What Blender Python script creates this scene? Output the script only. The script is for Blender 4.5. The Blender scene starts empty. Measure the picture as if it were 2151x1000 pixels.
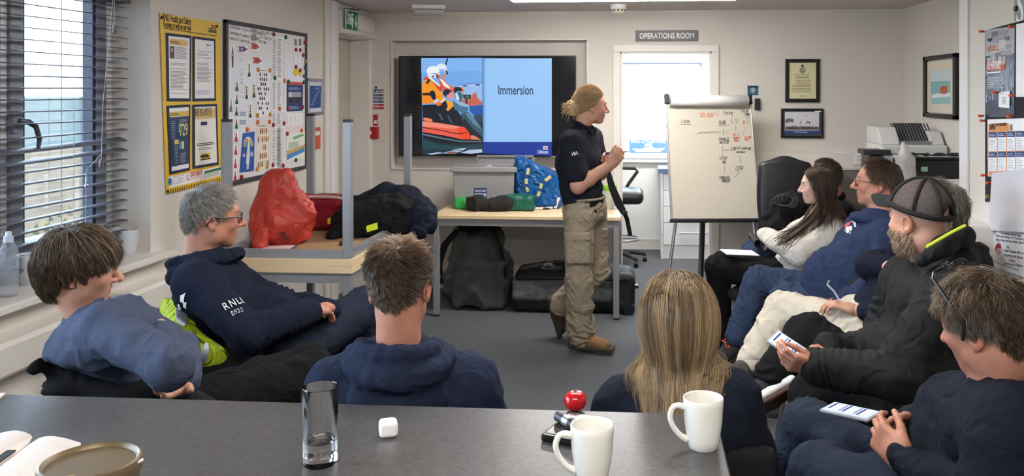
import bpy, math, random
import numpy as np
from mathutils import Vector, Matrix
random.seed(7); RNG = np.random.default_rng(7)
PI = math.pi
COL = bpy.context.scene.collection
# ------------------------------------------------------------------ camera maths (eye 1.655 m above the floor, room axes X right / Y deep / Z up)
F = 1820.; CX = 1200.; CY = 195.; EYE = 1.655; YAW = math.radians(4.5)
_c, _s = math.cos(YAW), math.sin(YAW)
def ray(x, y):
    u = (x-CX)/F; v = -(y-CY)/F
    return (_c*u-_s, _s*u+_c, v)
def onY(x, y, Y): d = ray(x, y); t = Y/d[1]; return Vector((d[0]*t, Y, EYE+d[2]*t))
def onX(x, y, X): d = ray(x, y); t = X/d[0]; return Vector((X, d[1]*t, EYE+d[2]*t))
def onZ(x, y, Z): d = ray(x, y); t = (Z-EYE)/d[2]; return Vector((d[0]*t, d[1]*t, Z))
def at(x, y, D): d = ray(x, y); return Vector((d[0]*D, d[1]*D, EYE+d[2]*D))
# ------------------------------------------------------------------ materials
MATS = {}
def mat(name, col=(.8,.8,.8), rough=.6, metal=0, noise=None, bump=None, emit=None, spec=.5, coat=0, trans=0, attr=False, sheen=0, stretch=None, ior=1.45, alpha=1, crease=None):
    if name in MATS: return MATS[name]
    m = bpy.data.materials.new(name); m.use_nodes = True
    nt = m.node_tree; N = nt.nodes; L = nt.links
    b = N['Principled BSDF']
    b.inputs['Roughness'].default_value = rough; b.inputs['Metallic'].default_value = metal
    b.inputs['Specular IOR Level'].default_value = spec; b.inputs['IOR'].default_value = ior
    if coat: b.inputs['Coat Weight'].default_value = coat; b.inputs['Coat Roughness'].default_value = .08
    if trans: b.inputs['Transmission Weight'].default_value = trans
    if sheen: b.inputs['Sheen Weight'].default_value = sheen; b.inputs['Sheen Roughness'].default_value = .5
    if alpha < 1: b.inputs['Alpha'].default_value = alpha
    c4 = (*col, 1)
    b.inputs['Base Color'].default_value = c4
    tc = N.new('ShaderNodeTexCoord'); mp = N.new('ShaderNodeMapping'); L.new(tc.outputs['Object'], mp.inputs['Vector'])
    if stretch: mp.inputs['Scale'].default_value = stretch
    src = None
    if attr:
        a = N.new('ShaderNodeAttribute'); a.attribute_name = 'Col'; src = a.outputs['Color']
    if noise:
        sc, amt = noise[0], noise[1]
        n = N.new('ShaderNodeTexNoise'); n.inputs['Scale'].default_value = sc; n.inputs['Detail'].default_value = 5
        n.inputs['Roughness'].default_value = .65
        L.new(mp.outputs[0], n.inputs['Vector'])
        r = N.new('ShaderNodeMapRange'); r.inputs['From Min'].default_value = .25; r.inputs['From Max'].default_value = .75
        r.inputs['To Min'].default_value = 1-amt; r.inputs['To Max'].default_value = 1+amt
        L.new(n.outputs['Fac'], r.inputs['Value'])
        mx = N.new('ShaderNodeMix'); mx.data_type = 'RGBA'; mx.blend_type = 'MULTIPLY'; mx.inputs[0].default_value = 1
        if src: L.new(src, mx.inputs[6])
        else: mx.inputs[6].default_value = c4
        L.new(r.outputs[0], mx.inputs[7]); src = mx.outputs[2]
    if src: L.new(src, b.inputs['Base Color'])
    if bump:
        n2 = N.new('ShaderNodeTexNoise'); n2.inputs['Scale'].default_value = bump[0]; n2.inputs['Detail'].default_value = 4
        L.new(mp.outputs[0], n2.inputs['Vector'])
        bp = N.new('ShaderNodeBump'); bp.inputs['Strength'].default_value = bump[1]; bp.inputs['Distance'].default_value = bump[2] if len(bump) > 2 else .002
        L.new(n2.outputs['Fac'], bp.inputs['Height']); L.new(bp.outputs[0], b.inputs['Normal'])
    if crease:   # fine folds of cloth
        n3 = N.new('ShaderNodeTexNoise'); n3.inputs['Scale'].default_value = crease[0]; n3.inputs['Detail'].default_value = 2; n3.inputs['Distortion'].default_value = 1.2
        L.new(tc.outputs['Object'], n3.inputs['Vector'])
        m1 = N.new('ShaderNodeMath'); m1.operation = 'SUBTRACT'; m1.inputs[1].default_value = .5; m2 = N.new('ShaderNodeMath'); m2.operation = 'ABSOLUTE'; m3 = N.new('ShaderNodeMath'); m3.operation = 'MULTIPLY'; m3.inputs[1].default_value = -5
        L.new(n3.outputs['Fac'], m1.inputs[0]); L.new(m1.outputs[0], m2.inputs[0]); L.new(m2.outputs[0], m3.inputs[0])
        b3 = N.new('ShaderNodeBump'); b3.inputs['Strength'].default_value = crease[1]; b3.inputs['Distance'].default_value = crease[2]; L.new(m3.outputs[0], b3.inputs['Height'])
        if bump: L.new(bp.outputs[0], b3.inputs['Normal'])
        L.new(b3.outputs[0], b.inputs['Normal'])
    if emit:
        b.inputs['Emission Color'].default_value = (*emit[0], 1); b.inputs['Emission Strength'].default_value = emit[1]
        if src and emit[0] == 'attr': pass
    MATS[name] = m; return m
def S(r, g, b):   # sRGB 0-255 -> linear
    f = lambda c: (c/255/12.92) if c/255 <= .04045 else ((c/255+.055)/1.055)**2.4
    return (f(r), f(g), f(b))
def flat(r, g, b, rough=.7, **k): return mat('ink_%d_%d_%d_%g' % (r, g, b, rough), S(r, g, b), rough, **k)
def glow(r, g, b, st=1.0):
    c = S(r, g, b); return mat('screen_light_%d_%d_%d_%g' % (r, g, b, st), (.01,.01,.01), .35, emit=(c, st))
def thin_glass(name, tint=(1,1,1), refl=.08, rough=.02):
    if name in MATS: return MATS[name]
    m = bpy.data.materials.new(name); m.use_nodes = True; nt = m.node_tree; N = nt.nodes; N.clear(); L = nt.links
    o = N.new('ShaderNodeOutputMaterial'); mx = N.new('ShaderNodeMixShader'); t = N.new('ShaderNodeBsdfTransparent'); g = N.new('ShaderNodeBsdfGlossy')
    t.inputs['Color'].default_value = (*tint, 1); g.inputs['Roughness'].default_value = rough
    fr = N.new('ShaderNodeFresnel'); fr.inputs['IOR'].default_value = 1.45
    ml = N.new('ShaderNodeMath'); ml.operation = 'MULTIPLY_ADD'; ml.inputs[1].default_value = .7; ml.inputs[2].default_value = refl*.3
    L.new(fr.outputs[0], ml.inputs[0]); L.new(ml.outputs[0], mx.inputs[0])
    L.new(t.outputs[0], mx.inputs[1]); L.new(g.outputs[0], mx.inputs[2]); L.new(mx.outputs[0], o.inputs['Surface'])
    MATS[name] = m; return m
# ------------------------------------------------------------------ objects
def tag(o, label=None, cat=None, group=None, kind=None):
    if label: o['label'] = label
    if cat: o['category'] = cat
    if group: o['group'] = group
    if kind: o['kind'] = kind
    return o
def empty(name, loc, label, cat, group=None, rz=0):
    o = bpy.data.objects.new(name, None); COL.objects.link(o); o.location = loc; o.rotation_euler = (0,0,rz); o.empty_display_size = .1
    return tag(o, label, cat, group)
def link(name, me, parent=None, world=True):
    o = bpy.data.objects.new(name, me); COL.objects.link(o)
    if parent is not None:
        o.parent = parent
        if world:     # geometry given in world coordinates
            o.matrix_parent_inverse = wm(parent).inverted()
    return o
def wm(o):
    m = Matrix.Translation(o.location) @ o.rotation_euler.to_matrix().to_4x4() @ Matrix.Diagonal((*o.scale, 1))
    if o.parent is not None: m = wm(o.parent) @ o.matrix_parent_inverse @ m
    return m
def copy_tree(o, parent=None):
    c = o.copy(); COL.objects.link(c); c.parent = parent
    if parent is not None: c.matrix_parent_inverse = o.matrix_parent_inverse.copy()
    for ch in list(o.children): copy_tree(ch, c)
    return c
def bevel(o, w, seg=2, ang=35):
    m = o.modifiers.new('Bevel', 'BEVEL'); m.width = w; m.segments = seg; m.limit_method = 'ANGLE'; m.angle_limit = math.radians(ang); m.harden_normals = False
    return o
class MB:
    """collects shapes, builds ONE mesh object"""
    def __init__(s): s.v = []; s.f = []; s.fm = []; s.fs = []; s.mats = []
    def mi(s, m):
        if m not in s.mats: s.mats.append(m)
        return s.mats.index(m)
    def add(s, vs, fs, m, smooth=False):
        n = len(s.v); s.v += [tuple(v) for v in vs]; k = s.mi(m)
        for f in fs: s.f.append([i+n for i in f]); s.fm.append(k); s.fs.append(smooth)
        return s
    def box(s, lo, hi, m, R=None, o=None):
        vs = [Vector((x, y, z)) for x in (lo[0], hi[0]) for y in (lo[1], hi[1]) for z in (lo[2], hi[2])]
        if R is not None:
            o = Vector(o) if o is not None else Vector((0,0,0)); vs = [R @ v + o for v in vs]
        return s.add(vs, [(0,1,3,2),(4,6,7,5),(0,4,5,1),(2,3,7,6),(0,2,6,4),(1,5,7,3)], m)
    def cyl(s, a, b, r, m, r2=None, seg=20, caps=True):
        a, b = Vector(a), Vector(b); r2 = r if r2 is None else r2
        d = (b-a).normalized(); u = d.orthogonal().normalized(); w = d.cross(u)
        vs = [p + (u*math.cos(t)+w*math.sin(t))*q for p, q in ((a, r), (b, r2)) for t in [2*PI*i/seg for i in range(seg)]]
        s.add(vs, [(i, (i+1) % seg, seg+(i+1) % seg, seg+i) for i in range(seg)], m, True)
        if caps:
            s.add(vs[:seg], [tuple(range(seg))[::-1]], m); s.add(vs[seg:], [tuple(range(seg))], m)
        return s
    def tube(s, pts, r, m, seg=10, caps=True, closed=False):
        pts = [Vector(p) for p in pts]; n = len(pts); rs = r if isinstance(r, (list, tuple)) else [r]*n
        u = None; vs = []
        for i, p in enumerate(pts):
            if closed: d = pts[(i+1) % n]-pts[i-1]
            else: d = pts[min(i+1, n-1)]-pts[max(i-1, 0)]
            d.normalize()
            u = d.orthogonal().normalized() if u is None else (u-d*u.dot(d)).normalized()
            w = d.cross(u)
            vs += [p+(u*math.cos(2*PI*k/seg)+w*math.sin(2*PI*k/seg))*rs[i] for k in range(seg)]
        fs = [(i*seg+k, i*seg+(k+1) % seg, ((i+1) % n)*seg+(k+1) % seg, ((i+1) % n)*seg+k) for i in range(n if closed else n-1) for k in range(seg)]
        s.add(vs, fs, m, True)
        if caps and not closed:
            s.add(vs[:seg], [tuple(range(seg))[::-1]], m); s.add(vs[-seg:], [tuple(range(seg))], m)
        return s
    def lathe(s, prof, c, m, seg=40, sx=1, sy=1, axis=None):
        c = Vector(c); vs = []; R = axis if axis is not None else Matrix.Identity(3)
        for r, z in prof: vs += [c + R @ Vector((r*sx*math.cos(2*PI*i/seg), r*sy*math.sin(2*PI*i/seg), z)) for i in range(seg)]
        fs = [(j*seg+i, j*seg+(i+1) % seg, (j+1)*seg+(i+1) % seg, (j+1)*seg+i) for j in range(len(prof)-1) for i in range(seg)]
        return s.add(vs, fs, m, True)
    def prism(s, poly, d, m):   # polygon of 3-D points pushed along d
        n = len(poly); d = Vector(d); vs = [Vector(p) for p in poly]+[Vector(p)+d for p in poly]
        s.add(vs, [tuple(range(n))[::-1], tuple(range(n, 2*n))]+[(i, (i+1) % n, n+(i+1) % n, n+i) for i in range(n)], m)
        return s
    def poly(s, pts, m): return s.add(pts, [tuple(range(len(pts)))], m)
    def build(s, name, parent=None, m=None, closed=False):
        me = bpy.data.meshes.new(name); me.from_pydata(s.v, [], s.f)
        for q in s.mats: me.materials.append(q)
        me.polygons.foreach_set('material_index', s.fm); me.polygons.foreach_set('use_smooth', s.fs)
        me.update()
        if closed:
            import bmesh
            bm = bmesh.new(); bm.from_mesh(me); bmesh.ops.remove_doubles(bm, verts=bm.verts[:], dist=1e-6); bmesh.ops.recalc_face_normals(bm, faces=bm.faces[:]); bm.to_mesh(me); bm.free()
        if any(s.fs): me.set_sharp_from_angle(angle=math.radians(40))
        return link(name, me, parent)
def box_obj(name, lo, hi, m, parent=None, bev=0):
    o = MB().box(lo, hi, m).build(name, parent)
    if bev: bevel(o, bev)
    return o
def rot(z=0, x=0, y=0): return (Matrix.Rotation(z, 3, 'Z') @ Matrix.Rotation(y, 3, 'Y') @ Matrix.Rotation(x, 3, 'X'))
def crv(P, R, n=5):
    P = [Vector(p) for p in P]; o = []; r = []
    for i in range(len(P)-1):
        p0, p1, p2, p3 = P[max(i-1,0)], P[i], P[i+1], P[min(i+2,len(P)-1)]
        for k in range(n):
            t = k/n; o.append(.5*((2*p1)+(p2-p0)*t+(2*p0-5*p1+4*p2-p3)*t*t+(3*p1-p0-3*p2+p3)*t**3)); r.append(R[i]+(R[i+1]-R[i])*t)
    return o+[P[-1]], r+[R[-1]]
def struct(o): o['kind'] = 'structure'; return o
# ------------------------------------------------------------------ lettering
def text(name, body, O, ux, uy, size, m, parent=None, align='CENTER', bold=0, space=1.0, depth=.0004, sx=1.0, shear=0, fit=None):
    """lettering laid on a plane: O = anchor, ux/uy = unit reading / up directions"""
    cu = bpy.data.curves.new(name, 'FONT'); cu.body = body; cu.size = size; cu.align_x = align; cu.align_y = 'CENTER'
    cu.extrude = depth; cu.offset = bold*size; cu.space_character = space; cu.resolution_u = 3; cu.shear = shear
    t = bpy.data.objects.new('tmp', cu); me = bpy.data.meshes.new_from_object(t)
    bpy.data.objects.remove(t); bpy.data.curves.remove(cu)
    if fit:
        xs = [v.co.x for v in me.vertices]; sx = fit/max(1e-6, max(xs)-min(xs))
    me.name = name; me.materials.clear(); me.materials.append(m)
    ux, uy = Vector(ux).normalized(), Vector(uy).normalized(); n = ux.cross(uy)
    M = Matrix((ux*sx, uy, n)).transposed().to_4x4(); M.translation = Vector(O)
    me.transform(M); me.update()
    return link(name, me, parent)
GL = {  # one-stroke marker letters on a 0..4 x 0..6 grid
'A':'0,0 2,6 4,0|1,2 3,2','B':'0,0 0,6 3,6 3,3.3 0,3.2 4,2 3,0 0,0','C':'4,5 2,6 0,4 0,2 2,0 4,1','D':'0,0 0,6 3,5 4,3 3,1 0,0','E':'4,6 0,6 0,0 4,0|0,3 3,3','F':'4,6 0,6 0,0|0,3 3,3',
'G':'4,5 2,6 0,3 2,0 4,1 4,3 2,3','H':'0,0 0,6|4,0 4,6|0,3 4,3','I':'2,0 2,6','J':'4,6 4,1 2,0 0,1','K':'0,0 0,6|4,6 0,3 4,0','L':'0,6 0,0 4,0','M':'0,0 0,6 2,3 4,6 4,0','N':'0,0 0,6 4,0 4,6',
'O':'2,6 0,4 0,2 2,0 4,2 4,4 2,6','P':'0,0 0,6 3,6 4,4.5 3,3 0,3','Q':'2,6 0,3 2,0 4,3 2,6|3,1 4,-1','R':'0,0 0,6 3,6 4,4.5 3,3 0,3 4,0','S':'4,5 2,6 0,5 1,3.4 3,2.8 4,1 2,0 0,1','T':'2,0 2,6|0,6 4,6',
'U':'0,6 0,1 2,0 4,1 4,6','V':'0,6 2,0 4,6','W':'0,6 1,0 2,4 3,0 4,6','X':'0,0 4,6|0,6 4,0','Y':'0,6 2,3 4,6|2,3 2,0','Z':'0,6 4,6 0,0 4,0',
'a':'4,3 2,4 0,2 2,0 4,2 4,4 4,0','c':'4,3.5 2,4 0,2 2,0 4,.6','d':'4,6 4,0 1,0 0,2 2,4 4,3','e':'0,2 4,2.4 3,4 1,4 0,2 1,0 4,.6','g':'4,3 2,4 0,2 2,0 4,2 4,4 4,-2 1,-2','h':'0,0 0,6|0,3 2,4 4,3 4,0','i':'2,0 2,4|2,5.4 2,5.8',
'l':'2,6 2,0','m':'0,0 0,4|0,3 1,4 2,3 2,0|2,3 3,4 4,3 4,0','n':'0,0 0,4|0,3 2,4 4,3 4,0','o':'2,4 0,2 2,0 4,2 2,4','p':'0,-2 0,4 3,4 4,2 3,0 0,.5','r':'0,0 0,4|0,3 2,4 4,3.6','s':'4,3.5 2,4 1,3 3,1.4 2,0 0,.5','t':'2,6 2,0 4,.4|0,4 4,4','u':'0,4 0,1 2,0 4,1|4,4 4,0','w':'0,4 1,0 2,3 3,0 4,4',
'0':'2,6 0,4 0,2 2,0 4,2 4,4 2,6','1':'1,5 2,6 2,0','2':'0,5 2,6 4,4.6 0,0 4,0','3':'0,6 4,6 2,3.6 4,2 2,0 0,1','7':'0,6 4,6 1,0','9':'4,4 2,6 0,4.4 2,3 4,4 3,0','8':'2,3.2 0,4.6 2,6 4,4.6 2,3.2 0,1.4 2,0 4,1.4 2,3.2','6':'4,6 0,3 1,0 4,1.4 2,3.4 0,2.4',
"'":'2,6 1.6,4.8','!':'2,6 2,2|2,.6 2,0','.':'1.6,0 2,.4','-':'.5,3 3.5,3'}
def strokes(mb, m, lines, w, P, wob=.25):
    """marker strokes: lines of (x,y) in a plane, P maps (x,y) -> 3-D"""
    for ln in lines:
        for (x0, y0), (x1, y1) in zip(ln[:-1], ln[1:]):
            dx, dy = x1-x0, y1-y0; l = math.hypot(dx, dy) or 1e-6; nx, ny = -dy/l*w/2, dx/l*w/2; ex, ey = dx/l*w*.4, dy/l*w*.4
            mb.poly([P(x0-ex+nx, y0-ey+ny), P(x0-ex-nx, y0-ey-ny), P(x1+ex-nx, y1+ey-ny), P(x1+ex+nx, y1+ey+ny)], m)
def scribble(mb, m, body, x, y, h, w, P, sx=1.0, slant=0.0, rise=0.0, jit=.12):
    """handwriting: x,y lower-left in plane units (y grows downward), h letter height"""
    k = h/6; cx = x
    for ch in body:
        if ch in GL:
            ls = []
            for st in GL[ch].split('|'):
                ls.append([(cx+(float(a)*sx+float(b)*slant+random.uniform(-jit, jit)*2)*k, y-rise*(cx-x)-(float(b)+random.uniform(-jit, jit)*2)*k) for a, b in (q.split(',') for q in st.split())])
            strokes(mb, m, ls, w, P)
        cx += k*(5.4*sx)
# ================================================================== THE ROOM
XL = -2.3; YB = 7.25; ZC = 2.34; XR = 2.15; XP = 1.74; YF = -2.2
M_wall = mat('wall_paint', S(212,206,198), .75, noise=(3, .015), bump=(180, .04, .001))
M_ceil = mat('ceiling_paint', S(200,193,190), .8, noise=(2, .03), bump=(120, .05, .001))
M_trim = mat('gloss_white_trim', S(222,217,210), .38)
M_upvc = mat('white_plastic_frame', S(225,224,224), .35)
M_carpet = mat('carpet', S(82,84,88), .95, noise=(95, .4), bump=(260, .8, .004))
M_lam = mat('speckled_worktop', S(74,72,71), .30, noise=(85, .5), bump=(300, .05, .0005))
M_dark = mat('black_plastic', S(26,26,28), .45)
M_grey = mat('grey_plastic', S(128,126,126), .5)
M_alu = mat('brushed_aluminium', S(178,180,184), .35, metal=.8)
M_steel = mat('grey_painted_steel', S(146,147,151), .42, metal=.25)
M_paper = mat('white_paper', S(232,230,228), .8)
M_white = mat('white_card', S(238,236,233), .6)
M_glass = thin_glass('window_glass')
M_black = mat('black_lacquer', S(20,18,18), .35)
# floor, ceiling
struct(MB().box((-2.75,YF-.1,-.1), (3.2,9.4,0), M_carpet).build('floor'))
struct(MB().box((-2.7,YF-.1,ZC), (3.2,9.4,ZC+.1), M_ceil).build('ceiling'))
# left wall, a 0.29 m thick wall with the window opening and the fire exit opening
WY0, WY1, WZ0, WZ1 = .9, 3.92, .895, 2.24
b = MB(); xo = XL-.29
b.box((xo,YF,0), (XL,WY0,ZC), M_wall).box((xo,WY0,0), (XL,WY1,WZ0-.02), M_wall).box((xo,WY0,WZ1), (XL,WY1,ZC), M_wall)
b.box((xo,WY1,0), (XL,6.4,ZC), M_wall).box((xo,6.4,2.13), (XL,7.2,ZC), M_wall).box((xo,7.2,0), (XL,YB+.15,ZC), M_wall)
struct(b.build('wall_left'))
# back wall with the recess for the screen and the doorway
b = MB(); y0, y1 = YB, YB+.15
RX0, RX1, RZ0, RZ1 = -2.098, -.439, 1.015, 2.098
DX0, DX1, DZ = -.165, .60, 2.0
b.box((XL,y0,0), (RX0,y1,ZC), M_wall).box((RX0,y0,0), (RX1,y1,RZ0), M_wall).box((RX0,y0,RZ1), (RX1,y1,ZC), M_wall).box((RX0,y0+.11,RZ0), (RX1,y1,RZ1), M_wall)
b.box((RX1,y0,0), (DX0,y1,ZC), M_wall).box((DX0,y0,DZ), (DX1,y1,ZC), M_wall).box((DX1,y0,0), (3.1,y1,ZC), M_wall)
struct(b.build('wall_back'))
b = MB()   # slim bead round the recess
for lo, hi in (((RX0-.012,y0-.012,RZ0-.012),(RX1+.012,y0,RZ0)), ((RX0-.012,y0-.012,RZ1),(RX1+.012,y0,RZ1+.012)), ((RX0-.012,y0-.012,RZ0),(RX0,y0,RZ1)), ((RX1,y0-.012,RZ0),(RX1+.012,y0,RZ1))): b.box(lo, hi, M_trim)
struct(b.build('trim_1'))
# right: alcove wall, and the nearer partition whose end makes the outside corner
struct(MB().box((XR,4.83,0), (XR+.1,YB,ZC), M_wall).build('wall_right'))
struct(MB().box((XP,YF,0), (XR+.1,4.83,ZC), M_wall).build('wall_partition'))
o = struct(MB().box((XP-.014,4.735,0), (XP,4.845,ZC), M_upvc).build('trim_2')); bevel(o, .004)
struct(MB().box((-2.7,YF-.1,0), (3.2,YF,ZC), M_wall).build('wall_front'))
# boxed ledge in front of the partition
b = MB(); prof = [(1.545,0),(1.545,.93),(1.60,1.0),(XP,1.0),(XP,0)]
b.prism([(x,4.40,z) for x, z in prof], (0,.55,0), M_trim)
o = struct(b.build('trim_3')); bevel(o, .006)
# window sill with nosing, and the dado trunking under it
b = MB(); b.prism([(x,.8,z) for x, z in [(-2.585,.875),(-2.585,.9),(-2.235,.9),(-2.222,.895),(-2.222,.875)]], (0,3.22,0), M_trim)
b.prism([(x,.8,z) for x, z in [(-2.3,.845),(-2.245,.86),(-2.245,.876),(-2.3,.876)]], (0,3.2,0), M_trim)
struct(b.build('trim_4'))
b = MB(); b.prism([(x,YF,z) for x, z in [(-2.3,.64),(-2.215,.655),(-2.2,.67),(-2.2,.765),(-2.215,.78),(-2.3,.79)]], (0,6.55,0), M_trim)
struct(b.build('trim_5'))
b = MB(); b.prism([(x,YF,z) for x, z in [(-2.3,.0),(-2.13,.0),(-2.13,.44),(-2.16,.47),(-2.3,.47)]], (0,6.0,0), M_trim)   # pipe boxing
b.box((-2.13,YF,.36), (-2.115,3.75,.375), M_grey); b.box((-2.13,YF,.32), (-2.115,3.75,.335), M_grey); b.box((-2.13,YF,.28), (-2.115,3.75,.295), M_grey)
struct(b.build('trim_6'))
# dado trunking on the back wall beyond the doorway, baseboards
b = MB()
b.prism([(.75,y,z) for y, z in [(YB,1.03),(YB-.055,1.045),(YB-.055,1.165),(YB,1.18)]], (1.4,0,0), M_trim)
b.box((.75,YB-.06,1.03), (XR,YB-.0,1.042), M_trim)
struct(b.build('trim_7'))
struct(MB().box((XL,YB-.016,0), (DX0-.06,YB,.11), M_trim).box((DX1+.06,YB-.016,0), (XR,YB,.11), M_trim).build('baseboard_back'))
struct(MB().box((XL,4.05,0), (XL+.016,6.3,.11), M_trim).build('baseboard_left'))
struct(MB().box((XP-.016,YF,0), (XP,4.4,.11), M_trim).build('baseboard_right'))
# doorway to the operations room: lining, architraves
b = MB()
for x0, x1 in ((DX0-.055,DX0+.005), (DX1-.005,DX1+.055)): b.box((x0,YB-.022,0), (x1,YB,DZ-.005), M_trim); b.box((x0,YB+.15,0), (x1,YB+.17,DZ-.005), M_trim)
b.box((DX0-.055,YB-.022,DZ-.005), (DX1+.055,YB,DZ+.055), M_trim)
b.box((DX0,YB-.005,0), (DX0+.022,YB+.155,DZ), M_trim).box((DX1-.022,YB-.005,0), (DX1,YB+.155,DZ), M_trim).box((DX0,YB-.005,DZ-.022), (DX1,YB+.155,DZ), M_trim)
o = struct(b.build('trim_8')); bevel(o, .004)
# fire exit door in the left wall (door_1) with its lining and closer housing
D1 = empty('door_1', (XL-.15, 6.8, 0), 'plain cream fire exit door set back in the left wall', None); D1['kind'] = 'structure'
o = MB().box((XL-.2,6.42,0), (XL-.155,7.2,2.12), mat('cream_door_paint', S(196,186,172), .5)).build('door_leaf', D1)
b = MB()
b.box((XL-.155,6.40,0), (XL+.02,6.43,2.13), M_trim).box((XL-.155,7.19,0), (XL+.02,7.215,2.13), M_trim).box((XL-.155,6.43,2.105), (XL+.02,7.19,2.13), M_trim)
b.box((XL,6.16,0), (XL+.022,6.24,ZC), M_trim).box((XL,6.24,0), (XL+.035,6.33,ZC), M_upvc).box((XL,6.33,0), (XL+.03,6.40,ZC), M_trim)
b.box((XL,7.2,0), (XL+.03,YB,2.2), M_trim)
bevel(b.build('door_frame', D1), .005)
b = MB(); b.prism([(XL+x,6.4,2.11+z) for x, z in ((0,0),(.05,0),(.065,.012),(.065,.03),(.05,.05),(.05,.17),(0,.18))], (0,.84,0), M_trim)
b.build('closer_housing', D1)
# window_1: dark and white framed side window
W1 = empty('window_1', (-2.53,2.4,.9), 'window with grey frames looking over a beach and the sea', None); W1['kind'] = 'structure'
M_fr = mat('grey_window_frame', S(132,137,146), .4); M_frd = mat('dark_window_gasket', S(26,34,52), .4)
def framebox(b, ya, yb, za, zb, w, xa, xb, m):
    b.box((xa,ya,za), (xb,ya+w,zb), m).box((xa,yb-w,za), (xb,yb,zb), m).box((xa,ya+w,za), (xb,yb-w,za+w), m).box((xa,ya+w,zb-w), (xb,yb-w,zb), m)
b = MB(); framebox(b, WY0, WY1, WZ0+.005, WZ1, .07, -2.56, -2.49, M_upvc)
b.box((-2.56,3.18,WZ0), (-2.49,3.24,WZ1), M_upvc).box((-2.56,2.0,WZ0), (-2.49,2.06,WZ1), M_upvc)
bevel(b.build('window_frame', W1), .006)
for ya, yb in ((3.235,3.855), (2.055,3.185)):
    b = MB(); framebox(b, ya, yb, .965, 2.17, .075, -2.54, -2.475, M_fr); framebox(b, ya+.07, yb-.07, 1.03, 2.105, .02, -2.535, -2.48, M_frd)
    bevel(b.build('casement', W1), .005)
    MB().box((-2.512,ya+.08,1.04), (-2.506,yb-.08,2.1), M_glass).build('pane', W1)
b = MB(); h0 = onX(38,262,-2.46); b.box((-2.475,h0.y-.03,h0.z-.03), (-2.455,h0.y+.02,h0.z+.04), M_fr)
b.tube([(-2.45,h0.y-.005,h0.z+.015), (-2.43,h0.y+.02,h0.z+.01), (-2.425,h0.y+.055,h0.z-.01), (-2.425,h0.y+.075,h0.z-.06), (-2.425,h0.y+.068,h0.z-.1)], [.012,.012,.011,.010,.007], mat('dark_grey_metal', S(72,76,84), .4, metal=.4))
b.build('window_handle', W1)
# ------------------------------------------------------------------ operations room beyond the doorway
OX0, OX1, OY = -.9, 2.6, 9.2
M_owall = mat('cool_white_paint', S(222,222,220), .7, noise=(3,.015))
OWX0, OWX1, OWZ0, OWZ1 = -.32, .66, .95, 2.10
b = MB(); b.box((OX0,OY,0), (OWX0,OY+.2,ZC), M_owall).box((OWX1,OY,0), (OX1,OY+.2,ZC), M_owall).box((OWX0,OY,0), (OWX1,OY+.2,OWZ0), M_owall).box((OWX0,OY,OWZ1), (OWX1,OY+.2,ZC), M_owall)
struct(b.build('wall_far'))
struct(MB().box((OX0-.1,YB+.15,0), (OX0,OY+.2,ZC), M_owall).box((OX1,YB+.15,0), (OX1+.1,OY+.2,ZC), M_owall).build('wall_side'))
struct(MB().box((OX0,OY-.016,0), (OX1,OY,.1), M_trim).box((OX0,OY-.02,.1), (OX1,OY,.112), M_trim).build('baseboard_far'))
W2 = empty('window_2', (.17,OY+.1,.95), 'bright window of the operations room beyond the doorway', None); W2['kind'] = 'structure'
b = MB()
def fb2(b, xa, xb, za, zb, w, ya, yb, m): b.box((xa,ya,za), (xa+w,yb,zb), m).box((xb-w,ya,za), (xb,yb,zb), m).box((xa+w,ya,za), (xb-w,yb,za+w), m).box((xa+w,ya,zb-w), (xb-w,yb,zb), m)
fb2(b, OWX0, OWX1, OWZ0, OWZ1, .035, OY+.06, OY+.13, M_upvc); b.box((OWX0-.02,OY-.04,OWZ0-.03), (OWX1+.02,OY+.08,OWZ0), M_trim)
bevel(b.build('window_frame', W2), .004)
MB().box((OWX0+.03,OY+.09,OWZ0+.03), (OWX1-.03,OY+.096,OWZ1-.03), M_glass).build('pane', W2)
b = MB(); b.box((OWX0+.02,OY-.02,OWZ1-.13), (OWX1-.0,OY+.05,OWZ1+.02), mat('pale_blind_fabric', S(214,220,232), .8)); b.box((OWX0+.03,OY-.005,OWZ1-.145), (OWX1-.01,OY+.01,OWZ1-.13), mat('blind_bar', S(120,136,170), .5))
tag(b.build('roller_blind'), 'rolled up pale blind at the top of the operations room window', 'blind')
# ------------------------------------------------------------------ outside
M_sea = mat('sea_water', (.058,.078,.080), .9, spec=0, noise=(.25,.12), bump=(.8,.3,.3), stretch=(1,.25,1))
M_sand = mat('shingle_beach', (.090,.076,.058), .95, spec=0, noise=(.6,.35)); M_grass = mat('beach_grass', (.055,.062,.024), .95, spec=0, noise=(2.5,.35))
struct(MB().box((-900,-500,-1.75), (-36,700,-1.7), M_sea).build('sea'))
b = MB(); nx, ny = 30, 40; gv = []; random.seed(3)
for i in range(nx+1):
    for j in range(ny+1):
        x = -2.9-34*(i/nx)**1.3; y = -8+75*j/ny; gv.append((x, y, -1.05-.68*(i/nx)+.06*math.sin(x*1.1+y*.7)+random.uniform(-.012,.012)))
b.add(gv, [(i*(ny+1)+j, i*(ny+1)+j+1, (i+1)*(ny+1)+j+1, (i+1)*(ny+1)+j) for i in range(nx) for j in range(ny)], M_sand, True)
struct(b.build('beach_ground'))
b = MB(); random.seed(5)
for k in range(900):
    x = -random.uniform(6,15); y = random.uniform(6,26)
    if math.sin(x*.9)+math.sin(y*.55+x*.3) < .1: continue
    a = random.uniform(0,PI); h = random.uniform(.15,.4); w = random.uniform(.06,.16); z = -1.25-.02*abs(x)
    b.add([(x-w*math.cos(a),y-w*math.sin(a),z), (x+w*math.cos(a),y+w*math.sin(a),z), (x+random.uniform(-.1,.1),y+random.uniform(-.1,.1),z+h)], [(0,1,2)], M_grass)
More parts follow.
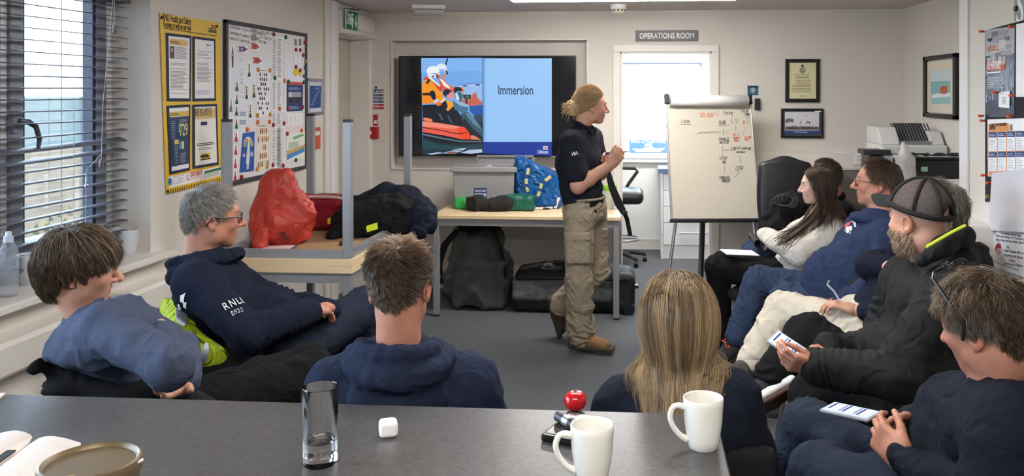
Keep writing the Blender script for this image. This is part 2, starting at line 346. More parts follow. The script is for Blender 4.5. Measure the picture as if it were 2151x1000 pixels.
tag(b.build('beach_grass'), 'rough green grass tufts on the shingle beach outside the side window', 'grass', kind='stuff')
for px_, py_, nm in ((96,400,0), (160,380,1)):
    p = onZ(px_, 432, -1.35); q = MB().cyl((p.x,p.y,-1.7), (p.x,p.y,-.55), .07, mat('weathered_timber', S(110,104,96), .9, noise=(8,.2))).build('groyne_post')
    tag(q, 'thin weathered post on the beach, '+('the left one of two' if nm == 0 else 'the right one of two, by the window edge'), 'post', 'posts on the beach')
struct(MB().box((-8,9.6,-.3), (12,40,-.25), mat('yard_concrete', S(190,188,184), .9, noise=(1,.08))).build('yard_ground'))
BH = empty('boathouse', (.6,17,-.25), 'white boathouse wall standing across the yard, outside the far window', 'building')
MB().box((-4,16.9,-.25), (6,17.2,1.72), mat('white_render', S(236,236,236), .8, noise=(2,.03))).build('wall', BH)
MB().box((-4.2,16.7,1.72), (6.2,20.5,1.8), mat('grey_roof_sheet', S(214,218,224), .6)).build('roof', BH)
SG = empty('boathouse_sign', (0,16.4,-.25), 'blue and white sign board with a lifeboat silhouette outside the far window', 'sign')
Yg = 16.4; g0, g1 = onY(1322,291,Yg), onY(1402,322,Yg)
MB().box((g0.x,Yg,g1.z), (g1.x,Yg+.04,g0.z), mat('sign_blue', (.030,.052,.078), .8, spec=0)).build('board', SG)
MB().box((g0.x-.03,Yg,-.25), (g0.x,Yg+.05,g0.z+.05), M_grey).build('post', SG); MB().box((g1.x,Yg,-.25), (g1.x+.03,Yg+.05,g0.z+.05), M_grey).build('post', SG)
gc = (g0+g1)/2; gh = g0.z-g1.z
text('sign_lettering', 'RNLI LITTLESTONE', (gc.x,Yg-.003,gc.z+gh*.3), (1,0,0), (0,0,1), gh*.28, flat(245,245,245), SG, bold=.01)
text('sign_lettering', 'B922', (gc.x,Yg-.003,gc.z+gh*.05), (1,0,0), (0,0,1), gh*.25, flat(245,245,245), SG, bold=.01)
b = MB(); bw = (g1.x-g0.x)
b.poly([(gc.x+bw*u, Yg-.004, gc.z+gh*v) for u, v in ((-.42,-.2),(-.3,-.42),(.3,-.42),(.44,-.12),(.2,-.2),(.1,-.08),(-.1,-.1),(-.14,-.22))], flat(245,245,245)).build('boat_silhouette', SG)
RL = empty('yard_railing', onY(1312,330,14), 'thin grey metal railing in the yard outside the far window', 'railing')
p0, p1 = onY(1303,275,14), onY(1318,330,14)
MB().cyl((p0.x,14,-.25), (p0.x,14,p0.z), .03, M_alu).build('post', RL); MB().cyl((p1.x,14,-.25), (p1.x,14,p0.z-.12), .02, M_alu).build('post', RL)
MB().cyl((p0.x,14,p0.z-.12), (p1.x+1.6,14,p0.z-.12), .02, M_alu).cyl((p0.x,14,p0.z-.5), (p1.x+1.6,14,p0.z-.5), .02, M_alu).build('rail', RL)
# ------------------------------------------------------------------ lights on the ceiling
M_diff = mat('lit_diffuser', S(250,246,240), .5, emit=((1,.97,.935), 53.0))
def batten(x0, x1, ya, yb, lab):
    e = empty('ceiling_light', ((x0+x1)/2,(ya+yb)/2,ZC), lab, 'ceiling light')
    MB().box((x0,ya,ZC-.035), (x1,yb,ZC), M_trim).build('housing', e)
    bevel(MB().box((x0+.012,ya+.012,ZC-.06), (x1-.012,yb-.012,ZC-.035), M_diff).build('diffuser', e), .01)
    return e
batten(-.886, .662, 5.72, 5.95, 'long bright ceiling light at the top edge of the photo')
batten(-.886, .662, 3.0, 3.22, 'long ceiling light over the seated audience')
batten(-.886, .662, .3, .52, 'long ceiling light over the dark worktop')
e = empty('ceiling_light', (.4,8.4,ZC), 'ceiling light inside the operations room', 'ceiling light')
MB().box((-.2,8.2,ZC-.04), (1.0,8.5,ZC), M_trim).build('housing', e); MB().box((-.19,8.21,ZC-.06), (.99,8.49,ZC-.04), M_diff).build('diffuser', e)
p = onZ(1299,18,ZC-.03); e = empty('smoke_detector', (p.x,p.y,ZC), 'round white smoke detector on the ceiling beside the light', 'smoke detector')
MB().lathe([(0,0),(.062,0),(.062,-.03),(.055,-.036)], (p.x,p.y,ZC), M_upvc).build('base', e)
MB().lathe([(.05,-.036),(.05,-.05),(.046,-.062),(.03,-.07),(0,-.072)], (p.x,p.y,ZC), mat('yellowed_plastic', S(222,214,190), .5)).build('sensor_head', e)
b = MB()
for k in range(10): a = 2*PI*k/10; b.box((-.008,-.052,-.052), (.008,-.048,-.04), M_dark, rot(a), (p.x,p.y,ZC))
b.build('vents', e)
p = onZ(900,24,ZC-.05); e = empty('emergency_light', (p.x,p.y,ZC), 'clear domed emergency light on the ceiling above the screen', 'emergency light')
R = rot(.25)
bevel(MB().box((-.13,-.07,-.035), (.13,.07,0), M_upvc, R, (p.x,p.y,ZC)).build('base', e), .01)
bevel(MB().box((-.12,-.06,-.085), (.12,.06,-.035), mat('frosted_cover', S(225,226,224), .25, trans=.6), R, (p.x,p.y,ZC)).build('cover', e), .02)
# ================================================================== soft bodies: smooth-blended round shapes turned into one mesh
def vn(p, seed=0):
    p = np.asarray(p, np.float32); i = np.floor(p).astype(np.int64); f = p-i; f = f*f*(3-2*f)
    def h(a, b, c):
        n = (a*374761393+b*668265263+c*2147483647+seed*974711) & 0xffffffff
        n = ((n ^ (n >> 13))*1274126177) & 0xffffffff
        return ((n ^ (n >> 16)) & 0xffff)/65535.0
    x, y, z = i[:,0], i[:,1], i[:,2]; u, v, w = f[:,0], f[:,1], f[:,2]
    l = lambda a, b, t: a+(b-a)*t
    return l(l(l(h(x,y,z),h(x+1,y,z),u), l(h(x,y+1,z),h(x+1,y+1,z),u), v), l(l(h(x,y,z+1),h(x+1,y,z+1),u), l(h(x,y+1,z+1),h(x+1,y+1,z+1),u), v), w)*2-1
def fbm(p, sc, oct=3, seed=0):
    r = 0; a = 1
    for o in range(oct): r = r+a*vn(np.asarray(p)*sc*(2**o)+o*17.3, seed+o); a *= .5
    return r
def A3(v): return np.array([v[0], v[1], v[2]], np.float64)
class Field:
    def __init__(s, lo, hi, res):
        s.res = res; s.lo = A3(lo); n = np.maximum(4, np.ceil((A3(hi)-s.lo)/res).astype(int)+1); s.n = n
        s.d = np.full(n, .5, np.float32); s.ax = [s.lo[k]+res*np.arange(n[k]) for k in range(3)]
    def _sub(s, lo, hi):
        i0 = np.clip(np.floor((lo-s.lo)/s.res).astype(int), 0, s.n); i1 = np.clip(np.ceil((hi-s.lo)/s.res).astype(int)+1, 0, s.n)
        if (i1 <= i0).any(): return None
        sl = tuple(slice(a, b) for a, b in zip(i0, i1))
        X, Y, Z = np.meshgrid(*[s.ax[k][sl[k]] for k in range(3)], indexing='ij')
        return sl, np.stack([X, Y, Z], -1).astype(np.float32)
    def _mix(s, sl, d, k, op):
        a = s.d[sl]
        if op == 'u':
            h = np.clip(.5+.5*(a-d)/k, 0, 1); s.d[sl] = a*(1-h)+d*h-k*h*(1-h)
        elif op == 's':
            h = np.clip(.5-.5*(a+d)/k, 0, 1); s.d[sl] = a*(1-h)-d*h+k*h*(1-h)
        return s
    def cone(s, a, b, ra, rb=None, k=.03, lat=None, ls=1., op='u'):
        """tapered capsule; lat = direction in which the section is widened ls times"""
        rb = ra if rb is None else rb; a, b = A3(a), A3(b); m = max(ra, rb)*max(1, ls)+k+.01
        q = s._sub(np.minimum(a, b)-m, np.maximum(a, b)+m)
        if q is None: return s
        sl, P = q
        if lat is not None:
            l = A3(lat); l = l/np.linalg.norm(l); f = (1/ls-1)
            P = P+((P-a) @ l)[..., None]*l*f; b = b+((b-a) @ l)*l*f
        ab = b-a; L = max(ab @ ab, 1e-9); t = np.clip(((P-a) @ ab)/L, 0, 1)
        d = np.linalg.norm(P-a-t[..., None]*ab, axis=-1)-(ra+(rb-ra)*t)
        return s._mix(sl, d, k, op)
    def chain(s, pts, rs, k=.02, **kw):
        for i in range(len(pts)-1): s.cone(pts[i], pts[i+1], rs[i], rs[i+1], k, **kw)
        return s
    def ell(s, c, r, R=None, k=.02, op='u'):
        c = A3(c); r = A3(r); m = r.max()+k+.01; q = s._sub(c-m, c+m)
        if q is None: return s
        sl, P = q; P = P-c
        if R is not None: P = P @ np.array(R, np.float64)
        k0 = np.linalg.norm(P/r, axis=-1); k1 = np.linalg.norm(P/(r*r), axis=-1)+1e-6
        return s._mix(sl, k0*(k0-1)/k1, k, op)
    def box(s, c, half, R=None, rd=.01, k=.01, op='u'):
        c = A3(c); hf = A3(half); m = np.linalg.norm(hf)+k+.01; q = s._sub(c-m, c+m)
        if q is None: return s
        sl, P = q; P = P-c
        if R is not None: P = P @ np.array(R, np.float64)
        e = np.abs(P)-(hf-rd); d = np.linalg.norm(np.maximum(e, 0), axis=-1)+np.minimum(e.max(-1), 0)-rd
        return s._mix(sl, d, k, op)
    def half(s, c, n, k=.005):   # cut away everything on the n side of the plane
        n = A3(n); n = n/np.linalg.norm(n); q = s._sub(s.lo, s.lo+s.n*s.res); sl, P = q
        d = -((P-A3(c)) @ n)
        return s._mix(sl, d, k, 's')
    def mesh(s):
        d = s.d; n = s.n; ins = d < 0
        c8 = np.zeros(tuple(n-1), np.int8)
        for i in (0,1):
            for j in (0,1):
                for k in (0,1): c8 += ins[i:n[0]-1+i, j:n[1]-1+j, k:n[2]-1+k]
        act = np.argwhere((c8 > 0) & (c8 < 8)); M = len(act)
        if M == 0: return np.zeros((0,3)), np.zeros((0,4), int)
        off = np.array([(i,j,k) for i in (0,1) for j in (0,1) for k in (0,1)])
        val = np.stack([d[act[:,0]+o[0], act[:,1]+o[1], act[:,2]+o[2]] for o in off], 1)
        acc = np.zeros((M,3)); cnt = np.zeros(M)
        for e0 in range(8):
            for ax in range(3):
                if off[e0][ax] == 1: continue
                e1 = e0+(4,2,1)[ax]; a, b = val[:,e0], val[:,e1]; x = (a < 0) != (b < 0)
                t = np.where(x, a/np.where(np.abs(a-b) < 1e-9, 1e-9, a-b), 0)
                p = off[e0][None]+np.eye(3)[ax][None]*t[:,None]; acc += p*x[:,None]; cnt += x
        V = s.lo+(act+acc/cnt[:,None])*s.res
        idx = np.full(tuple(n-1), -1, np.int32); idx[act[:,0],act[:,1],act[:,2]] = np.arange(M)
        Fs = []
        for ax in range(3):
            o = np.eye(3, dtype=int)[ax]; a = ins[:n[0]-o[0], :n[1]-o[1], :n[2]-o[2]]; b = ins[o[0]:, o[1]:, o[2]:]
            e = np.argwhere(a != b); u, w = [(1,2),(2,0),(0,1)][ax]
            e = e[(e[:,u] > 0) & (e[:,w] > 0) & (e[:,u] < n[u]-1) & (e[:,w] < n[w]-1)]
            U = np.eye(3, dtype=int)[u]; W = np.eye(3, dtype=int)[w]
            g = lambda q: idx[q[:,0],q[:,1],q[:,2]]
            f = np.stack([g(e-U-W), g(e-W), g(e), g(e-U)], 1); fl = a[e[:,0],e[:,1],e[:,2]]
            f[~fl] = f[~fl][:, ::-1]; Fs.append(f[(f >= 0).all(1)])
        return V, np.concatenate(Fs)
def npmesh(name, V, Fq, mats, cols=None, smooth=True, midx=None):
    me = bpy.data.meshes.new(name); V = np.asarray(V, np.float32); Fq = np.asarray(Fq, np.int32); k = Fq.shape[1]
    me.vertices.add(len(V)); me.vertices.foreach_set('co', V.ravel()); me.loops.add(Fq.size); me.loops.foreach_set('vertex_index', Fq.ravel())
    me.polygons.add(len(Fq)); me.polygons.foreach_set('loop_start', np.arange(0, Fq.size, k, dtype=np.int32))
    for m in mats: me.materials.append(m)
    if midx is not None: me.polygons.foreach_set('material_index', np.asarray(midx, np.int32))
    me.update(calc_edges=True); me.validate()
    if smooth: me.polygons.foreach_set('use_smooth', np.ones(len(me.polygons), bool))
    if cols is not None:
        a = me.color_attributes.new('Col', 'FLOAT_COLOR', 'POINT'); c = np.ones((len(V),4), np.float32); c[:,:3] = cols; a.data.foreach_set('color', c.ravel())
    return me
def vnormals(V, Fq):
    nn = np.cross(V[Fq[:,2]]-V[Fq[:,0]], V[Fq[:,3]]-V[Fq[:,1]]); N = np.zeros_like(V)
    for k in range(4): np.add.at(N, Fq[:,k], nn)
    return N/(np.linalg.norm(N, axis=1, keepdims=True)+1e-12)
def relax(V, Fq, it=1, f=.5):
    for _ in range(it):
        S_ = np.zeros_like(V); C_ = np.zeros(len(V))
        for k in range(4):
            for q in (1,3): np.add.at(S_, Fq[:,k], V[Fq[:,(k+q) % 4]]); np.add.at(C_, Fq[:,k], 1)
        V = V+(S_/np.maximum(C_,1)[:,None]-V)*f
    return V
def cloth(name, fld, m, parent=None, wr=.006, sc=11, folds=(), seed=0, fine=.0012, sm=1, stretch=(1,1,1)):
    """mesh of a field with creases: ridged noise everywhere, ring folds around given joints (centre, axis, radius, waves per metre, height)"""
    V, Q = fld.mesh(); V = relax(V, Q, sm); N = vnormals(V, Q); P = V*np.array(stretch)
    Pw = P+.03*np.stack([fbm(P, 5, 1, seed+20+k) for k in range(3)], 1)
    r = .75-np.abs(vn(Pw*sc*1.25, seed))*2.2; r2 = .7-np.abs(vn(Pw*sc*2.6, seed+2))*2; w = np.clip(fbm(P, 4.1, 1, seed+9)*.8+.5, 0, 1); w2 = np.clip(fbm(P, 6.3, 1, seed+11)*.9+.35, 0, 1)
    d = wr*1.5*(r*w+.55*r2*w2)+fine*fbm(P, 55, 2, seed+5)
    for c, ax, rad, fr, am in folds:
        q = V-A3(c); a = A3(ax); a = a/np.linalg.norm(a); g = np.exp(-(q*q).sum(1)/rad**2)
        ph = (q @ a)*fr*1.25+1.5*fbm(V, 8, 2, seed+3); pw = np.clip(.35+1.3*vn(V*8.5, seed+7), 0, 1); d += am*1.5*g*pw*(.55-1.5*np.abs(np.sin(ph*PI)))
    V = V+N*d[:,None]
    o = link(name, npmesh(name, V, Q, m if isinstance(m, list) else [m]), parent)
    return o
def soft(name, fld, m, parent=None, sm=1):
    V, Q = fld.mesh(); V = relax(V, Q, sm)
    return link(name, npmesh(name, V, Q, [m]), parent)
def patch(name, rows, m, parent=None, th=.006, sub=2, wr=0, seed=0):
    """cloth sheet through a grid of points, given a real thickness"""
    b = MB(); nr, nc = len(rows), len(rows[0]); vs = [p for r in rows for p in r]
    b.add(vs, [(i*nc+j, i*nc+j+1, (i+1)*nc+j+1, (i+1)*nc+j) for i in range(nr-1) for j in range(nc-1)], m, True)
    o = b.build(name, parent)
    s = o.modifiers.new('Subsurf', 'SUBSURF'); s.levels = sub; s.render_levels = sub
    t = o.modifiers.new('Solidify', 'SOLIDIFY'); t.thickness = th; t.offset = 0
    return o
# ================================================================== things on the walls
def plane(O, n):
    O, n = Vector(O), Vector(n).normalized()
    def P(x, y, off=0):
        d = Vector(ray(x, y)); t = (O-Vector((0,0,EYE))).dot(n)/d.dot(n)
        return Vector((0,0,EYE))+d*t+n*off
    return P
def onwall(X): 
    n = Vector((1,0,0)) if X < 0 else Vector((-1,0,0))
    return plane((X,3,1), n)
def bil(q, u, v):
    (ax, ay), (bx, by), (cx, cy), (dx, dy) = q   # TL TR BR BL
    return ((ax*(1-u)+bx*u)*(1-v)+(dx*(1-u)+cx*u)*v, (ay*(1-u)+by*u)*(1-v)+(dy*(1-u)+cy*u)*v)
def sub(q, u0, v0, u1, v1): return [bil(q, u0, v0), bil(q, u1, v0), bil(q, u1, v1), bil(q, u0, v1)]
def R4(x0, y0, x1, y1): return [(x0,y0),(x1,y0),(x1,y1),(x0,y1)]
class Art:
    def __init__(s, P, sc=None): s.P = P; s.b = MB(); s.sc = sc or (lambda p: p)
    def q(s, pts, m, off): s.b.poly([s.P(*s.sc(p), off) for p in pts], m); return s
    def el(s, cx, cy, rx, ry, m, off, n=14): return s.q([(cx+rx*math.cos(2*PI*i/n), cy+ry*math.sin(2*PI*i/n)) for i in range(n)], m, off)
    def lines(s, q, n, m, off, fill=.5, rag=.3, seed=1, gaps=0):
        r = random.Random(seed)
        for i in range(n):
            if r.random() < gaps: continue
            v = (i+.5)/n; h = fill/n/2
            s.q(sub(q, 0, v-h, 1-r.random()*rag, v+h), m, off)
        return s
    def slab(s, q, m, off, th):
        a = [s.P(*s.sc(p), off) for p in q]; c = [s.P(*s.sc(p), off+th) for p in q]
        s.b.add(a+c, [(0,1,2,3),(7,6,5,4),(0,4,5,1),(1,5,6,2),(2,6,7,3),(3,7,4,0)], m); return s
    def build(s, name, parent=None): return s.b.build(name, parent)
def wtext(name, body, P, a, bpt, size, m, parent, off, align='LEFT', **k):
    """text on plane P reading from pixel a towards pixel bpt"""
    A, B = P(*a, off), P(*bpt, off); ux = (B-A).normalized(); uy = (Vector((0,0,1))-ux*ux.z).normalized()
    k.pop('sx', None); k['fit'] = (B-A).length
    return text(name, body, A, ux, uy, size, m, parent, align, **k)
INK = flat(38,40,44); NAVY = flat(30,42,74); YEL = flat(226,186,44); REDI = flat(176,38,40); GRYI = flat(150,150,154); WHT = flat(238,238,240)
GOLD = flat(222,190,130); GRN = flat(28,104,66)
PL = onwall(XL)
# --- yellow health and safety poster
H = empty('safety_poster', PL(400,210), 'yellow health and safety poster holding four framed documents on the left wall', 'poster')
hs = lambda p: (320+p[0]/2.5, 20+p[1]/2.5)
q = [(333,27),(460,48),(466,378),(347,408)]
Art(PL).slab(q, mat('yellow_poster_paper', S(226,186,50), .45), .004, .003).build('sheet', H)
a = Art(PL, hs)
for k, fq in enumerate(([(62,122),(195,138),(192,482),(68,482)], [(203,140),(322,155),(325,480),(203,483)], [(66,505),(190,498),(188,845),(82,868)], [(202,500),(330,495),(340,815),(203,838)])):
    a.slab(fq, NAVY, .007, .003); inn = sub(fq, .09, .04, .93, .955)
    if k == 0:
        a.q(inn, WHT, .0105); a.q(sub(inn,.04,.04,.92,.14), GOLD, .011); a.q(sub(inn,.04,.16,.27,.36), flat(96,80,88), .011); a.q(sub(inn,.1,.19,.2,.25), flat(190,150,130), .0114)
        a.lines(sub(inn,.3,.16,.94,.36), 11, GRYI, .011, seed=2); a.lines(sub(inn,.06,.4,.92,.93), 24, GRYI, .011, seed=3, gaps=.25); a.lines(sub(inn,.06,.07,.6,.12), 2, flat(110,84,50), .0114)
    elif k == 1:
        a.q(inn, WHT, .0105); a.lines(sub(inn,.1,.14,.88,.72), 26, GRYI, .011, seed=4, gaps=.3); a.lines(sub(inn,.06,.86,.92,.94), 4, flat(170,176,196), .011, seed=6); a.q(sub(inn,.62,.06,.66,.1), NAVY, .011); a.lines(sub(inn,.7,.06,.85,.1), 1, GRYI, .011)
    elif k == 2:
        a.q(inn, WHT, .0105); a.q(sub(inn,0,.06,1,.14), flat(214,186,96), .011); a.q(sub(inn,0,.145,1,.93), flat(44,62,92), .011); a.lines(sub(inn,.04,.08,.55,.125), 2, NAVY, .0114)
        a.q(sub(inn,.46,.27,.54,.40), flat(110,190,160), .0114); a.q(sub(inn,.2,.51,.44,.585), flat(226,206,120), .0114); a.q(sub(inn,.47,.55,.57,.67), flat(96,160,210), .0114); a.q(sub(inn,.6,.55,.72,.67), flat(226,214,160), .0114)
        for ln in ((.06,.2,.3,.5,10),(.5,.18,.9,.25,3),(.2,.6,.42,.9,9),(.5,.73,.85,.9,7)): a.lines(sub(inn,*ln[:4]), ln[4], flat(150,166,190), .0114, fill=.35, seed=7)
        A1, B1 = sub(inn,.55,.38,.95,.38)[:2]
    else:
        a.q(inn, flat(236,234,228), .0105); a.q(sub(inn,0,.04,1,.21), flat(216,186,128), .011); a.q(sub(inn,.27,.26,.58,.32), NAVY, .011)
        a.lines(sub(inn,.08,.62,.95,.68), 2, INK, .011, rag=.15); a.lines(sub(inn,.15,.70,.85,.75), 2, GRYI, .011); a.q(sub(inn,.25,.81,.7,.9), YEL, .011); a.q(sub(inn,.25,.9,.7,.925), NAVY, .011); a.lines(sub(inn,.28,.82,.66,.89), 2, INK, .0114, fill=.6)
        C1, E1 = sub(inn,.05,.085,.6,.085)[:2]; C2, E2 = sub(inn,.05,.14,.6,.14)[:2]
a.q([(52,96),(330,138),(330,142),(52,100)], INK, .0075)
a.q([(75,880),(355,822),(368,868),(80,938)], WHT, .0075)
for qq, m in (([(104,878),(160,866),(160,902),(104,918)], flat(150,170,196)), ([(172,864),(252,847),(252,882),(172,900)], flat(206,120,120)), ([(266,850),(358,826),(358,862),(266,884)], flat(40,120,70))):
    a.q(qq, m, .008); a.q(sub(qq,.03,.08,.97,.92), WHT, .0085); a.lines(sub(qq,.3 if m != flat(40,120,70) else .05,.2,.95,.85), 3, m, .0088, fill=.35)
a.q([(266,850),(358,826),(358,840),(266,863)], GRN, .0087)
a.el(84,904,10,20, flat(52,120,180), .0085); a.el(183,882,8,12, REDI, .0088); a.el(183,882,6,9, WHT, .009)
a.q([(70,948),(368,880),(370,898),(68,968)], YEL, .008)
for k in range(24): u = k/24; x0 = 72+u*292; y0 = 948-u*67; a.q([(x0,y0),(x0+5,y0-1),(x0+9,y0+9),(x0+4,y0+20),(x0-1,y0+21),(x0+4,y0+10)], INK, .0083)
for x_, y_, r_ in ((40,42,7),(332,88,6),(364,886,6),(72,955,6)): a.el(x_,y_,r_,r_+3, INK, .0087)
for k, (dx, dy) in enumerate(((-8,-8),(6,-4),(-8,4),(6,8))): a.q([(316+dx-6,92+dy-4),(316+dx+6,92+dy-3),(316+dx+6,92+dy+4),(316+dx-6,92+dy+3)], REDI if k % 2 else NAVY, .0083)
a.build('printed_documents', H)
W_ = lambda x, y: hs((x, y))
wtext('heading_lettering', 'RNLI Health and Safety', PL, W_(46,40), W_(195,65), .052, INK, H, .0078, bold=.004, sx=.74)
wtext('heading_lettering', 'Keeping us well on our way', PL, W_(50,76), W_(195,99), .048, INK, H, .0078, sx=.66)
wtext('logo_lettering', 'Lifeboats', PL, W_(286,108), W_(330,115), .034, NAVY, H, .0078, bold=.012, sx=.7)
wtext('document_lettering', '729', PL, W_(132,636), W_(172,632), .085, flat(228,214,150), H, .0118, bold=.006, sx=.55)
wtext('document_lettering', 'REPORT SAFETY', PL, W_(208,532), W_(300,528), .034, flat(90,72,48), H, .0118, sx=.72)
wtext('document_lettering', 'INCIDENTS', PL, W_(208,552), W_(300,548), .034, flat(90,72,48), H, .0118, sx=.72)
wtext('document_lettering', 'DO NOT', PL, W_(192,868), W_(250,857), .03, REDI, H, .009, bold=.01, sx=.8)
wtext('document_lettering', "DON'T KEEP IT TO YOURSELF", PL, W_(240,773), W_(285,769), .012, INK, H, .0118, sx=.8)
# --- whiteboard
WB = empty('whiteboard', PL(555,220), 'large black framed whiteboard crowded with papers and magnets on the left wall', 'whiteboard')
M_wb = mat('whiteboard_enamel', S(234,233,234), .18, coat=.3)
y0, y1, z0, z1 = 4.63, 5.80, 1.135, 2.062
MB().box((XL+.004,y0+.01,z0+.01), (XL+.014,y1-.01,z1-.01), M_wb).build('board_surface', WB)
b = MB()
for (ya, za, yb, zb) in ((y0,z0,y0+.024,z1),(y1-.024,z0,y1,z1),(y0,z0,y1,z0+.024),(y0,z1-.024,y1,z1)): b.box((XL+.002,ya,za), (XL+.024,yb,zb), mat('dark_board_frame', S(52,52,58), .4))
bevel(b.build('board_frame', WB), .004)
b = MB(); PW = lambda x, y: PL(*hs((x, y)), .0155)
MK = flat(40,40,52,.5)
for s_, x_, y_, h_ in (('DOVER COASTGUARDS',394,92,13),('OPERATIONS ROOM',394,124,12),('PRESS OFFICE',394,152,11),('0304 77 09 01',508,108,13),('0304 21 00 39',508,136,12),('0304 26 80',508,160,11)):
    scribble(b, MK, s_, x_, y_+h_*.4, h_, 1.5, PW, sx=.95 if x_ < 500 else .8, rise=-.22)
b.build('handwriting', WB)
OFF = .0145
def card(name, label, cat, q, base, draw=None, group=None, off=OFF):
    A = Art(PL, hs); A.slab(q, base, off, .0012)
    if draw: draw(A, q, off+.0016)
    return tag(A.build(name), label, cat, group)
def boat_v(A, q, o): A.q([bil(q,.5,.02),bil(q,.8,.45),bil(q,.75,.97),bil(q,.3,.97),bil(q,.2,.45)], flat(92,74,96), o); A.q(sub(q,.4,.42,.6,.5), WHT, o+.0004)
def boat_h(A, q, o, m=None): A.q([bil(q,.04,.12),bil(q,.55,.1),bil(q,.97,.5),bil(q,.55,.9),bil(q,.04,.88),bil(q,.14,.5)], m or flat(84,70,112), o); A.q(sub(q,.25,.3,.5,.7), flat(180,170,190), o+.0004)
def boat_r(A, q, o): A.q([bil(q,.06,.1),bil(q,.6,.1),bil(q,.97,.5),bil(q,.6,.9),bil(q,.06,.9),bil(q,.16,.5)], flat(186,84,74), o); A.el(*bil(q,.45,.5),5,7, flat(150,56,50), o+.0004)
def buoy(c, c2=None):
    def f(A, q, o): A.q([bil(q,.05,.98),bil(q,.2,.6),bil(q,.35,.55),bil(q,.42,.06),bil(q,.58,.06),bil(q,.68,.55),bil(q,.8,.6),bil(q,.95,.98)], c, o); A.q([bil(q,.4,.1),bil(q,.6,.1),bil(q,.68,.5),bil(q,.33,.5)], c2 or c, o+.0004)
    return f
def cardinal(A, q, o): A.q(sub(q,.3,.1,.7,.75), flat(216,196,110), o); A.q([bil(q,.1,.95),bil(q,.25,.68),bil(q,.75,.68),bil(q,.9,.95)], INK, o+.0003); [A.el(*bil(q,.5,v),3.2,4, INK, o+.0004) for v in (.22,.4,.56)]
card('boat_card', 'tall narrow card of a purple boat from above, top left of whiteboard', 'card', [(398,178),(416,182),(416,310),(398,308)], WHT, boat_v, 'laminated boat cards')
card('boat_card', 'small card of a purple boat pointing right on the whiteboard', 'card', [(436,190),(490,192),(490,226),(436,224)], WHT, boat_h, 'laminated boat cards')
card('boat_card', 'card of a red boat, upper of the two red boat cards', 'card', [(500,168),(552,178),(552,216),(500,210)], WHT, boat_r, 'laminated boat cards')
card('boat_card', 'card of a red boat, lower of the two red boat cards', 'card', [(512,244),(564,250),(564,290),(512,286)], WHT, boat_r, 'laminated boat cards')
G_ = flat(38,100,76); R_ = flat(188,50,58)
for k, (x, y, c, c2, l) in enumerate(((430,402,G_,None,'green buoy, topmost of the column'),(429,470,G_,flat(130,60,50),'green buoy with a red top'),(428,532,G_,None,'green buoy under the red topped one'),(428,600,G_,flat(130,60,50),'green buoy just above the red ones'),(426,668,R_,None,'red buoy, topmost red one of the column'),(424,736,R_,None,'red buoy, second red one down the column'),(422,806,R_,None,'red buoy, third red one down the column'),(421,872,R_,flat(60,110,70),'red buoy, lowest of the column'))):
    card('buoy_card', 'small card of a '+l+' on the whiteboard', 'card', R4(x-10,y-27,x+10,y+27), WHT, buoy(c, c2), 'buoy cards')
card('buoy_card', 'small card of a grey pointed mark at the left edge of the whiteboard', 'card', R4(388,462,408,540), WHT, buoy(flat(120,122,104)), 'buoy cards')
for x, y, l in ((495,315,'topmost'),(481,432,'left one of the middle pair'),(520,425,'right one of the middle pair'),(501,530,'lowest')):
    card('mark_card', 'slim yellow and black marker buoy card, '+l, 'card', R4(x-9,y-40,x+9,y+42), WHT, cardinal, 'cardinal mark cards')
for k, (x, y, t_) in enumerate(((462,266,0),(459,316,6),(459,346,6),(458,366,5),(457,386,4),(462,430,-14),(461,460,0))):
    card('paper_slip', 'little white slip of paper on the whiteboard, %s down its column' % ('first','second','third','fourth','fifth','sixth','seventh')[k], 'paper slip', [(x-10,y-8),(x+9,y-9-t_),(x+9,y+8-t_),(x-10,y+9)], WHT, lambda A, q, o: A.lines(sub(q,.1,.2,.9,.8), 2, GRYI, o), 'white slips on the board')
for y, l in ((548,'upper'),(592,'lower')):
    card('pattern_card', 'small blue and white dotted card, '+l+' of two on the whiteboard', 'card', R4(444,y-14,478,y+14), WHT, lambda A, q, o: [A.q(sub(q,.06+.19*i,.08+.3*j,.2+.19*i,.32+.3*j), flat(96,120,170), o) for i in range(5) for j in range(3)], 'blue dotted cards')
def people_rows(nr, c1, c2, dens=.85, seed=3):
    def f(A, q, o):
        r = random.Random(seed); A.lines(sub(q,.12,.03,.88,.055), 1, INK, o)
        for i in range(nr):
            n = r.choice((3,4,5,6)); v = .09+i*.9/nr
            for j in range(n):
                if r.random() > dens: continue
                u = .5+(j-n/2+.1)*.145; p = sub(q,u,v,u+.1,v+.6/nr); A.q([p[0],p[1],p[2],p[3]], r.choice(c1), o); A.q(sub(p,.25,0,.75,.3), r.choice(c2), o+.0004)
    return f
card('crew_sheet', 'white sheet of small crew pictures in rows, in the middle of the whiteboard', 'paper', [(533,306),(608,314),(606,562),(533,562)], WHT, people_rows(9, [flat(60,56,84),flat(52,52,66),flat(96,92,120)], [flat(190,160,150)]))
card('signal_sheet', 'cream sheet of small brown figures in rows, below the crew sheet', 'paper', [(535,602),(607,600),(604,832),(535,850)], flat(226,220,206), people_rows(5, [flat(150,100,70),flat(120,96,80),flat(200,160,90)], [flat(210,170,130)], seed=8))
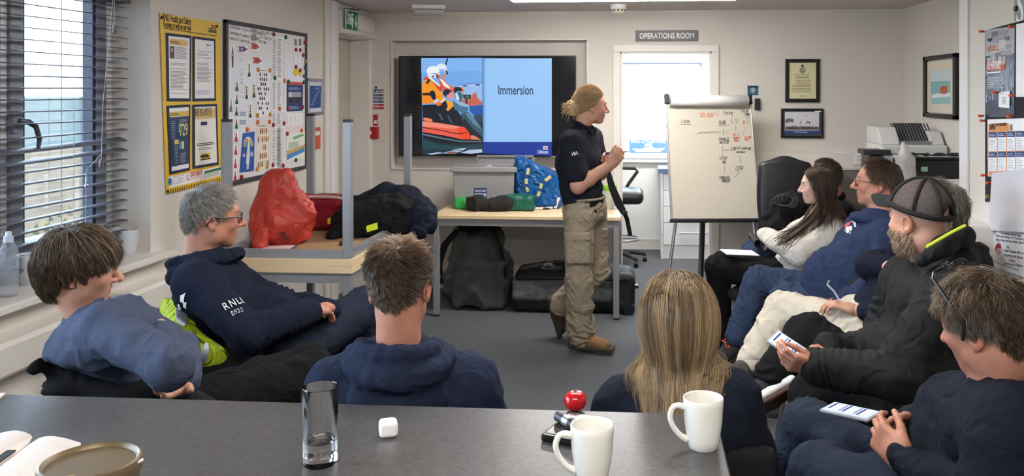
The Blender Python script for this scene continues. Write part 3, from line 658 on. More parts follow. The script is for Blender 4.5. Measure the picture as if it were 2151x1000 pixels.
for q, l, s_ in (([(613,136),(690,146),(688,372),(613,368)],'topmost of the column',1),([(612,372),(688,374),(686,538),(612,532)],'second of the column',2),([(612,540),(684,542),(684,606),(612,606)],'short one under the middle of the column',4),([(612,612),(684,610),(682,828),(612,836)],'lowest of the column',3)):
    card('list_sheet', 'white typed list sheet on the whiteboard, '+l, 'paper', q, WHT, (lambda s_: lambda A, q, o: (A.lines(sub(q,.08,.05,.32,.95), 26, GRYI, o, seed=s_), A.lines(sub(q,.4,.05,.7,.95), 26, GRYI, o, seed=s_+9), A.lines(sub(q,.78,.05,.95,.95), 26, flat(190,190,194), o, seed=s_+5)))(s_), 'typed lists')
for x, l in ((740,'left'),(763,'right')):
    card('tally_strip', 'white strip ending in a yellow tab, '+l+' one of the pair', 'tag', [(x-8,150),(x+9,153),(x+9,342),(x-8,340)], WHT, lambda A, q, o: (A.q(sub(q,.1,.02,.9,.2), flat(120,122,126), o), A.el(*bil(q,.5,.93),11,20, flat(226,196,50), o+.0004)), 'tally strips')
card('tractor_poster', 'blue poster with a photo of a machine, right side of the whiteboard', 'poster', [(694,384),(780,388),(778,532),(694,536)], flat(40,62,112), lambda A, q, o: (A.q(sub(q,.03,-.04,.97,.07), flat(186,80,66), o), A.q(sub(q,.1,.32,.9,.72), flat(150,158,176), o), A.q(sub(q,.1,.5,.9,.72), flat(60,60,70), o+.0003), A.el(*bil(q,.25,.6),8,12, INK, o+.0006), A.el(*bil(q,.7,.6),7,11, INK, o+.0006), A.q(sub(q,.1,.34,.3,.5), flat(210,206,200), o+.0006), A.lines(sub(q,.1,.14,.9,.26), 3, flat(140,156,190), o), A.lines(sub(q,.1,.8,.85,.93), 3, flat(140,156,190), o)))
card('rota_sheet', 'small white ruled sheet beneath the blue poster on the whiteboard', 'paper', [(690,548),(780,544),(776,602),(688,610)], WHT, lambda A, q, o: [A.lines(sub(q,.06+.16*i,.15,.1+.16*i,.9), 7, GRYI, o, rag=0) for i in range(6)])
card('harbour_map', 'coloured map sheet with green, sand and blue bands, lower right of whiteboard', 'map', [(692,646),(790,640),(788,776),(692,800)], flat(234,234,226), lambda A, q, o: (A.q([bil(q,.02,.72),bil(q,.5,.66),bil(q,.98,.6),bil(q,.98,.78),bil(q,.5,.86),bil(q,.02,.95)], flat(70,140,196), o), A.q([bil(q,.02,.62),bil(q,.5,.58),bil(q,.98,.5),bil(q,.98,.62),bil(q,.5,.7),bil(q,.02,.76)], flat(208,172,104), o+.0002), A.q([bil(q,.35,.18),bil(q,.9,.08),bil(q,.95,.16),bil(q,.38,.27)], flat(120,170,130), o+.0002), A.lines(sub(q,.1,.35,.8,.58), 6, flat(130,146,120), o+.0004, seed=5)))
def bottle_art(A, q, o):
    A.el(*bil(q,.5,.33),24,46, WHT, o, 20)
    for k, c in enumerate((flat(206,70,60),flat(230,190,80),flat(110,170,110),flat(60,140,190))): A.el(*bil(q,.5,.36),(23-3*k),(44-6*k), c, o+.0003*(k+1), 20)
    A.q(sub(q,.06,.36,.94,.95), flat(40,86,160), o+.0018); A.q([bil(q,.45,.12),bil(q,.55,.12),bil(q,.64,.6),bil(q,.62,.8),bil(q,.4,.8),bil(q,.38,.6)], flat(214,220,230), o+.0022); A.q(sub(q,.44,.8,.6,.93), flat(190,206,226), o+.0022); A.lines(sub(q,.68,.5,.92,.62), 4, WHT, o+.0022, rag=.4); A.lines(sub(q,.08,.52,.32,.6), 3, WHT, o+.0022, rag=.4)
card('rainbow_poster', 'blue poster with a rainbow arch over a white bottle shape, lower whiteboard', 'poster', [(462,650),(524,640),(520,848),(444,858)], flat(44,92,166), bottle_art)
def magnet(x, y, m, lab, grp):
    p = PL(*hs((x, y)), .0165); b = MB(); b.lathe([(0,.009),(.011,.009),(.0135,.006),(.014,0)], p, m, 14, axis=rot(0,0,PI/2)); o = b.build('magnet'); tag(o, lab, 'magnet', grp)
MR, MG, MO, MY = [mat('magnet_'+n, S(*c), .35) for n, c in (('red',(150,34,44)),('green',(28,86,64)),('orange',(224,116,52)),('yellow',(206,150,56)))]
for x, y in ((623,131),(740,211),(762,213),(786,173),(778,239),(740,301),(762,319),(697,520),(776,512),(620,607),(676,598),(694,652),(672,820),(618,817),(452,880)): magnet(x, y, MR, 'small round dark red magnet on the whiteboard', 'red magnets')
for x, y in ((686,146),(788,306),(782,382),(700,379),(628,360),(740,790),(784,349)): magnet(x, y, MG, 'small round dark green magnet on the whiteboard', 'green magnets')
for x, y in ((679,374),(654,522),(538,592),(600,590),(484,630),(770,635)): magnet(x, y, MO, 'small round orange magnet on the whiteboard', 'orange magnets')
for x, y in ((540,316),(602,320),(537,556),(603,552),(790,272),(535,838),(587,826)): magnet(x, y, MY, 'small round amber magnet on the whiteboard', 'amber magnets')
# --- blue notice in a snap frame beside the whiteboard
N_ = empty('notice_frame', PL(658,203), 'small silver snap frame with a blue notice, between whiteboard and fire exit', 'notice')
ny0, ny1, nz0, nz1 = 5.83, 6.11, 1.50, 1.755
MB().box((XL+.003,ny0+.01,nz0+.01), (XL+.012,ny1-.01,nz1-.01), flat(200,202,208)).build('backing', N_)
b = MB()
for ya, za, yb, zb in ((ny0,nz0,ny0+.02,nz1),(ny1-.02,nz0,ny1,nz1),(ny0,nz0,ny1,nz0+.02),(ny0,nz1-.02,ny1,nz1)): b.box((XL+.002,ya,za), (XL+.022,yb,zb), M_alu)
bevel(b.build('snap_border', N_), .005)
a = Art(PL); qn = [(647,180),(671,181),(670,226),(647,228)]; a.q(qn, flat(44,76,134), .013); a.lines(sub(qn,.5,.06,.9,.16), 2, flat(170,186,214), .0135)
for i in range(7): a.q(sub(qn,.1+.1*i,.82-.1*i,.26+.1*i,.87-.1*i), flat(150,176,206), .0135)
a.build('notice_print', N_)
OC = empty('orange_card_holder', PL(662,292), 'slim orange holder on the wall behind the upturned table leg', 'card holder')  # plain orange card holder flat on the wall, without a frame
qo = [(655,268),(669,267),(669,312),(655,314)]; Art(PL).slab(qo, mat('orange_card', S(196,92,58), .5), .003, .012).build('card', OC); Art(PL).slab([(657,276),(667,275),(667,284),(657,285)], flat(226,214,200), .015, .002).build('label_strip', OC)
# --- fire exit sign hung above the door, facing the room
pe = onX(740,42,XL+.045); FE = empty('fire_exit_sign', pe, 'green fire exit sign with a running figure and down arrow above the door', 'sign')
PE = plane((XL+.078,6.8,2.2), (1,0,0)); qe = [(727,20),(753,25),(752,67),(727,61)]
a = Art(PE); a.slab(qe, flat(226,232,228), -.008, .006).build('panel', FE)
a = Art(PE); a.q(sub(qe,.03,.03,.97,.97), flat(24,116,72), -.0015)
W2_ = flat(232,240,234); a.el(*bil(qe,.52,.2),2.2,2.6, W2_, -.001); a.q([bil(qe,.46,.3),bil(qe,.58,.3),bil(qe,.62,.6),bil(qe,.56,.9),bil(qe,.5,.9),bil(qe,.5,.65),bil(qe,.4,.75),bil(qe,.36,.7)], W2_, -.001); a.q([bil(qe,.58,.34),bil(qe,.68,.48),bil(qe,.66,.54),bil(qe,.56,.44)], W2_, -.001); a.q([bil(qe,.3,.4),bil(qe,.42,.32),bil(qe,.46,.38),bil(qe,.34,.5)], W2_, -.001)
a.q([bil(qe,.8,.2),bil(qe,.86,.2),bil(qe,.86,.55),bil(qe,.95,.5),bil(qe,.83,.86),bil(qe,.71,.5),bil(qe,.8,.55)], W2_, -.001); a.build('pictogram', FE)
wtext('sign_lettering', 'Fire', PE, bil(qe,.05,.28), bil(qe,.4,.28), .085, W2_, FE, -.0008, sx=1.0, bold=.01); wtext('sign_lettering', 'exit', PE, bil(qe,.05,.55), bil(qe,.4,.55), .085, W2_, FE, -.0008, sx=1.0, bold=.01)
MB().cyl((XL+.0,pe.y-.05,2.315), (XL+.08,pe.y-.05,2.315), .006, M_alu).cyl((XL+.0,pe.y+.08,2.315), (XL+.08,pe.y+.08,2.315), .006, M_alu).build('bracket', FE)
# --- back wall signs
PB = plane((0,YB,1), (0,-1,0))
FA = empty('fire_action_sign', PB(790,206), 'blue and red fire action notice on the wall left of the screen', 'sign')
Art(PB).slab(R4(774,187,807,231), flat(226,226,222), .001, .002).build('panel', FA)
a = Art(PB); a.q(R4(774.5,188,806.5,195), NAVY, .0035); a.el(790,184,2.6,2.8, NAVY, .0035)
for i, (m, m2) in enumerate(((flat(58,72,112),flat(190,80,80)),(flat(58,72,112),flat(140,150,160)),(flat(58,72,112),flat(60,100,90)),(flat(170,56,58),None),(flat(170,50,52),None))):
    y = 197.5+i*6.8; a.q(R4(783,y,806.5,y+5), m, .0035); a.el(778.3,y+2.6,2.2,2.5, NAVY if i < 3 else flat(190,100,96), .0035); a.lines(R4(784,y+1.2,799,y+3.8), 2, flat(200,204,216), .004, fill=.3)
    if m2: a.q(R4(801.5,y+.6,806,y+4.4), m2, .004)
a.build('printed_panels', FA); wtext('sign_lettering', 'Fire action', PB, (777,191.6), (806,191.6), .032, WHT, FA, .004, bold=.01)
FC = empty('fire_alarm_sign', PB(782,252), 'square red sign of a hand pressing an alarm button', 'sign')
Art(PB).slab(R4(771,240.5,794,264), flat(176,30,36), .001, .002).build('panel', FC)
a = Art(PB); a.q([(773,252),(776,249),(776,245),(778,245),(778,249),(782,250),(783,256),(781,262),(775,262),(773,257)], WHT, .0035); a.el(777,244.5,2.2,2.4, WHT, .0035); a.el(777,244.5,1.3,1.4, REDI, .004)
for i in range(3): a.q([(785+i*2.6,259),(787+i*2.6,252),(789+i*2.2,253),(787+i*2.6,260)], WHT, .0035)
a.build('pictogram', FC)
CP = empty('alarm_call_point', (-2.265,YB,1.31), 'red break glass fire alarm box at the wall corner below the red sign', 'alarm')
bevel(MB().box((-2.297,YB-.055,1.265), (-2.215,YB,1.365), mat('alarm_red', S(170,34,40), .4)).build('box', CP), .008)
a = Art(plane((0,YB-.056,1), (0,-1,0))); a.q(R4(763,275,780,283), WHT, .001); a.el(771.5,272,2.2,2, WHT, .001); a.q(R4(770,285,774,289), WHT, .001)
for k in range(3): a.el(768+k*3.5,279,1,1, INK, .0015)
a.build('printed_panel', CP)
# --- the screen
TV = empty('wall_television', (-1.29,YB+.05,1.12), 'large flat television on the back wall showing a lifeboat training slide', 'television')
tx0, tx1, tz0, tz1 = -2.045, -.532, 1.118, 1.968; YT = YB-.01
bevel(MB().box((tx0,YT,tz0), (tx1,YT+.05,tz1), mat('television_casing', S(16,16,18), .3)).build('casing', TV), .004)
MB().box((-1.7,YT+.045,1.3), (-.9,YB+.115,1.8), M_dark).build('bracket', TV)
MB().box((tx0+.008,YT-.002,tz0+.014), (tx1-.008,YT,tz1-.008), mat('dark_screen', S(14,15,24), .12, coat=.4)).build('screen', TV)
MB().box((-.74,YT-.004,tz0-.004), (-.60,YT+.02,tz0+.006), M_alu).build('badge_bar', TV)
PT = plane((0,YT-.002,1), (0,-1,0)); cs = lambda p: (880+p[0]/4.543, 115+p[1]/4.543)
a = Art(PT, cs); G = lambda r, g, b, st=1.0: glow(r, g, b, st)
L_ = [0]
def pg(pts, c, st=1.0): L_[0] += 1; a.q(pts, G(*c, st), .0003+L_[0]*.00006)
pg([(22,32),(606,32),(608,940),(36,956)], (110,168,232)); pg([(22,32),(606,32),(606,150),(22,170)], (126,178,240)); pg([(250,90),(266,32),(280,34),(264,100)], (40,60,84)); pg([(380,280),(606,250),(606,440),(420,400)], (146,186,230)); pg([(380,275),(606,255),(606,275),(380,295)], (108,150,214)); pg([(380,300),(606,280),(606,286),(380,306)], (196,216,240))
pg(R4(420,292,460,304), (50,70,110)); pg(R4(540,282,582,294), (50,70,110))
pg([(410,430),(500,420),(510,380),(530,360),(548,366),(556,410),(600,450),(606,476),(480,490),(410,455)], (198,96,78)); pg([(480,490),(608,478),(608,570),(520,575),(486,540)], (28,86,170)); pg([(520,575),(608,570),(608,760),(560,700)], (44,66,92)); pg([(36,600),(608,640),(608,940),(36,956)], (24,52,62))
pg([(30,480),(250,470),(340,500),(420,600),(420,680),(250,660),(130,640),(36,620)], (16,22,34)); pg([(120,610),(330,640),(420,700),(600,800),(520,820),(330,740)], (20,26,36))
pg([(36,610),(60,600),(120,612),(132,630),(120,640),(60,632)], (236,130,84)); pg([(36,635),(180,650),(320,672),(430,690),(470,740),(486,770),(492,806),(420,808),(250,772),(36,738)], (232,92,72)); pg([(36,635),(180,650),(320,672),(420,700),(300,706),(140,690),(36,684)], (240,138,116)); pg([(360,700),(430,690),(480,742),(492,806),(420,808),(380,760)], (238,70,34)); pg([(492,770),(540,770),(606,800),(606,812),(496,808)], (226,120,100))
pg([(36,690),(180,712),(370,752),(470,740),(470,746),(372,760),(180,720),(36,698)], (40,22,30)); pg([(36,738),(250,772),(420,808),(600,812),(608,846),(400,856),(200,846),(36,790)], (20,26,34)); pg([(36,752),(220,790),(400,822),(606,824),(606,832),(400,832),(220,804),(36,766)], (92,120,130)); pg([(36,810),(200,860),(420,880),(608,866),(608,890),(420,902),(200,900),(36,900)], (26,70,76))
for pts in ([(220,940),(330,910),(420,916),(330,946)],[(400,936),(480,908),(600,900),(608,930),(500,946)],[(330,900),(460,890),(420,912)],[(80,946),(180,930),(240,936),(120,954)]): pg(pts, (176,196,226))
pg([(250,936),(320,920),(380,930),(300,948)], (150,84,80))
pg([(400,560),(470,540),(560,640),(608,720),(608,800),(500,740),(420,640)], (50,82,102)); pg([(440,560),(480,550),(590,690),(600,720),(520,660)], (92,128,150)); pg([(430,600),(500,690),(608,790),(608,820),(510,760),(420,660)], (24,30,40))
pg([(240,430),(320,450),(330,490),(280,538),(250,520)], (242,160,40)); pg([(320,440),(400,450),(470,490),(470,530),(420,560),(340,520)], (70,110,140)); pg([(330,440),(400,446),(476,480),(470,500),(400,490)], (140,180,210)); pg([(340,370),(400,350),(414,400),(404,450),(366,440)], (50,96,110)); pg([(346,362),(366,366),(388,420),(380,440),(360,430)], (216,220,222))
pg([(186,232),(240,236),(290,290),(330,340),(330,380),(250,370),(200,290)], (214,88,70)); pg([(196,230),(230,240),(290,300),(300,330),(240,300)], (232,228,226)); pg([(290,290),(340,310),(410,308),(432,340),(430,360),(380,346),(320,340)], (228,116,66)); pg([(330,330),(350,306),(400,312),(420,344),(370,346),(340,372)], (22,24,34))
pg([(30,280),(70,224),(120,236),(170,280),(210,340),(250,420),(250,450),(214,462),(160,420),(130,360),(126,340),(96,366),(30,372)], (244,150,32)); pg([(30,372),(100,376),(140,440),(150,462),(30,468)], (240,138,28)); pg([(30,240),(76,204),(110,214),(160,270),(214,300),(226,350),(196,346),(160,300),(110,240),(60,238)], (206,66,54)); pg([(78,204),(112,212),(170,266),(206,292),(200,306),(150,270),(100,230)], (230,226,226)); pg([(64,272),(92,230),(114,240),(84,284)], (40,34,40))
pg([(30,366),(104,360),(112,390),(36,388)], (40,26,28)); pg([(104,352),(132,338),(156,360),(164,420),(140,436),(112,396)], (24,24,34)); pg([(138,444),(180,420),(194,440),(150,464)], (214,206,206)); pg([(150,464),(194,444),(216,480),(180,488)], (240,120,40)); pg([(206,446),(244,410),(256,430),(220,464)], (218,210,210)); pg([(214,466),(256,432),(276,490),(262,526),(226,510)], (26,24,32))
pg([(164,180),(196,166),(206,190),(202,220),(176,240),(164,222)], (196,120,110)); pg([(210,206),(246,180),(258,196),(252,232),(232,236)], (204,130,112))
def ring(cx, cy, rx, ry, c, a0=0, a1=2*PI): pg([(cx+rx*math.cos(a0+(a1-a0)*i/18), cy-ry*math.sin(a0+(a1-a0)*i/18)) for i in range(19)], c)
ring(214,128,50,44,(226,230,240),-.3,PI+.2); pg([(236,150),(268,140),(284,190),(258,192),(246,168)], (206,214,226)); pg([(250,150),(272,156),(284,190),(262,190)], (60,50,56))
ring(136,160,62,52,(236,240,248),-.25,PI+.35); pg([(78,170),(160,190),(166,222),(124,214),(84,200)], (222,228,238)); pg([(160,180),(192,160),(206,196),(176,186)], (200,208,222)); ring(137,206,9,9,(40,44,60)); pg([(168,190),(180,184),(188,226),(174,222)], (60,50,56))
ring(272,368,44,40,(34,26,40),-.2,PI+.4); pg([(266,402),(300,356),(326,360),(338,408),(322,420),(280,416)], (226,140,140)); pg([(236,380),(262,410),(268,392),(250,364)], (34,26,40))
pg([(404,376),(432,374),(432,414),(404,416)], (70,120,120)); pg(R4(432,380,498,420), (30,34,40)); pg(R4(446,386,480,414), (86,100,84)); pg(R4(446,420,462,468), (28,32,40))
pg([(180,560),(200,556),(236,620),(216,626)], (60,80,96)); pg([(270,580),(282,576),(322,650),(310,660)], (70,90,104))
a.build('screen_picture', TV)
t3 = lambda p: (820+p[0]/3.333, 80+p[1]/3.333)
a = Art(PT, t3); a.q([(648,142),(1130,142),(1130,727),(650,727)], G(148,196,244), .0003)
for i in range(10): a.q([(648+i*2,142),(650+i*2,142),(652+i*2,727),(650+i*2,727)], G(96+5*i,150+5*i,206+4*i), .0005)
a.q([(650,727),(1130,730),(1130,826),(650,808)], G(16,50,150), .0003); a.build('slide_panel', TV)
wtext('slide_lettering', 'Immersion', PT, t3((752,366)), t3((996,367)), .112, G(30,52,92), TV, .0012, bold=.012, sx=.97)
wtext('logo_lettering', 'Lifeboats', PT, t3((1030,797)), t3((1104,798)), .043, G(226,234,250), TV, .0012, bold=.008, sx=.9)
a = Art(PT, t3)
for dx, dy, c in ((-8,-7,(226,226,236)),(8,-7,(226,226,236)),(-8,6,(226,226,236)),(8,6,(226,226,236)),(0,0,(180,60,80))): a.q(R4(1086+dx-7,770+dy-6,1086+dx+7,770+dy+6), G(*c), .0012+(.0003 if c[0] == 180 else 0))
a.build('logo_flag', TV)
# --- operations room sign
OS = empty('operations_sign', PB(1401,76), 'black OPERATIONS ROOM sign above the doorway', 'sign')
bevel(MB().box((-.033,YB-.006,2.083), (.487,YB,2.175), mat('sign_black', S(30,28,28), .3)).build('panel', OS), .002)
text('sign_lettering', 'OPERATIONS ROOM', (.227,YB-.0065,2.127), (1,0,0), (0,0,1), .066, WHT, OS, bold=.012, fit=.45)
# --- framed certificate and framed crew photograph
def picture(name, lab, x0, x1, z0, z1, fw, P, Y=YB):
    e = empty(name, ((x0+x1)/2,Y,z0), lab, 'picture'); b = MB()
    for lo, hi in (((x0,z0),(x0+fw,z1)),((x1-fw,z0),(x1,z1)),((x0+fw,z0),(x1-fw,z0+fw)),((x0+fw,z1-fw),(x1-fw,z1))): b.box((lo[0],Y-.022,lo[1]), (hi[0],Y,hi[1]), M_black)
    bevel(b.build('picture_frame', e), .003); return e
CF = picture('framed_certificate', 'black framed cream certificate, upper of the two frames right of the flip chart', 1.195, 1.472, 1.577, 1.933, .03, PB)
pc = plane((0,YB-.012,1), (0,-1,0)); c4 = lambda p: (1630+p[0]/5.267, 110+p[1]/5.267); a = Art(pc, c4)
a.slab(R4(140,108,446,520), flat(214,208,166), -.006, .006); a.q(R4(200,246,376,250), INK, .0006); GI = flat(130,124,96)
for i in range(3): a.el(294,199,32-6*i,34-6*i, [INK, flat(200,194,156), flat(110,104,90)][i], .0006+.0003*i)
a.el(294,199,14,15, flat(200,194,156), .002); a.q(R4(291,186,297,214), INK, .0023); a.q([(278,160),(282,142),(294,136),(306,142),(310,160)], INK, .0008)
for y0_, y1_, n_, x0_, x1_ in ((262,290,3,220,368),(356,384,3,180,396),(394,418,3,176,396),(424,442,2,170,400),(476,490,2,268,316)): a.lines(R4(x0_,y0_,x1_,y1_), n_, GI, .0006, rag=.1)
a.build('certificate_print', CF)
wtext('certificate_lettering', 'Littlestone on Sea', pc, c4((208,311)), c4((376,311)), .021, flat(110,60,44), CF, .001, shear=.3); wtext('certificate_lettering', 'Lifeboat Station', pc, c4((214,338)), c4((376,338)), .021, flat(110,60,44), CF, .001, shear=.3)
CR = picture('framed_crew_photo', 'black framed crew photograph with blue caption, lower of the two frames', 1.16, 1.502, 1.284, 1.526, .018, PB)
a = Art(pc, c4); a.slab(R4(78,640,506,920), flat(64,66,84), -.006, .006); a.q(R4(98,658,476,866), flat(206,206,214), .0006); a.q([(98,840),(476,846),(476,866),(98,866)], flat(216,200,196), .0008); a.q(R4(96,864,476,900), flat(34,66,124), .0008); a.q(R4(428,642,498,660), WHT, .0008)
r = random.Random(4)
for i in range(44):
    x = 104+i*8.4; h = r.uniform(34,52); c = r.choice([flat(50,44,60),flat(84,60,70),flat(36,34,44),flat(110,70,70)]); a.q(R4(x,856-h*.85,x+7.6,856), c, .001); a.el(x+4,856-h*.85,3.4,4.4, r.choice([flat(190,150,140),flat(230,230,232),flat(70,60,66)]), .0013, 8)
a.q([(102,780),(104,740),(130,730),(196,736),(192,776),(160,770)], flat(96,100,116), .0009); a.q([(330,800),(334,768),(352,762),(378,768),(380,800),(372,800),(366,778),(342,778),(340,800)], flat(90,86,100), .0009); a.lines(R4(200,876,370,890), 2, flat(190,204,230), .0012, rag=.2)
a.q([(314,706),(344,690),(346,694),(318,710)], flat(110,106,116), .0009); a.q([(262,790),(270,756),(278,756),(284,790)], flat(140,130,140), .0009)
a.build('photo_print', CR)
# --- little wall controls by the flip chart
WC = empty('wall_sticker', PB(1581,190), 'square teal sticker with a round dial above the flip chart', 'sticker')
Art(PB).slab(R4(1570,180,1593,200), flat(52,96,120), .001, .004).build('panel', WC)
a = Art(PB); a.q(R4(1570,180,1593,184), flat(34,60,84), .0053); [a.el(1581.5,190,8-2*i,8-2*i, [flat(24,52,72), flat(150,190,206), flat(40,70,92), WHT][i], .0053+.0003*i) for i in range(4)]
a.build('dial_print', WC)
o = MB().box((.945,YB-.035,1.515), (.99,YB,1.61), mat('dark_blue_box', S(34,36,52), .4)).build('intercom_box'); bevel(o, .006); tag(o, 'small dark box on the wall beside the top of the flip chart', 'wall box')  # small dark wall box, taken for an intercom rather than a switch
SK = empty('power_socket', (1.812,YB-.055,1.115), 'white double power socket on the trunking above the seated men', 'socket')
bevel(MB().box((1.735,YB-.066,1.07), (1.89,YB-.055,1.158), M_upvc).build('plate', SK), .004)
b = MB()
for cx_ in (1.775,1.848): b.box((cx_-.003,YB-.068,1.13), (cx_+.003,YB-.0655,1.142), INK).box((cx_-.013,YB-.068,1.108), (cx_-.007,YB-.0655,1.114), INK).box((cx_+.007,YB-.068,1.108), (cx_+.013,YB-.0655,1.114), INK)
b.build('pin_slots', SK)
# --- framed boat picture on the alcove wall
BP = empty('framed_boat_picture', (XR,6.36,1.475), 'black framed pale picture of a small red boat at sea, on the alcove wall', 'picture')
b = MB(); ya, yb, za, zb, fw = 6.03, 6.70, 1.475, 1.925, .05
for lo, hi in (((ya,za),(ya+fw,zb)),((yb-fw,za),(yb,zb)),((ya,za),(yb,za+.03)),((ya,zb-.03),(yb,zb))): b.box((XR-.028,lo[0],lo[1]), (XR,hi[0],hi[1]), M_black)
bevel(b.build('picture_frame', BP), .003)
PR = onwall(XR); c5 = lambda p: (1601+p[0]/2, p[1]/2); a = Art(PR, c5)
a.slab([(696,260),(816,250),(816,480),(698,470)], flat(214,206,190), .006, .004); a.q([(714,300),(798,290),(798,438),(716,436)], flat(196,212,212), .0105); a.q([(714,342),(798,340),(798,400),(716,402)], flat(132,178,178), .011); a.q([(716,402),(798,398),(798,438),(716,436)], flat(150,186,190), .011); a.q([(718,400),(740,392),(770,396),(798,388),(798,406),(720,412)], flat(226,230,230), .0115); a.q([(752,374),(760,362),(784,362),(786,386),(768,396),(756,388)], flat(190,92,70), .012)
a.build('print', BP)
# ================================================================== furniture and loose things
M_wood = mat('light_maple', S(226,200,160), .45, noise=(6,.07), stretch=(1,14,14)); M_ply = mat('table_underside', S(176,140,104), .7, noise=(14,.06))
M_blk = mat('black_nylon', S(22,22,24), .8, spec=.2, noise=(40,.15), bump=(500,.25,.001)); M_chfab = mat('black_chair_fabric', S(24,24,28), .9, bump=(600,.3,.001))
M_char = mat('charcoal_canvas', S(66,68,68), .75, noise=(12,.12), bump=(420,.25,.001)); M_mid = mat('dark_grey_panel', S(90,90,92), .7, bump=(420,.25,.001))
M_navyfab = mat('navy_fabric', S(24,28,42), .9, spec=.2, bump=(500,.25,.001))
M_leather = mat('black_leather', S(26,26,29), .38, noise=(30,.1), bump=(160,.15,.001))
# --- venetian blind
VB = empty('venetian_blind', (-2.42,2.4,2.1), 'grey slatted blind hanging in front of the side window', 'blind')
M_slat = mat('grey_slat', S(86,90,102), .45); b = MB(); z = 2.055; i = 0
while z > .97:
    w, t = .023, .006; ang = math.radians(6.5-.18*i)
    sag = 0
    if i in (13,14): ang = math.radians(24-9*(i-13))
    n = 16; vs = []
    for j in range(n+1):
        y = .92+2.98*j/n; dz = .0012*math.sin(j*.8+i)-(.012*math.sin(PI*j/n) if i in (12,13,14) else 0)
        for k in (-1,-.35,.35,1): vs.append((-2.42+k*w*math.cos(ang), y, z+dz-k*w*math.sin(ang)+.003*(1-k*k)))
    b.add(vs, [(j*4+k, j*4+k+1, (j+1)*4+k+1, (j+1)*4+k) for j in range(n) for k in range(3)], M_slat, True)
    z -= .0475; i += 1
o = b.build('slats', VB); s_ = o.modifiers.new('Solidify', 'SOLIDIFY'); s_.thickness = .0016
bevel(MB().box((-2.455,.91,2.075), (-2.385,3.905,2.125), M_slat).build('head_rail', VB), .004)
bevel(MB().box((-2.445,.92,.955), (-2.395,3.9,.968), M_slat).build('bottom_rail', VB), .003)
M_cord = mat('blind_cord', S(176,178,184), .8); b = MB()
for y in (3.42,3.5,2.4,1.4):
    for dx in (-.027,.027): b.tube([(-2.42+dx,y,2.08), (-2.42+dx,y,.965)], .0012, M_cord, 5)
b.build('ladder_cords', VB)
p1 = onX(240,52,-2.38); p2 = onX(213,333,-2.38); p3 = onX(182,362,-2.38)
b = MB(); b.tube([(-2.38,p1.y,2.08), p1], .0013, M_cord, 5); b.tube([(-2.38,p1.y-.01,2.08), (-2.38,p2.y+.01,1.6), p2], .0013, M_cord, 5); b.tube([p2+Vector((0,0,.02)), p3+Vector((0,0,.01)), p3+Vector((0,-.01,-.25))], .0013, M_cord, 5); b.build('pull_cords', VB)
for p in (p1, p2): MB().lathe([(0,.0),(.006,.0),(.011,-.035),(.008,-.04),(0,-.04)], p, mat('wooden_toggle', S(112,100,92), .5), 12).build('cord_toggle', VB)
MB().lathe([(0,.0),(.005,-.005),(.004,-.05),(.009,-.06),(0,-.065)], p3, thin_glass('clear_plastic', (.9,.92,.95), .2, .1), 10).build('cord_cleat', VB)
# --- things on the sill
def bottle(p):
    e = empty('water_bottle', p, 'clear plastic water bottle with a white cap on the window sill', 'bottle'); g = mat('clear_bottle_plastic', S(214,224,236), .12, alpha=.16)
    pr = [(0,.0),(.028,0),(.034,.006)]+[(.034-.0022*(k % 2), .012+k*.009) for k in range(11)]+[(.034,.115),(.034,.15),(.031,.17),(.02,.196),(.0135,.205),(.0135,.215)]
    MB().lathe(pr, p, g, 28).build('body', e); MB().lathe([(0,.002),(.031,.002),(.031,.145),(0,.145)], p, mat('water_tint', S(190,206,226), .1, alpha=.16), 24).build('water', e)
    MB().lathe([(.0,.24),(.009,.24),(.011,.225),(.0165,.222),(.0165,.203),(.0155,.2)], p, mat('frosted_cap', S(196,208,226), .4), 20).build('cap', e)
pb = onZ(18,622,.9); bottle((pb.x,pb.y,.9))
M_mug = mat('white_china', S(232,229,220), .18, coat=.3)
def cup(p, lab, r=.047, h=.112):
    o = MB().lathe([(0,.003),(r*.7,0),(r*.78,.004),(r*.97,h*.55),(r,h*.97),(r*.97,h),(r*.93,h*.97),(r*.88,h*.5),(r*.66,.012),(0,.01)], p, mat('white_cup', S(206,210,216), .35), 32).build('beaker'); tag(o, lab, 'cup', 'beakers on the window sill')
pc1 = onZ(268,532,.9); cup((pc1.x+.0,pc1.y,.9), 'white beaker at the far end of the sill, front one of the pair')
cup((pc1.x-.098,pc1.y+.02,.9), 'white beaker close to the window glass, rear one of the pair', .044, .125)
pc2 = onZ(64,596,.9); cup((pc2.x,pc2.y,.9), 'white beaker on the sill between the water bottle and the boy', .05, .118)
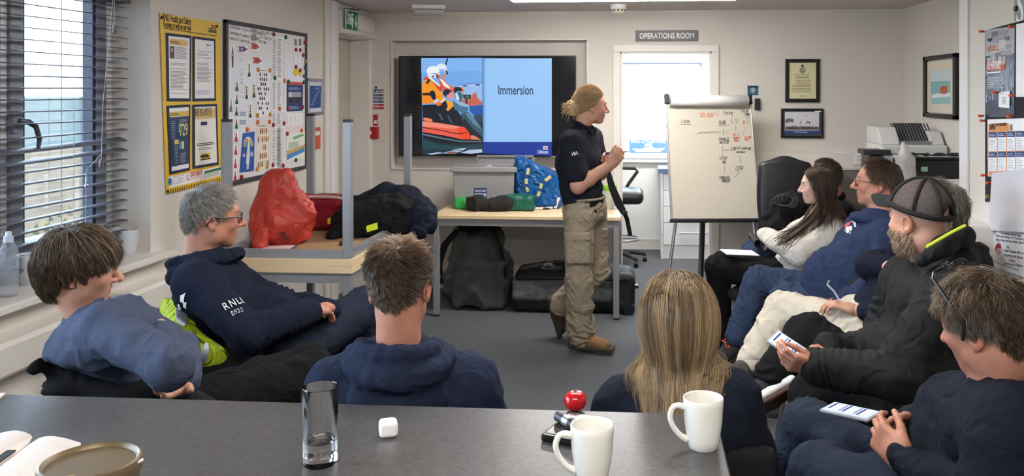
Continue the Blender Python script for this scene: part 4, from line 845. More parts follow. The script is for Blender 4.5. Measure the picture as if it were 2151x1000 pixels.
# --- tables
def table(name, lab, x0, x1, y0, y1, zt, th, leg, flip=False, grp=None, top=None, rail=.05):
    """zt = height of the top surface (or of the face it lies on when flipped)"""
    e = empty(name, ((x0+x1)/2,(y0+y1)/2,0 if not flip else zt), lab, 'table', grp); t = .044; s = -1 if not flip else 1
    a, c = (zt-th, zt) if not flip else (zt, zt+th); b = MB().box((x0,y0,a), (x1,y1,c), M_wood)
    if flip: b.box((x0+.02,y0+.02,c-.0005), (x1-.02,y1-.02,c+.0015), M_ply)
    bevel(b.build('tabletop', e), .003)
    r0, r1 = (a-rail, a) if not flip else (c, c+rail); b = MB(); q = .012
    b.box((x0+q+t,y0+q,r0), (x1-q-t,y0+q+.03,r1), M_steel).box((x0+q+t,y1-q-.03,r0), (x1-q-t,y1-q,r1), M_steel).box((x0+q,y0+q+t,r0), (x0+q+.03,y1-q-t,r1), M_steel).box((x1-q-.03,y0+q+t,r0), (x1-q,y1-q-t,r1), M_steel)
    b.build('frame', e)
    l0, l1 = (0, a) if not flip else (c, c+leg)
    for X in (x0+q, x1-q-t):
        for Y in (y0+q, y1-q-t):
            l = MB().box((X,Y,l0+.012*(not flip)), (X+t,Y+t,l1-.014*flip), M_steel).build('leg', e); bevel(l, .004)
            z0 = l1-.014 if flip else 0; MB().box((X+.001,Y+.001,z0), (X+t-.001,Y+t-.001,z0+.014), M_dark).build('foot_cap', l)
    return e
table('table', 'maple table standing beside the left wall under an upturned table', -2.13, -1.43, 4.23, 5.43, .785, .036, 0)
table('upturned_table', 'upturned maple table with grey legs in the air, left side of room', -2.13, -1.43, 4.23, 5.43, .785, .036, .70, True, rail=.042)
table('back_table', 'maple table with grey legs in front of the screen', -1.535, -.135, 6.3, 7.08, .75, .026, 0)
ZU = .8225
# red dry bag
c = onZ(572,521,ZU); f = Field((c.x-.35,c.y-.25,ZU-.02), (c.x+.35,c.y+.4,ZU+.6), .009)
f.ell((c.x+.0,c.y+.16,ZU+.13), (.17,.14,.135), None, .05).cone((c.x-.02,c.y+.16,ZU+.14), (c.x-.035,c.y+.16,ZU+.31), .14, .085, .05, (1,0,0), 1.2).cone((c.x-.06,c.y+.16,ZU+.36), (c.x+.01,c.y+.16,ZU+.385), .03, .02, .06).cone((c.x-.09,c.y+.08,ZU+.1), (c.x-.10,c.y+.05,ZU+.02), .06, .03, .04).half((0,0,ZU+.003), (0,0,-1), .01)
DB = empty('red_dry_bag', (c.x,c.y+.15,ZU), 'bright red rubbery dry bag slumped on the upturned table', 'bag')
cloth('bag_body', f, mat('red_rubberised_cloth', S(190,62,50), .45, noise=(6,.08), crease=(7,.6,.008)), DB, .016, 7, seed=4, sm=1)
f = Field((c.x-.25,c.y-.15,ZU-.02), (c.x+.1,c.y+.25,ZU+.2), .007); f.cone((c.x-.12,c.y+.03,ZU+.02), (c.x-.055,c.y-.035,ZU+.015), .018, .03, .02, (0,0,1), 1.2).cone((c.x-.05,c.y-.03,ZU+.02), (c.x-.055,c.y+.05,ZU+.10), .025, .045, .03).half((0,0,ZU+.003), (0,0,-1), .006)
cloth('rolled_mouth', f, MATS['red_rubberised_cloth'], DB, .006, 12, seed=5)
pl_ = plane((c.x,c.y+.012,ZU+.09), (.25,-1,-.12)); wtext('bag_lettering', 'DRYBAG', pl_, (577,483), (607,500), .03, INK, DB, .006, bold=.02)
b = MB(); b.poly([pl_(x, y, .006) for x, y in ((579,477),(600,490),(600,491.5),(579,478.5))], INK); b.poly([pl_(x, y, .006) for x, y in ((590,494),(610,505),(610,507),(590,496))], INK); b.build('print_bars', DB)
o = MB().box((0,0,0), (.16,.105,.006), mat('blue_booklet_cover', S(60,96,120), .5)).box((.002,.002,.006), (.15,.103,.009), mat('pale_pink_page', S(226,196,196), .7)).build('booklet'); q = onZ(548,526,ZU+.002); o.location = (q.x,q.y,ZU+.002); o.rotation_euler = (0,0,.12); tag(o, 'pink topped booklet lying in front of the red dry bag', 'booklet')
# dark red pouch behind it
c = onZ(668,488,ZU); f = Field((c.x-.3,c.y-.1,ZU-.02), (c.x+.3,c.y+.4,ZU+.35), .009); f.box((c.x-.01,c.y+.13,ZU+.105), (.185,.10,.105), None, .05, .02)
RP = empty('dark_red_bag', (c.x,c.y+.13,ZU), 'dark crimson holdall behind the bright red dry bag', 'bag'); cloth('bag_body', f, mat('crimson_vinyl', S(128,24,38), .4), RP, .012, 8, seed=7)
MB().tube([(c.x-.17,c.y+.045,ZU+.195), (c.x-.05,c.y+.028,ZU+.208), (c.x+.08,c.y+.03,ZU+.207), (c.x+.16,c.y+.045,ZU+.195)], .009, mat('pink_piping', S(206,168,164), .5), 8).build('zip_piping', RP)
# black kit bag with yellow patches, navy jacket over it
c = onZ(765,503,ZU); f = Field((c.x-.35,c.y-.15,ZU-.02), (c.x+.4,c.y+.45,ZU+.35), .009); R = rot(.25)
f.cone((c.x-.10,c.y+.12,ZU+.11), (c.x+.14,c.y+.2,ZU+.12), .112, .125, .05).box((c.x+.02,c.y+.16,ZU+.07), (.19,.11,.07), R, .05, .03).cone((c.x-.15,c.y+.06,ZU+.05), (c.x-.19,c.y+.0,ZU+.025), .03, .022, .03).half((0,0,ZU+.003), (0,0,-1), .008)
KB = empty('black_kit_bag', (c.x,c.y+.15,ZU), 'black kit bag with yellow reflective patches on the upturned table', 'bag'); cloth('bag_body', f, M_blk, KB, .018, 9, seed=8)
M_hv = mat('fluorescent_yellow', S(214,230,40), .5)
pk = plane((c.x+.08,c.y+.055,ZU+.06), (.22,-1,.05)); a = Art(pk); a.slab([(768,475),(793,467),(794,481),(769,488)], M_hv, .006, .003); a.build('reflective_patch', KB)
pk2 = plane((c.x-.16,c.y+.06,ZU+.1), (-.6,-1,.05)); a = Art(pk2); a.slab([(690,459),(696,457),(695,470),(690,471)], M_hv, .004, .003); a.build('reflective_patch', KB)
a = Art(plane((c.x+.17,c.y+.09,ZU+.06), (.35,-1,0))); a.el(806,468,3,7, WHT, .012); a.el(806,468,2,6, INK, .0125); a.build('round_badge', KB)
f = Field((c.x-.35,c.y-.1,ZU-.06), (c.x+.5,c.y+.6,ZU+.4), .009)
f.chain([(c.x-.14,c.y+.34,ZU+.16),(c.x+.02,c.y+.33,ZU+.215),(c.x+.16,c.y+.30,ZU+.20),(c.x+.27,c.y+.26,ZU+.12),(c.x+.32,c.y+.20,ZU+.06)], [.05,.065,.07,.07,.05], .04, lat=(0,1,0), ls=1.5).cone((c.x+.25,c.y+.22,ZU+.11), (c.x+.30,c.y+.1,ZU+.035), .055, .035, .04).cone((c.x-.02,c.y+.3,ZU+.2), (c.x-.2,c.y+.24,ZU+.17), .035, .02, .03)
o = cloth('navy_jacket', f, M_navyfab, None, .022, 9, seed=14); tag(o, 'crumpled navy jacket thrown over the back of the black kit bag', 'jacket')
o = bevel(MB().box((-.012,-.02,0), (.012,.02,.022), M_dark).build('black_buckle'), .006); q = onZ(718,516,ZU); o.location = (q.x,q.y,ZU+.002); o.rotation_euler = (0,0,.5); tag(o, 'small black clip lying by the upturned table leg', 'clip')
# --- on the back table
ZT = .75
kx0, kx1 = onY(945,350,6.68).x, onY(1085,350,6.68).x
CR_ = empty('storage_crate', ((kx0+kx1)/2,6.86,ZT), 'open grey plastic storage crate on the back table', 'crate'); M_crate = mat('grey_crate_plastic', S(150,149,150), .45)
def tray(b, x0, x1, y0, y1, z0, z1, tp, th, m):
    o_ = [(x0+tp,y0+tp,z0),(x1-tp,y0+tp,z0),(x1-tp,y1-tp,z0),(x0+tp,y1-tp,z0),(x0,y0,z1),(x1,y0,z1),(x1,y1,z1),(x0,y1,z1),(x0+th,y0+th,z1),(x1-th,y0+th,z1),(x1-th,y1-th,z1),(x0+th,y1-th,z1),(x0+tp+th,y0+tp+th,z0+th),(x1-tp-th,y0+tp+th,z0+th),(x1-tp-th,y1-tp-th,z0+th),(x0+tp+th,y1-tp-th,z0+th)]
    fs = [(3,2,1,0)]; 
    for k in range(4): n = (k+1) % 4; fs += [(k,n,4+n,4+k),(4+k,4+n,8+n,8+k),(8+k,8+n,12+n,12+k)]
    fs.append((12,13,14,15)); b.add(o_, fs, m)
b = MB(); tray(b, kx0+.02, kx1-.02, 6.70, 7.0, ZT, ZT+.30, .015, .006, M_crate); bevel(b.build('crate_body', CR_), .006)
b = MB()
for lo, hi in (((kx0,6.68),(kx1,6.706)),((kx0,6.994),(kx1,7.02)),((kx0,6.706),(kx0+.026,6.994)),((kx1-.026,6.706),(kx1,6.994))): b.box((lo[0],lo[1],ZT+.285), (hi[0],hi[1],ZT+.325), M_crate)
bevel(b.build('rim', CR_), .007)
Pc = plane((-1.2,6.705,ZT+.1), (0,-1,.04)); a = Art(Pc); a.q(R4(996,395,1023,415), flat(40,66,110), .002); a.q(R4(1016,406,1021,412), flat(190,206,226), .0025); a.build('sticker', CR_)
wtext('sticker_lettering', 'RECYCLED', Pc, (998,401), (1021,401), .02, WHT, CR_, .003, bold=.02); wtext('sticker_lettering', 'MATERIAL', Pc, (998,408), (1015,408), .018, WHT, CR_, .003, bold=.02)
random.seed(2); f = Field((-1.3,6.74,ZT+.2), (-1.08,7.0,ZT+.38), .006); f.ell((-1.19,6.84,ZT+.28), (.07,.09,.045), None, .02); o = cloth('clear_plastic_wrap', f, mat('crumpled_film', S(226,226,226), .2, alpha=.5), None, .012, 22, seed=3); tag(o, 'crumpled clear plastic poking out of the grey crate', 'plastic wrap')
LD = empty('crate_lid', (-.99,7.04,ZT), 'grey crate lid stood upright behind the crate, below the screen', 'lid')
l0, l1 = onY(998,350,7.04), onY(1124,326,7.04); b = MB(); b.box((l0.x+.03,7.04,ZT), (l1.x-.03,7.05,l1.z-.02), M_crate); bevel(b.build('panel', LD), .004)
b = MB(); b.box((l0.x,7.025,ZT), (l0.x+.03,7.065,l1.z-.02), M_grey).box((l1.x-.03,7.025,ZT), (l1.x,7.065,l1.z-.02), M_grey).box((l0.x+.012,7.025,l1.z-.025), (l1.x-.012,7.065,l1.z), M_grey); bevel(b.build('lip', LD), .01)
# blue shopping bag
c = onZ(1127,440,ZT); f = Field((c.x-.3,c.y-.12,ZT-.02), (c.x+.3,c.y+.4,ZT+.45), .009)
f.box((c.x+.0,c.y+.12,ZT+.2), (.175,.10,.2), rot(0,0,-.04), .04, .03).half((c.x-.12,0,ZT+.385), (.42,0,1), .012)
BB = empty('blue_shopping_bag', (c.x,c.y+.12,ZT), 'large shiny blue shopping bag slouched on the back table', 'bag'); cloth('bag_body', f, mat('blue_woven_plastic', S(12,84,150), .28, noise=(5,.2), crease=(9,1,.012)), BB, .022, 8, seed=12)
M_hd = mat('bag_handle_yellow', S(196,188,120), .5); pbg = plane((c.x,c.y-.005,ZT+.15), (0,-1,.02))
for nm, pts in (('webbing_handle', ((1111,353),(1106,375),(1106,393),(1112,408))), ('webbing_handle', ((1157,370),(1138,385),(1134,402),(1128,418)))):
    b = MB(); P_ = [pbg(x, y, .012) for x, y in pts]; up = Vector((0,-1,0))
    for k in range(len(P_)-1):
        d = (P_[k+1]-P_[k]).normalized(); w = d.cross(up)*.012
        for s0, s1, m in ((0,.62,M_hd),(.62,1,flat(24,60,120))):
            q0, q1 = P_[k].lerp(P_[k+1], s0), P_[k].lerp(P_[k+1], s1); b.prism([q0-w,q0+w,q1+w,q1-w], (0,.003,0), m)
    b.build(nm, BB)
def pouch(name, lab, cat, px0, px1, py0, py1, m, dy, seed, Z=ZT, wr=.008, tilt=0):
    a_, b_ = onZ(px0, py1, Z), onZ(px1, py1, Z); x0, x1 = a_.x, b_.x; y = (a_.y+b_.y)/2; h = (py1-py0)/F*y
    f = Field((x0-.06,y-.06,Z-.02), (x1+.06,y+dy+.08,Z+h+.06), .007); f.box(((x0+x1)/2,y+dy/2,Z+h/2), ((x1-x0)/2,dy/2,h/2), rot(tilt), min(h,dy,.06)*.45, .01)
    return tag(cloth(name, f, m, None, wr, 14, seed=seed), lab, cat)
pouch('green_wipes_packet', 'bright green packet at the left end of the back table', 'packet', 951, 993, 416, 440, mat('green_film', S(46,158,84), .3, noise=(14,.15)), .1, 21)
pouch('dark_green_pouch', 'dark green vinyl pouch in front of the blue bag', 'pouch', 1056, 1122, 410, 444, mat('green_vinyl', S(22,92,76), .35), .13, 22)
g = onZ(1028,445,ZT); f = Field((g.x-.25,g.y-.06,ZT-.02), (g.x+.25,g.y+.2,ZT+.2), .007)
f.cone((g.x-.10,g.y+.05,ZT+.055), (g.x-.02,g.y+.05,ZT+.04), .078, .05, .03, (1,0,0), 1.2).cone((g.x-.02,g.y+.05,ZT+.035), (g.x+.11,g.y+.045,ZT+.06), .05, .058, .03, (1,0,0), 1.2).cone((g.x-.12,g.y+.05,ZT+.085), (g.x-.09,g.y+.05,ZT+.03), .032, .05, .02).half((0,0,ZT+.003), (0,0,-1), .006)
o = cloth('black_cloth', f, mat('black_cotton', S(32,31,33), .9), None, .012, 10, seed=23); tag(o, 'black cloth bundled between the green packet and the green pouch', 'cloth')
def marker(name, lab, p, d, capm, bodym=WHT, r=.0085, L=.135):
    e = empty(name, p, lab, 'marker pen', 'marker pens on the back table'); p = Vector(p); d = Vector(d).normalized()
    MB().cyl(p, p+d*L*.62, r, bodym, seg=14).build('barrel', e); MB().cyl(p+d*L*.62, p+d*L, r*1.05, capm, r*.9, seg=14).build('cap', e)
mk = onZ(1163,440,ZT)
marker('marker_pen', 'white marker pen with a red cap lying on the back table', (mk.x,mk.y+.03,ZT+.026), (-1,.02,0), MR); marker('marker_pen', 'white marker pen with a dark cap, on the table front edge', (mk.x-.165,mk.y-.02,ZT+.009), (1,0,0), INK); marker('marker_pen', 'white and red marker pen lying beneath the red capped one', (mk.x-.01,mk.y+.02,ZT+.009), (-1,.0,0), flat(190,90,80))
o = bevel(MB().box((-.012,-.02,0), (.012,.02,.09), M_upvc, rot(0,0,.35), (0,0,.001)).build('board_wiper'), .004); o.location = (mk.x+.008,mk.y+.035,ZT+.004); tag(o, 'slim white plastic wiper stood against the blue bag', 'wiper')
q = onZ(1281,441,ZT); TB = empty('snack_tub', (q.x,q.y+.07,ZT), 'clear tub with a green lid at the right end of the back table', 'tub')
MB().lathe([(0,0),(.045,0),(.05,.01),(.052,.14),(.05,.15)], (q.x,q.y+.07,ZT), mat('cloudy_plastic', S(196,206,188), .2, alpha=.75), 24).build('body', TB); MB().lathe([(0,.185),(.05,.185),(.054,.18),(.054,.145),(.05,.145)], (q.x,q.y+.07,ZT), mat('lime_lid', S(120,170,50), .4), 24).build('lid', TB)
o = cloth('snack_packet', Field((q.x+.01,q.y-.04,ZT-.01), (q.x+.1,q.y+.05,ZT+.16), .006).box((q.x+.045,q.y+.005,ZT+.06), (.02,.012,.06), None, .01), mat('lilac_wrapper', S(188,180,206), .3, noise=(20,.2)), None, .005, 20, seed=4); tag(o, 'pale lilac wrapper standing by the green lidded tub', 'packet')
# black shoulder bag strap hanging off the table end
SB = empty('shoulder_strap', onY(1300,400,6.55), 'black padded shoulder strap hanging at the right end of the back table', 'strap'); b = MB()
sp = [onY(x, y, 6.42) for x, y in ((1277,362),(1286,395),(1300,428),(1311,448))]
def ribbon(b, pts, ws, m, th=.006, nrm=(0,-1,0)):
    nrm = Vector(nrm); pts = [Vector(p) for p in pts]; vs = []
    for k, p in enumerate(pts):
        d = (pts[min(k+1,len(pts)-1)]-pts[max(k-1,0)]).normalized(); w = d.cross(nrm).normalized()*ws[k]; vs += [p-w+nrm*th, p+w+nrm*th, p+w-nrm*th, p-w-nrm*th]
    fs = [(k*4+i, k*4+(i+1) % 4, k*4+4+(i+1) % 4, k*4+4+i) for k in range(len(pts)-1) for i in range(4)]+[(3,2,1,0), tuple(len(vs)-4+i for i in range(4))]
    b.add(vs, fs, m)
ribbon(b, sp, [.02,.026,.03,.022], M_blk, .008); b.build('padded_section', SB); b = MB(); ribbon(b, [onY(x, y, 6.42) for x, y in ((1311,446),(1317,460),(1324,495))], [.017,.016,.016], M_blk, .003); b.build('webbing', SB); b = MB(); ribbon(b, [onY(x, y, 6.42) for x, y in ((1265,330),(1271,345),(1278,364))], [.016,.016,.018], M_blk, .003); b.build('webbing', SB)
bevel(MB().box((-.022,-.006,-.014), (.022,.006,.014), M_dark, rot(0,0,.3), onY(1312,446,6.40)).build('buckle', SB), .003)
# --- under the back table
c = onZ(1000,654,0); f = Field((c.x-.4,c.y-.15,-.02), (c.x+.4,c.y+.5,.85), .012)
f.cone((c.x+.0,c.y+.2,.16), (c.x+.03,c.y+.2,.52), .19, .11, .06, (1,0,0), 1.3).box((c.x+.02,c.y+.12,.2), (.2,.11,.2), None, .05, .05).box((c.x-.12,c.y+.22,.3), (.12,.12,.26), rot(0,0,.2), .06, .05).half((0,0,.004), (0,0,-1), .01)
RB = empty('grey_rucksack', (c.x,c.y+.2,0), 'large charcoal rucksack slumped under the back table', 'rucksack'); cloth('bag_body', f, M_char, RB, .030, 5, seed=31, sm=1)
b = MB(); ribbon(b, [(c.x-.16,c.y+.06,.60),(c.x-.24,c.y+.0,.5),(c.x-.285,c.y+.0,.36),(c.x-.27,c.y+.02,.2)], [.02,.026,.024,.016], M_blk, .006); b.build('shoulder_strap', RB)
b = MB(); ribbon(b, [(c.x+.10,c.y+.05,.66),(c.x+.18,c.y+.02,.5),(c.x+.22,c.y+.02,.3),(c.x+.2,c.y+.03,.14)], [.012,.014,.014,.012], M_blk, .006); b.build('shoulder_strap', RB)
f = Field((c.x-.3,c.y-.1,.5), (c.x+.3,c.y+.5,.8), .012); f.cone((c.x-.13,c.y+.17,.62), (c.x+.10,c.y+.18,.655), .05, .05, .02, (0,1,0), 1.6); cloth('top_flap', f, M_blk, RB, .012, 9, seed=33)
prb = plane((c.x-.25,c.y-.005,.3), (-.5,-1,0)); wtext('bag_lettering', 'Mc', prb, (917,578), (929,580), .05, flat(150,150,152), RB, .004); wtext('bag_lettering', 'R/H', prb, (937,583), (947,580), .03, flat(120,120,122), RB, .004)
c0, c1 = onZ(1072,655,0), onZ(1338,655,0); y = 6.45; CS = empty('wheeled_kit_case', ((c0.x+c1.x)/2,y+.2,0), 'long black and grey wheeled kit bag lying under the back table', 'case')
f = Field((c0.x-.05,y-.08,-.02), (c1.x+.08,y+.55,.5), .012); xm = (c0.x+c1.x)/2; hw = (c1.x-c0.x)/2-.02
f.box((xm,y+.21,.15), (hw,.2,.15), None, .06, .02).ell((xm,y+.21,.28), (hw*.9,.19,.08), None, .05); cloth('bag_body', f, mat('black_ballistic_cloth', S(24,24,27), .7, bump=(420,.25,.001)), CS, .006, 6, seed=41)
f = Field((c0.x-.05,y-.08,.05), (c1.x+.08,y+.3,.5), .01); f.box((xm-.08,y+.03,.175), (hw*.83,.04,.085), None, .03, .01); cloth('front_panel', f, M_mid, CS, .003, 8, seed=42)
f = Field((c0.x,y,.25), (c1.x,y+.5,.45), .01); f.ell((xm-.06,y+.17,.29), (hw*.8,.14,.06), None, .02); cloth('lid_panel', f, M_mid, CS, .003, 8, seed=43)
b = MB(); b.tube([(c0.x+.05,y+.0,.26),(c0.x+.2,y-.02,.268),(xm,y-.025,.27),(c1.x-.2,y-.02,.268),(c1.x-.06,y+.02,.255)], .011, M_blk, 8); b.build('zip_seam', CS)
b = MB()
for x in (c1.x-.03,): b.cyl((x-.03,y+.0,.045), (x-.03,y+.09,.045), .045, M_dark)
b.build('wheel', CS); bevel(MB().box((c1.x-.02,y+.0,.2), (c1.x+.012,y+.06,.225), M_dark).build('handle_bracket', CS), .006)
pcs = plane((xm-.1,y+.07,.335), (0,-.55,1)); a = Art(pcs); a.el(1152,562,13,5.5, flat(168,170,172), .012, 22); a.el(1152,562,11.5,4.4, INK, .0125, 22); a.lines(R4(1150,549,1164,553), 2, flat(140,142,146), .012); a.build('badge_print', CS); wtext('badge_lettering', 'STE', pcs, (1143,562), (1161,562), .05, flat(190,192,194), CS, .014, bold=.02)
# --- flip chart easel
TLc, TRc, BLc, BRc = at(1404,208,6.80), at(1578,205,6.86), at(1408,458,6.52), at(1590,462,6.58)
FCt = empty('flip_chart', (.55,6.6,0), 'flip chart easel covered with handwritten notes beside the doorway', 'flip chart')
fx = (TRc-TLc+BRc-BLc).normalized(); fz = (TLc-BLc+TRc-BRc); fz = (fz-fx*fz.dot(fx)).normalized(); fn = fx.cross(fz)*1
fn = -fn if fn.y > 0 else fn
FO = (TLc+TRc+BLc+BRc)/4; hw_, hh_ = (TRc-TLc+BRc-BLc).length/4, (TLc-BLc+TRc-BRc).length/4
FR = Matrix((fx, -fn, fz)).transposed()
bevel(MB().box((-hw_,0,-hh_), (hw_,.012,hh_), mat('flip_board_white', S(190,183,168), .35), FR, FO).build('board', FCt), .002)
b = MB(); t = .012
for lo, hi, m in (((-hw_-t,-.008,-hh_),(-hw_,.02,hh_),M_alu),((hw_,-.008,-hh_),(hw_+t,.02,hh_),M_alu)): b.box(lo, hi, m, FR, FO)
bevel(b.build('side_rails', FCt), .003)
bevel(MB().box((-hw_-.02,-.035,-hh_-.025), (hw_+.02,.02,-hh_), M_dark, FR, FO).build('pen_tray', FCt), .005)
b = MB(); b.box((-hw_-.015,-.02,hh_-.05), (-hw_+.02,.02,hh_+.03), M_dark, FR, FO); b.box((hw_-.01,-.02,hh_-.05), (hw_+.02,.02,hh_+.03), M_dark, FR, FO); bevel(b.build('pad_clamps', FCt), .006)
rc = FO+FR @ Vector((0,-.035,hh_-.03)); b = MB(); a_, c_ = rc-fx*(hw_-.02), rc+fx*(hw_-.025)
sp = []; seg = 30
for k in range(seg+1): an = 2.4*PI*k/seg; rr = .046-.006*k/seg; sp.append((rr*math.cos(an), rr*math.sin(an)))
vs = [e_+fn*(-q[0])+fz*q[1] for e_ in (a_, c_) for q in sp]; b.add(vs, [(k, k+1, seg+2+k, seg+1+k) for k in range(seg)], M_paper, True); b.cyl(a_+fx*.01, c_-fx*.01, .036, mat('paper_roll_core', S(196,186,172), .8), seg=20)
o = b.build('rolled_paper_pad', FCt); o.modifiers.new('Solidify', 'SOLIDIFY').thickness = .002
PFc = plane(FO, fn); fl = lambda p: (1400+p[0]/5, 200+p[1]/5); b = MB(); P_ = lambda x, y: PFc(*fl((x, y)), .004)
IB = flat(58,56,66,.5); IR = flat(198,104,66,.5); IG = flat(110,116,112,.5)
random.seed(21)
for s_, x, y, h, m, sx, sl in (("'SPLASH'!",318,232,46,IR,.6,.2),('hose',604,204,40,IB,.65,0),('Dig',790,182,34,IB,.7,0),("'ingn'",806,212,26,IB,.6,.2),('Imm',142,294,40,IB,1.0,.1),('SUB',548,306,36,IB,.8,.1),('LS',680,292,44,IG,1.0,0),('BJ',806,304,38,IR,.75,0),('INHALE',542,476,28,IB,.8,0),('WATER',556,510,28,IB,.8,0),('Drily',698,430,30,IR,.7,.1),('water',700,458,24,IR,.65,0),('TRR!',706,490,24,IR,.75,0),('fluids',800,452,24,IR,.7,.1),('loss',816,476,22,IR,.6,0),('rapid coming',682,570,30,IB,.62,.2),('assess',736,606,24,IB,.72,.1),('STOP',556,678,30,IB,.75,.1),('BR',590,718,28,IB,.75,0),('CPR',724,790,44,IB,.72,.1),('CARDIAC',556,878,26,IB,.68,0),('ARREST',580,912,26,IB,.66,0)): scribble(b, m, s_, x, y, h, 4.2, P_, sx=sx, slant=sl)
strokes(b, IB, [[(134,309),(262,309)],[(545,322),(660,320)],[(600,340),(594,424)],[(588,528),(588,640)],[(606,738),(604,830)],[(768,638),(774,718)],[(764,804),(728,852),(704,872)],[(606,582),(650,578),(720,580)],[(850,230),(838,254)],[(690,200),(694,230)]], 3, P_); strokes(b, IG, [[(724,318),(728,384)],[(824,340),(802,418)]], 3, P_)
strokes(b, flat(160,152,140), [[(300,420),(340,394),(420,386),(580,384)],[(340,396),(460,398),(560,392)],[(380,384),(470,402),(520,380)],[(400,400),(480,380)],[(610,376),(650,372)],[(612,392),(656,388)],[(616,402),(660,412)]], 3, P_); b.build('handwriting', FCt)
def leg(a, c, r, m, nm='leg'): o = MB().cyl(a, c, r, m, r*.85, 12).build(nm, FCt); MB().cyl((c[0],c[1],0), (c[0],c[1],.02), r*1.25, M_dark).build('foot', o)
fl_ = BLc+fx*.045; leg(fl_, (fl_.x-.10,fl_.y-.12,.012), .013, M_alu); fr_ = BRc-fx*.03; leg(fr_, (fr_.x+.06,fr_.y-.12,.012), .013, M_alu); mid = FO-fz*hh_+Vector((-.09,.03,0)); leg(mid, (mid.x-.0,mid.y+.25,.012), .014, mat('dark_easel_leg', S(52,54,60), .4, metal=.5)); MB().cyl(mid+Vector((-.02,0,0)), (mid.x-.02,mid.y+.24,.2), .009, M_alu).build('brace', FCt)
# --- operations room: drawers and draughtsman's chair
KD = empty('drawer_unit', (.6,8.7,0), 'white drawer unit under the operations room window', 'drawers'); M_cab = mat('white_laminate', S(224,226,228), .4)
k0 = onZ(1393,544,0); x0, yk = k0.x, k0.y
bevel(MB().box((x0-.02,yk,0), (x0,9.17,.86), M_cab).build('side_panel', KD), .002); MB().box((x0,yk+.03,.0), (1.4,9.17,.86), M_cab).build('carcass', KD)
zz = [.09,.20+.0,.40,.56,.72,.86]; zs = [(.14,.36),(.365,.52),(.525,.68),(.685,.855)]
for za, zb in zs:
    d = bevel(MB().box((x0+.004,yk+.008,za), (x0+.62,yk+.03,zb), M_cab).build('drawer', KD), .002); MB().cyl((x0+.16,yk-.006,zb-.1), (x0+.46,yk-.006,zb-.1), .006, M_alu).build('handle', d)
MB().box((x0-.05,yk-.03,.86), (1.45,9.17,.9), mat('blue_worktop', S(86,110,140), .25)).build('worktop', KD)
def star_base(e, c, r, m, ring=False):
    x, y = c; b = MB()
    for k in range(5):
        a = 2*PI*k/5+.35; b.tube([(x,y,.11),(x+r*.5*math.cos(a),y+r*.5*math.sin(a),.10),(x+r*math.cos(a),y+r*math.sin(a),.075)], [.028,.024,.017], m, 8)
    b.cyl((x,y,.08), (x,y,.14), .035, m); b.build('star_base', e)
    for k in range(5): a = 2*PI*k/5+.35; X, Y = x+r*math.cos(a), y+r*math.sin(a); MB().cyl((X-.02,Y,.03), (X+.02,Y,.03), .03, M_dark).cyl((X,Y,.03), (X,Y,.075), .012, M_dark).build('castor', e)
OCh = empty('office_chair', onZ(1300,552,0), 'tall black swivel chair with loop armrests seen through the doorway', 'chair'); X, Y = OCh.location.x, OCh.location.y
star_base(OCh, (X,Y), .27, mat('black_nylon_base', S(46,46,48), .45)); MB().cyl((X,Y,.13), (X,Y,.60), .022, M_dark).build('column', OCh); b = MB(); b.tube([(X+.2*math.cos(t_),Y+.2*math.sin(t_),.24) for t_ in [2*PI*k/24 for k in range(24)]], .011, M_alu, 8, closed=True); [b.tube([(X,Y,.24),(X+.2*math.cos(t_),Y+.2*math.sin(t_),.24)], .008, M_alu, 6) for t_ in (0,2.1,4.2)]; b.build('foot_ring', OCh)
f = Field((X-.35,Y-.35,.5), (X+.35,Y+.35,.8), .012); f.box((X,Y,.655), (.24,.23,.065), None, .06, .02); soft('seat', f, M_leather, OCh, 2)
f = Field((X-.4,Y-.35,.7), (X+.1,Y+.4,1.25), .012); f.box((X-.27,Y+.05,.98), (.05,.2,.22), None, .05, .02); soft('backrest', f, M_leather, OCh, 2)
b = MB(); ya = Y+.2; b.tube([(X+.02,ya,.68),(X+.0,ya+.02,.76),(X-.06,ya+.03,.88),(X-.05,ya+.03,.905),(X+.16,ya+.03,.90),(X+.18,ya+.03,.87),(X+.10,ya+.02,.76),(X+.05,ya,.68)], .017, M_dark, 8, closed=True); b.build('armrest', OCh)
b = MB(); ya = Y-.22; b.tube([(X+.02,ya,.68),(X+.0,ya-.02,.76),(X-.06,ya-.03,.88),(X+.16,ya-.03,.90),(X+.10,ya-.02,.76)], .017, M_dark, 8, closed=True)
# --- black leather chair in the far corner
LC = empty('leather_office_chair', at(1655,470,5.75).to_2d().to_3d(), 'black leather office chair behind the young woman', 'chair'); X, Y = LC.location.x, LC.location.y
star_base(LC, (X,Y), .29, MATS['black_nylon_base']); MB().cyl((X,Y,.13), (X,Y,.42), .025, M_dark).build('column', LC)
f = Field((X-.35,Y-.35,.35), (X+.35,Y+.35,.62), .012); f.box((X,Y,.47), (.26,.26,.06), None, .055, .02); soft('seat', f, M_leather, LC, 2)
pc_ = at(1657,422,5.75); f = Field((X-.4,Y-.25,.5), (X+.4,Y+.4,1.35), .012); f.box((pc_.x,Y+.12,.90), (.18,.035,.285), rot(0,-.1), .035, .03).ell((pc_.x,Y+.14,.95), (.18,.05,.28), rot(0,-.1), .06); soft('backrest', f, M_leather, LC, 2)
b = MB(); ap = at(1590,440,5.6); b.tube([(ap.x+.03,Y-.1,.5),(ap.x,Y-.1,.66),(ap.x,Y-.2,.69),(ap.x,Y+.12,.69),(ap.x+.03,Y+.1,.5)], .02, M_dark, 8); b.build('armrest', LC)
b = MB(); b.tube([(X+.28,Y-.1,.5),(X+.3,Y-.1,.66),(X+.3,Y+.12,.69),(X+.28,Y+.1,.5)], .02, M_dark, 8); b.build('armrest', LC)
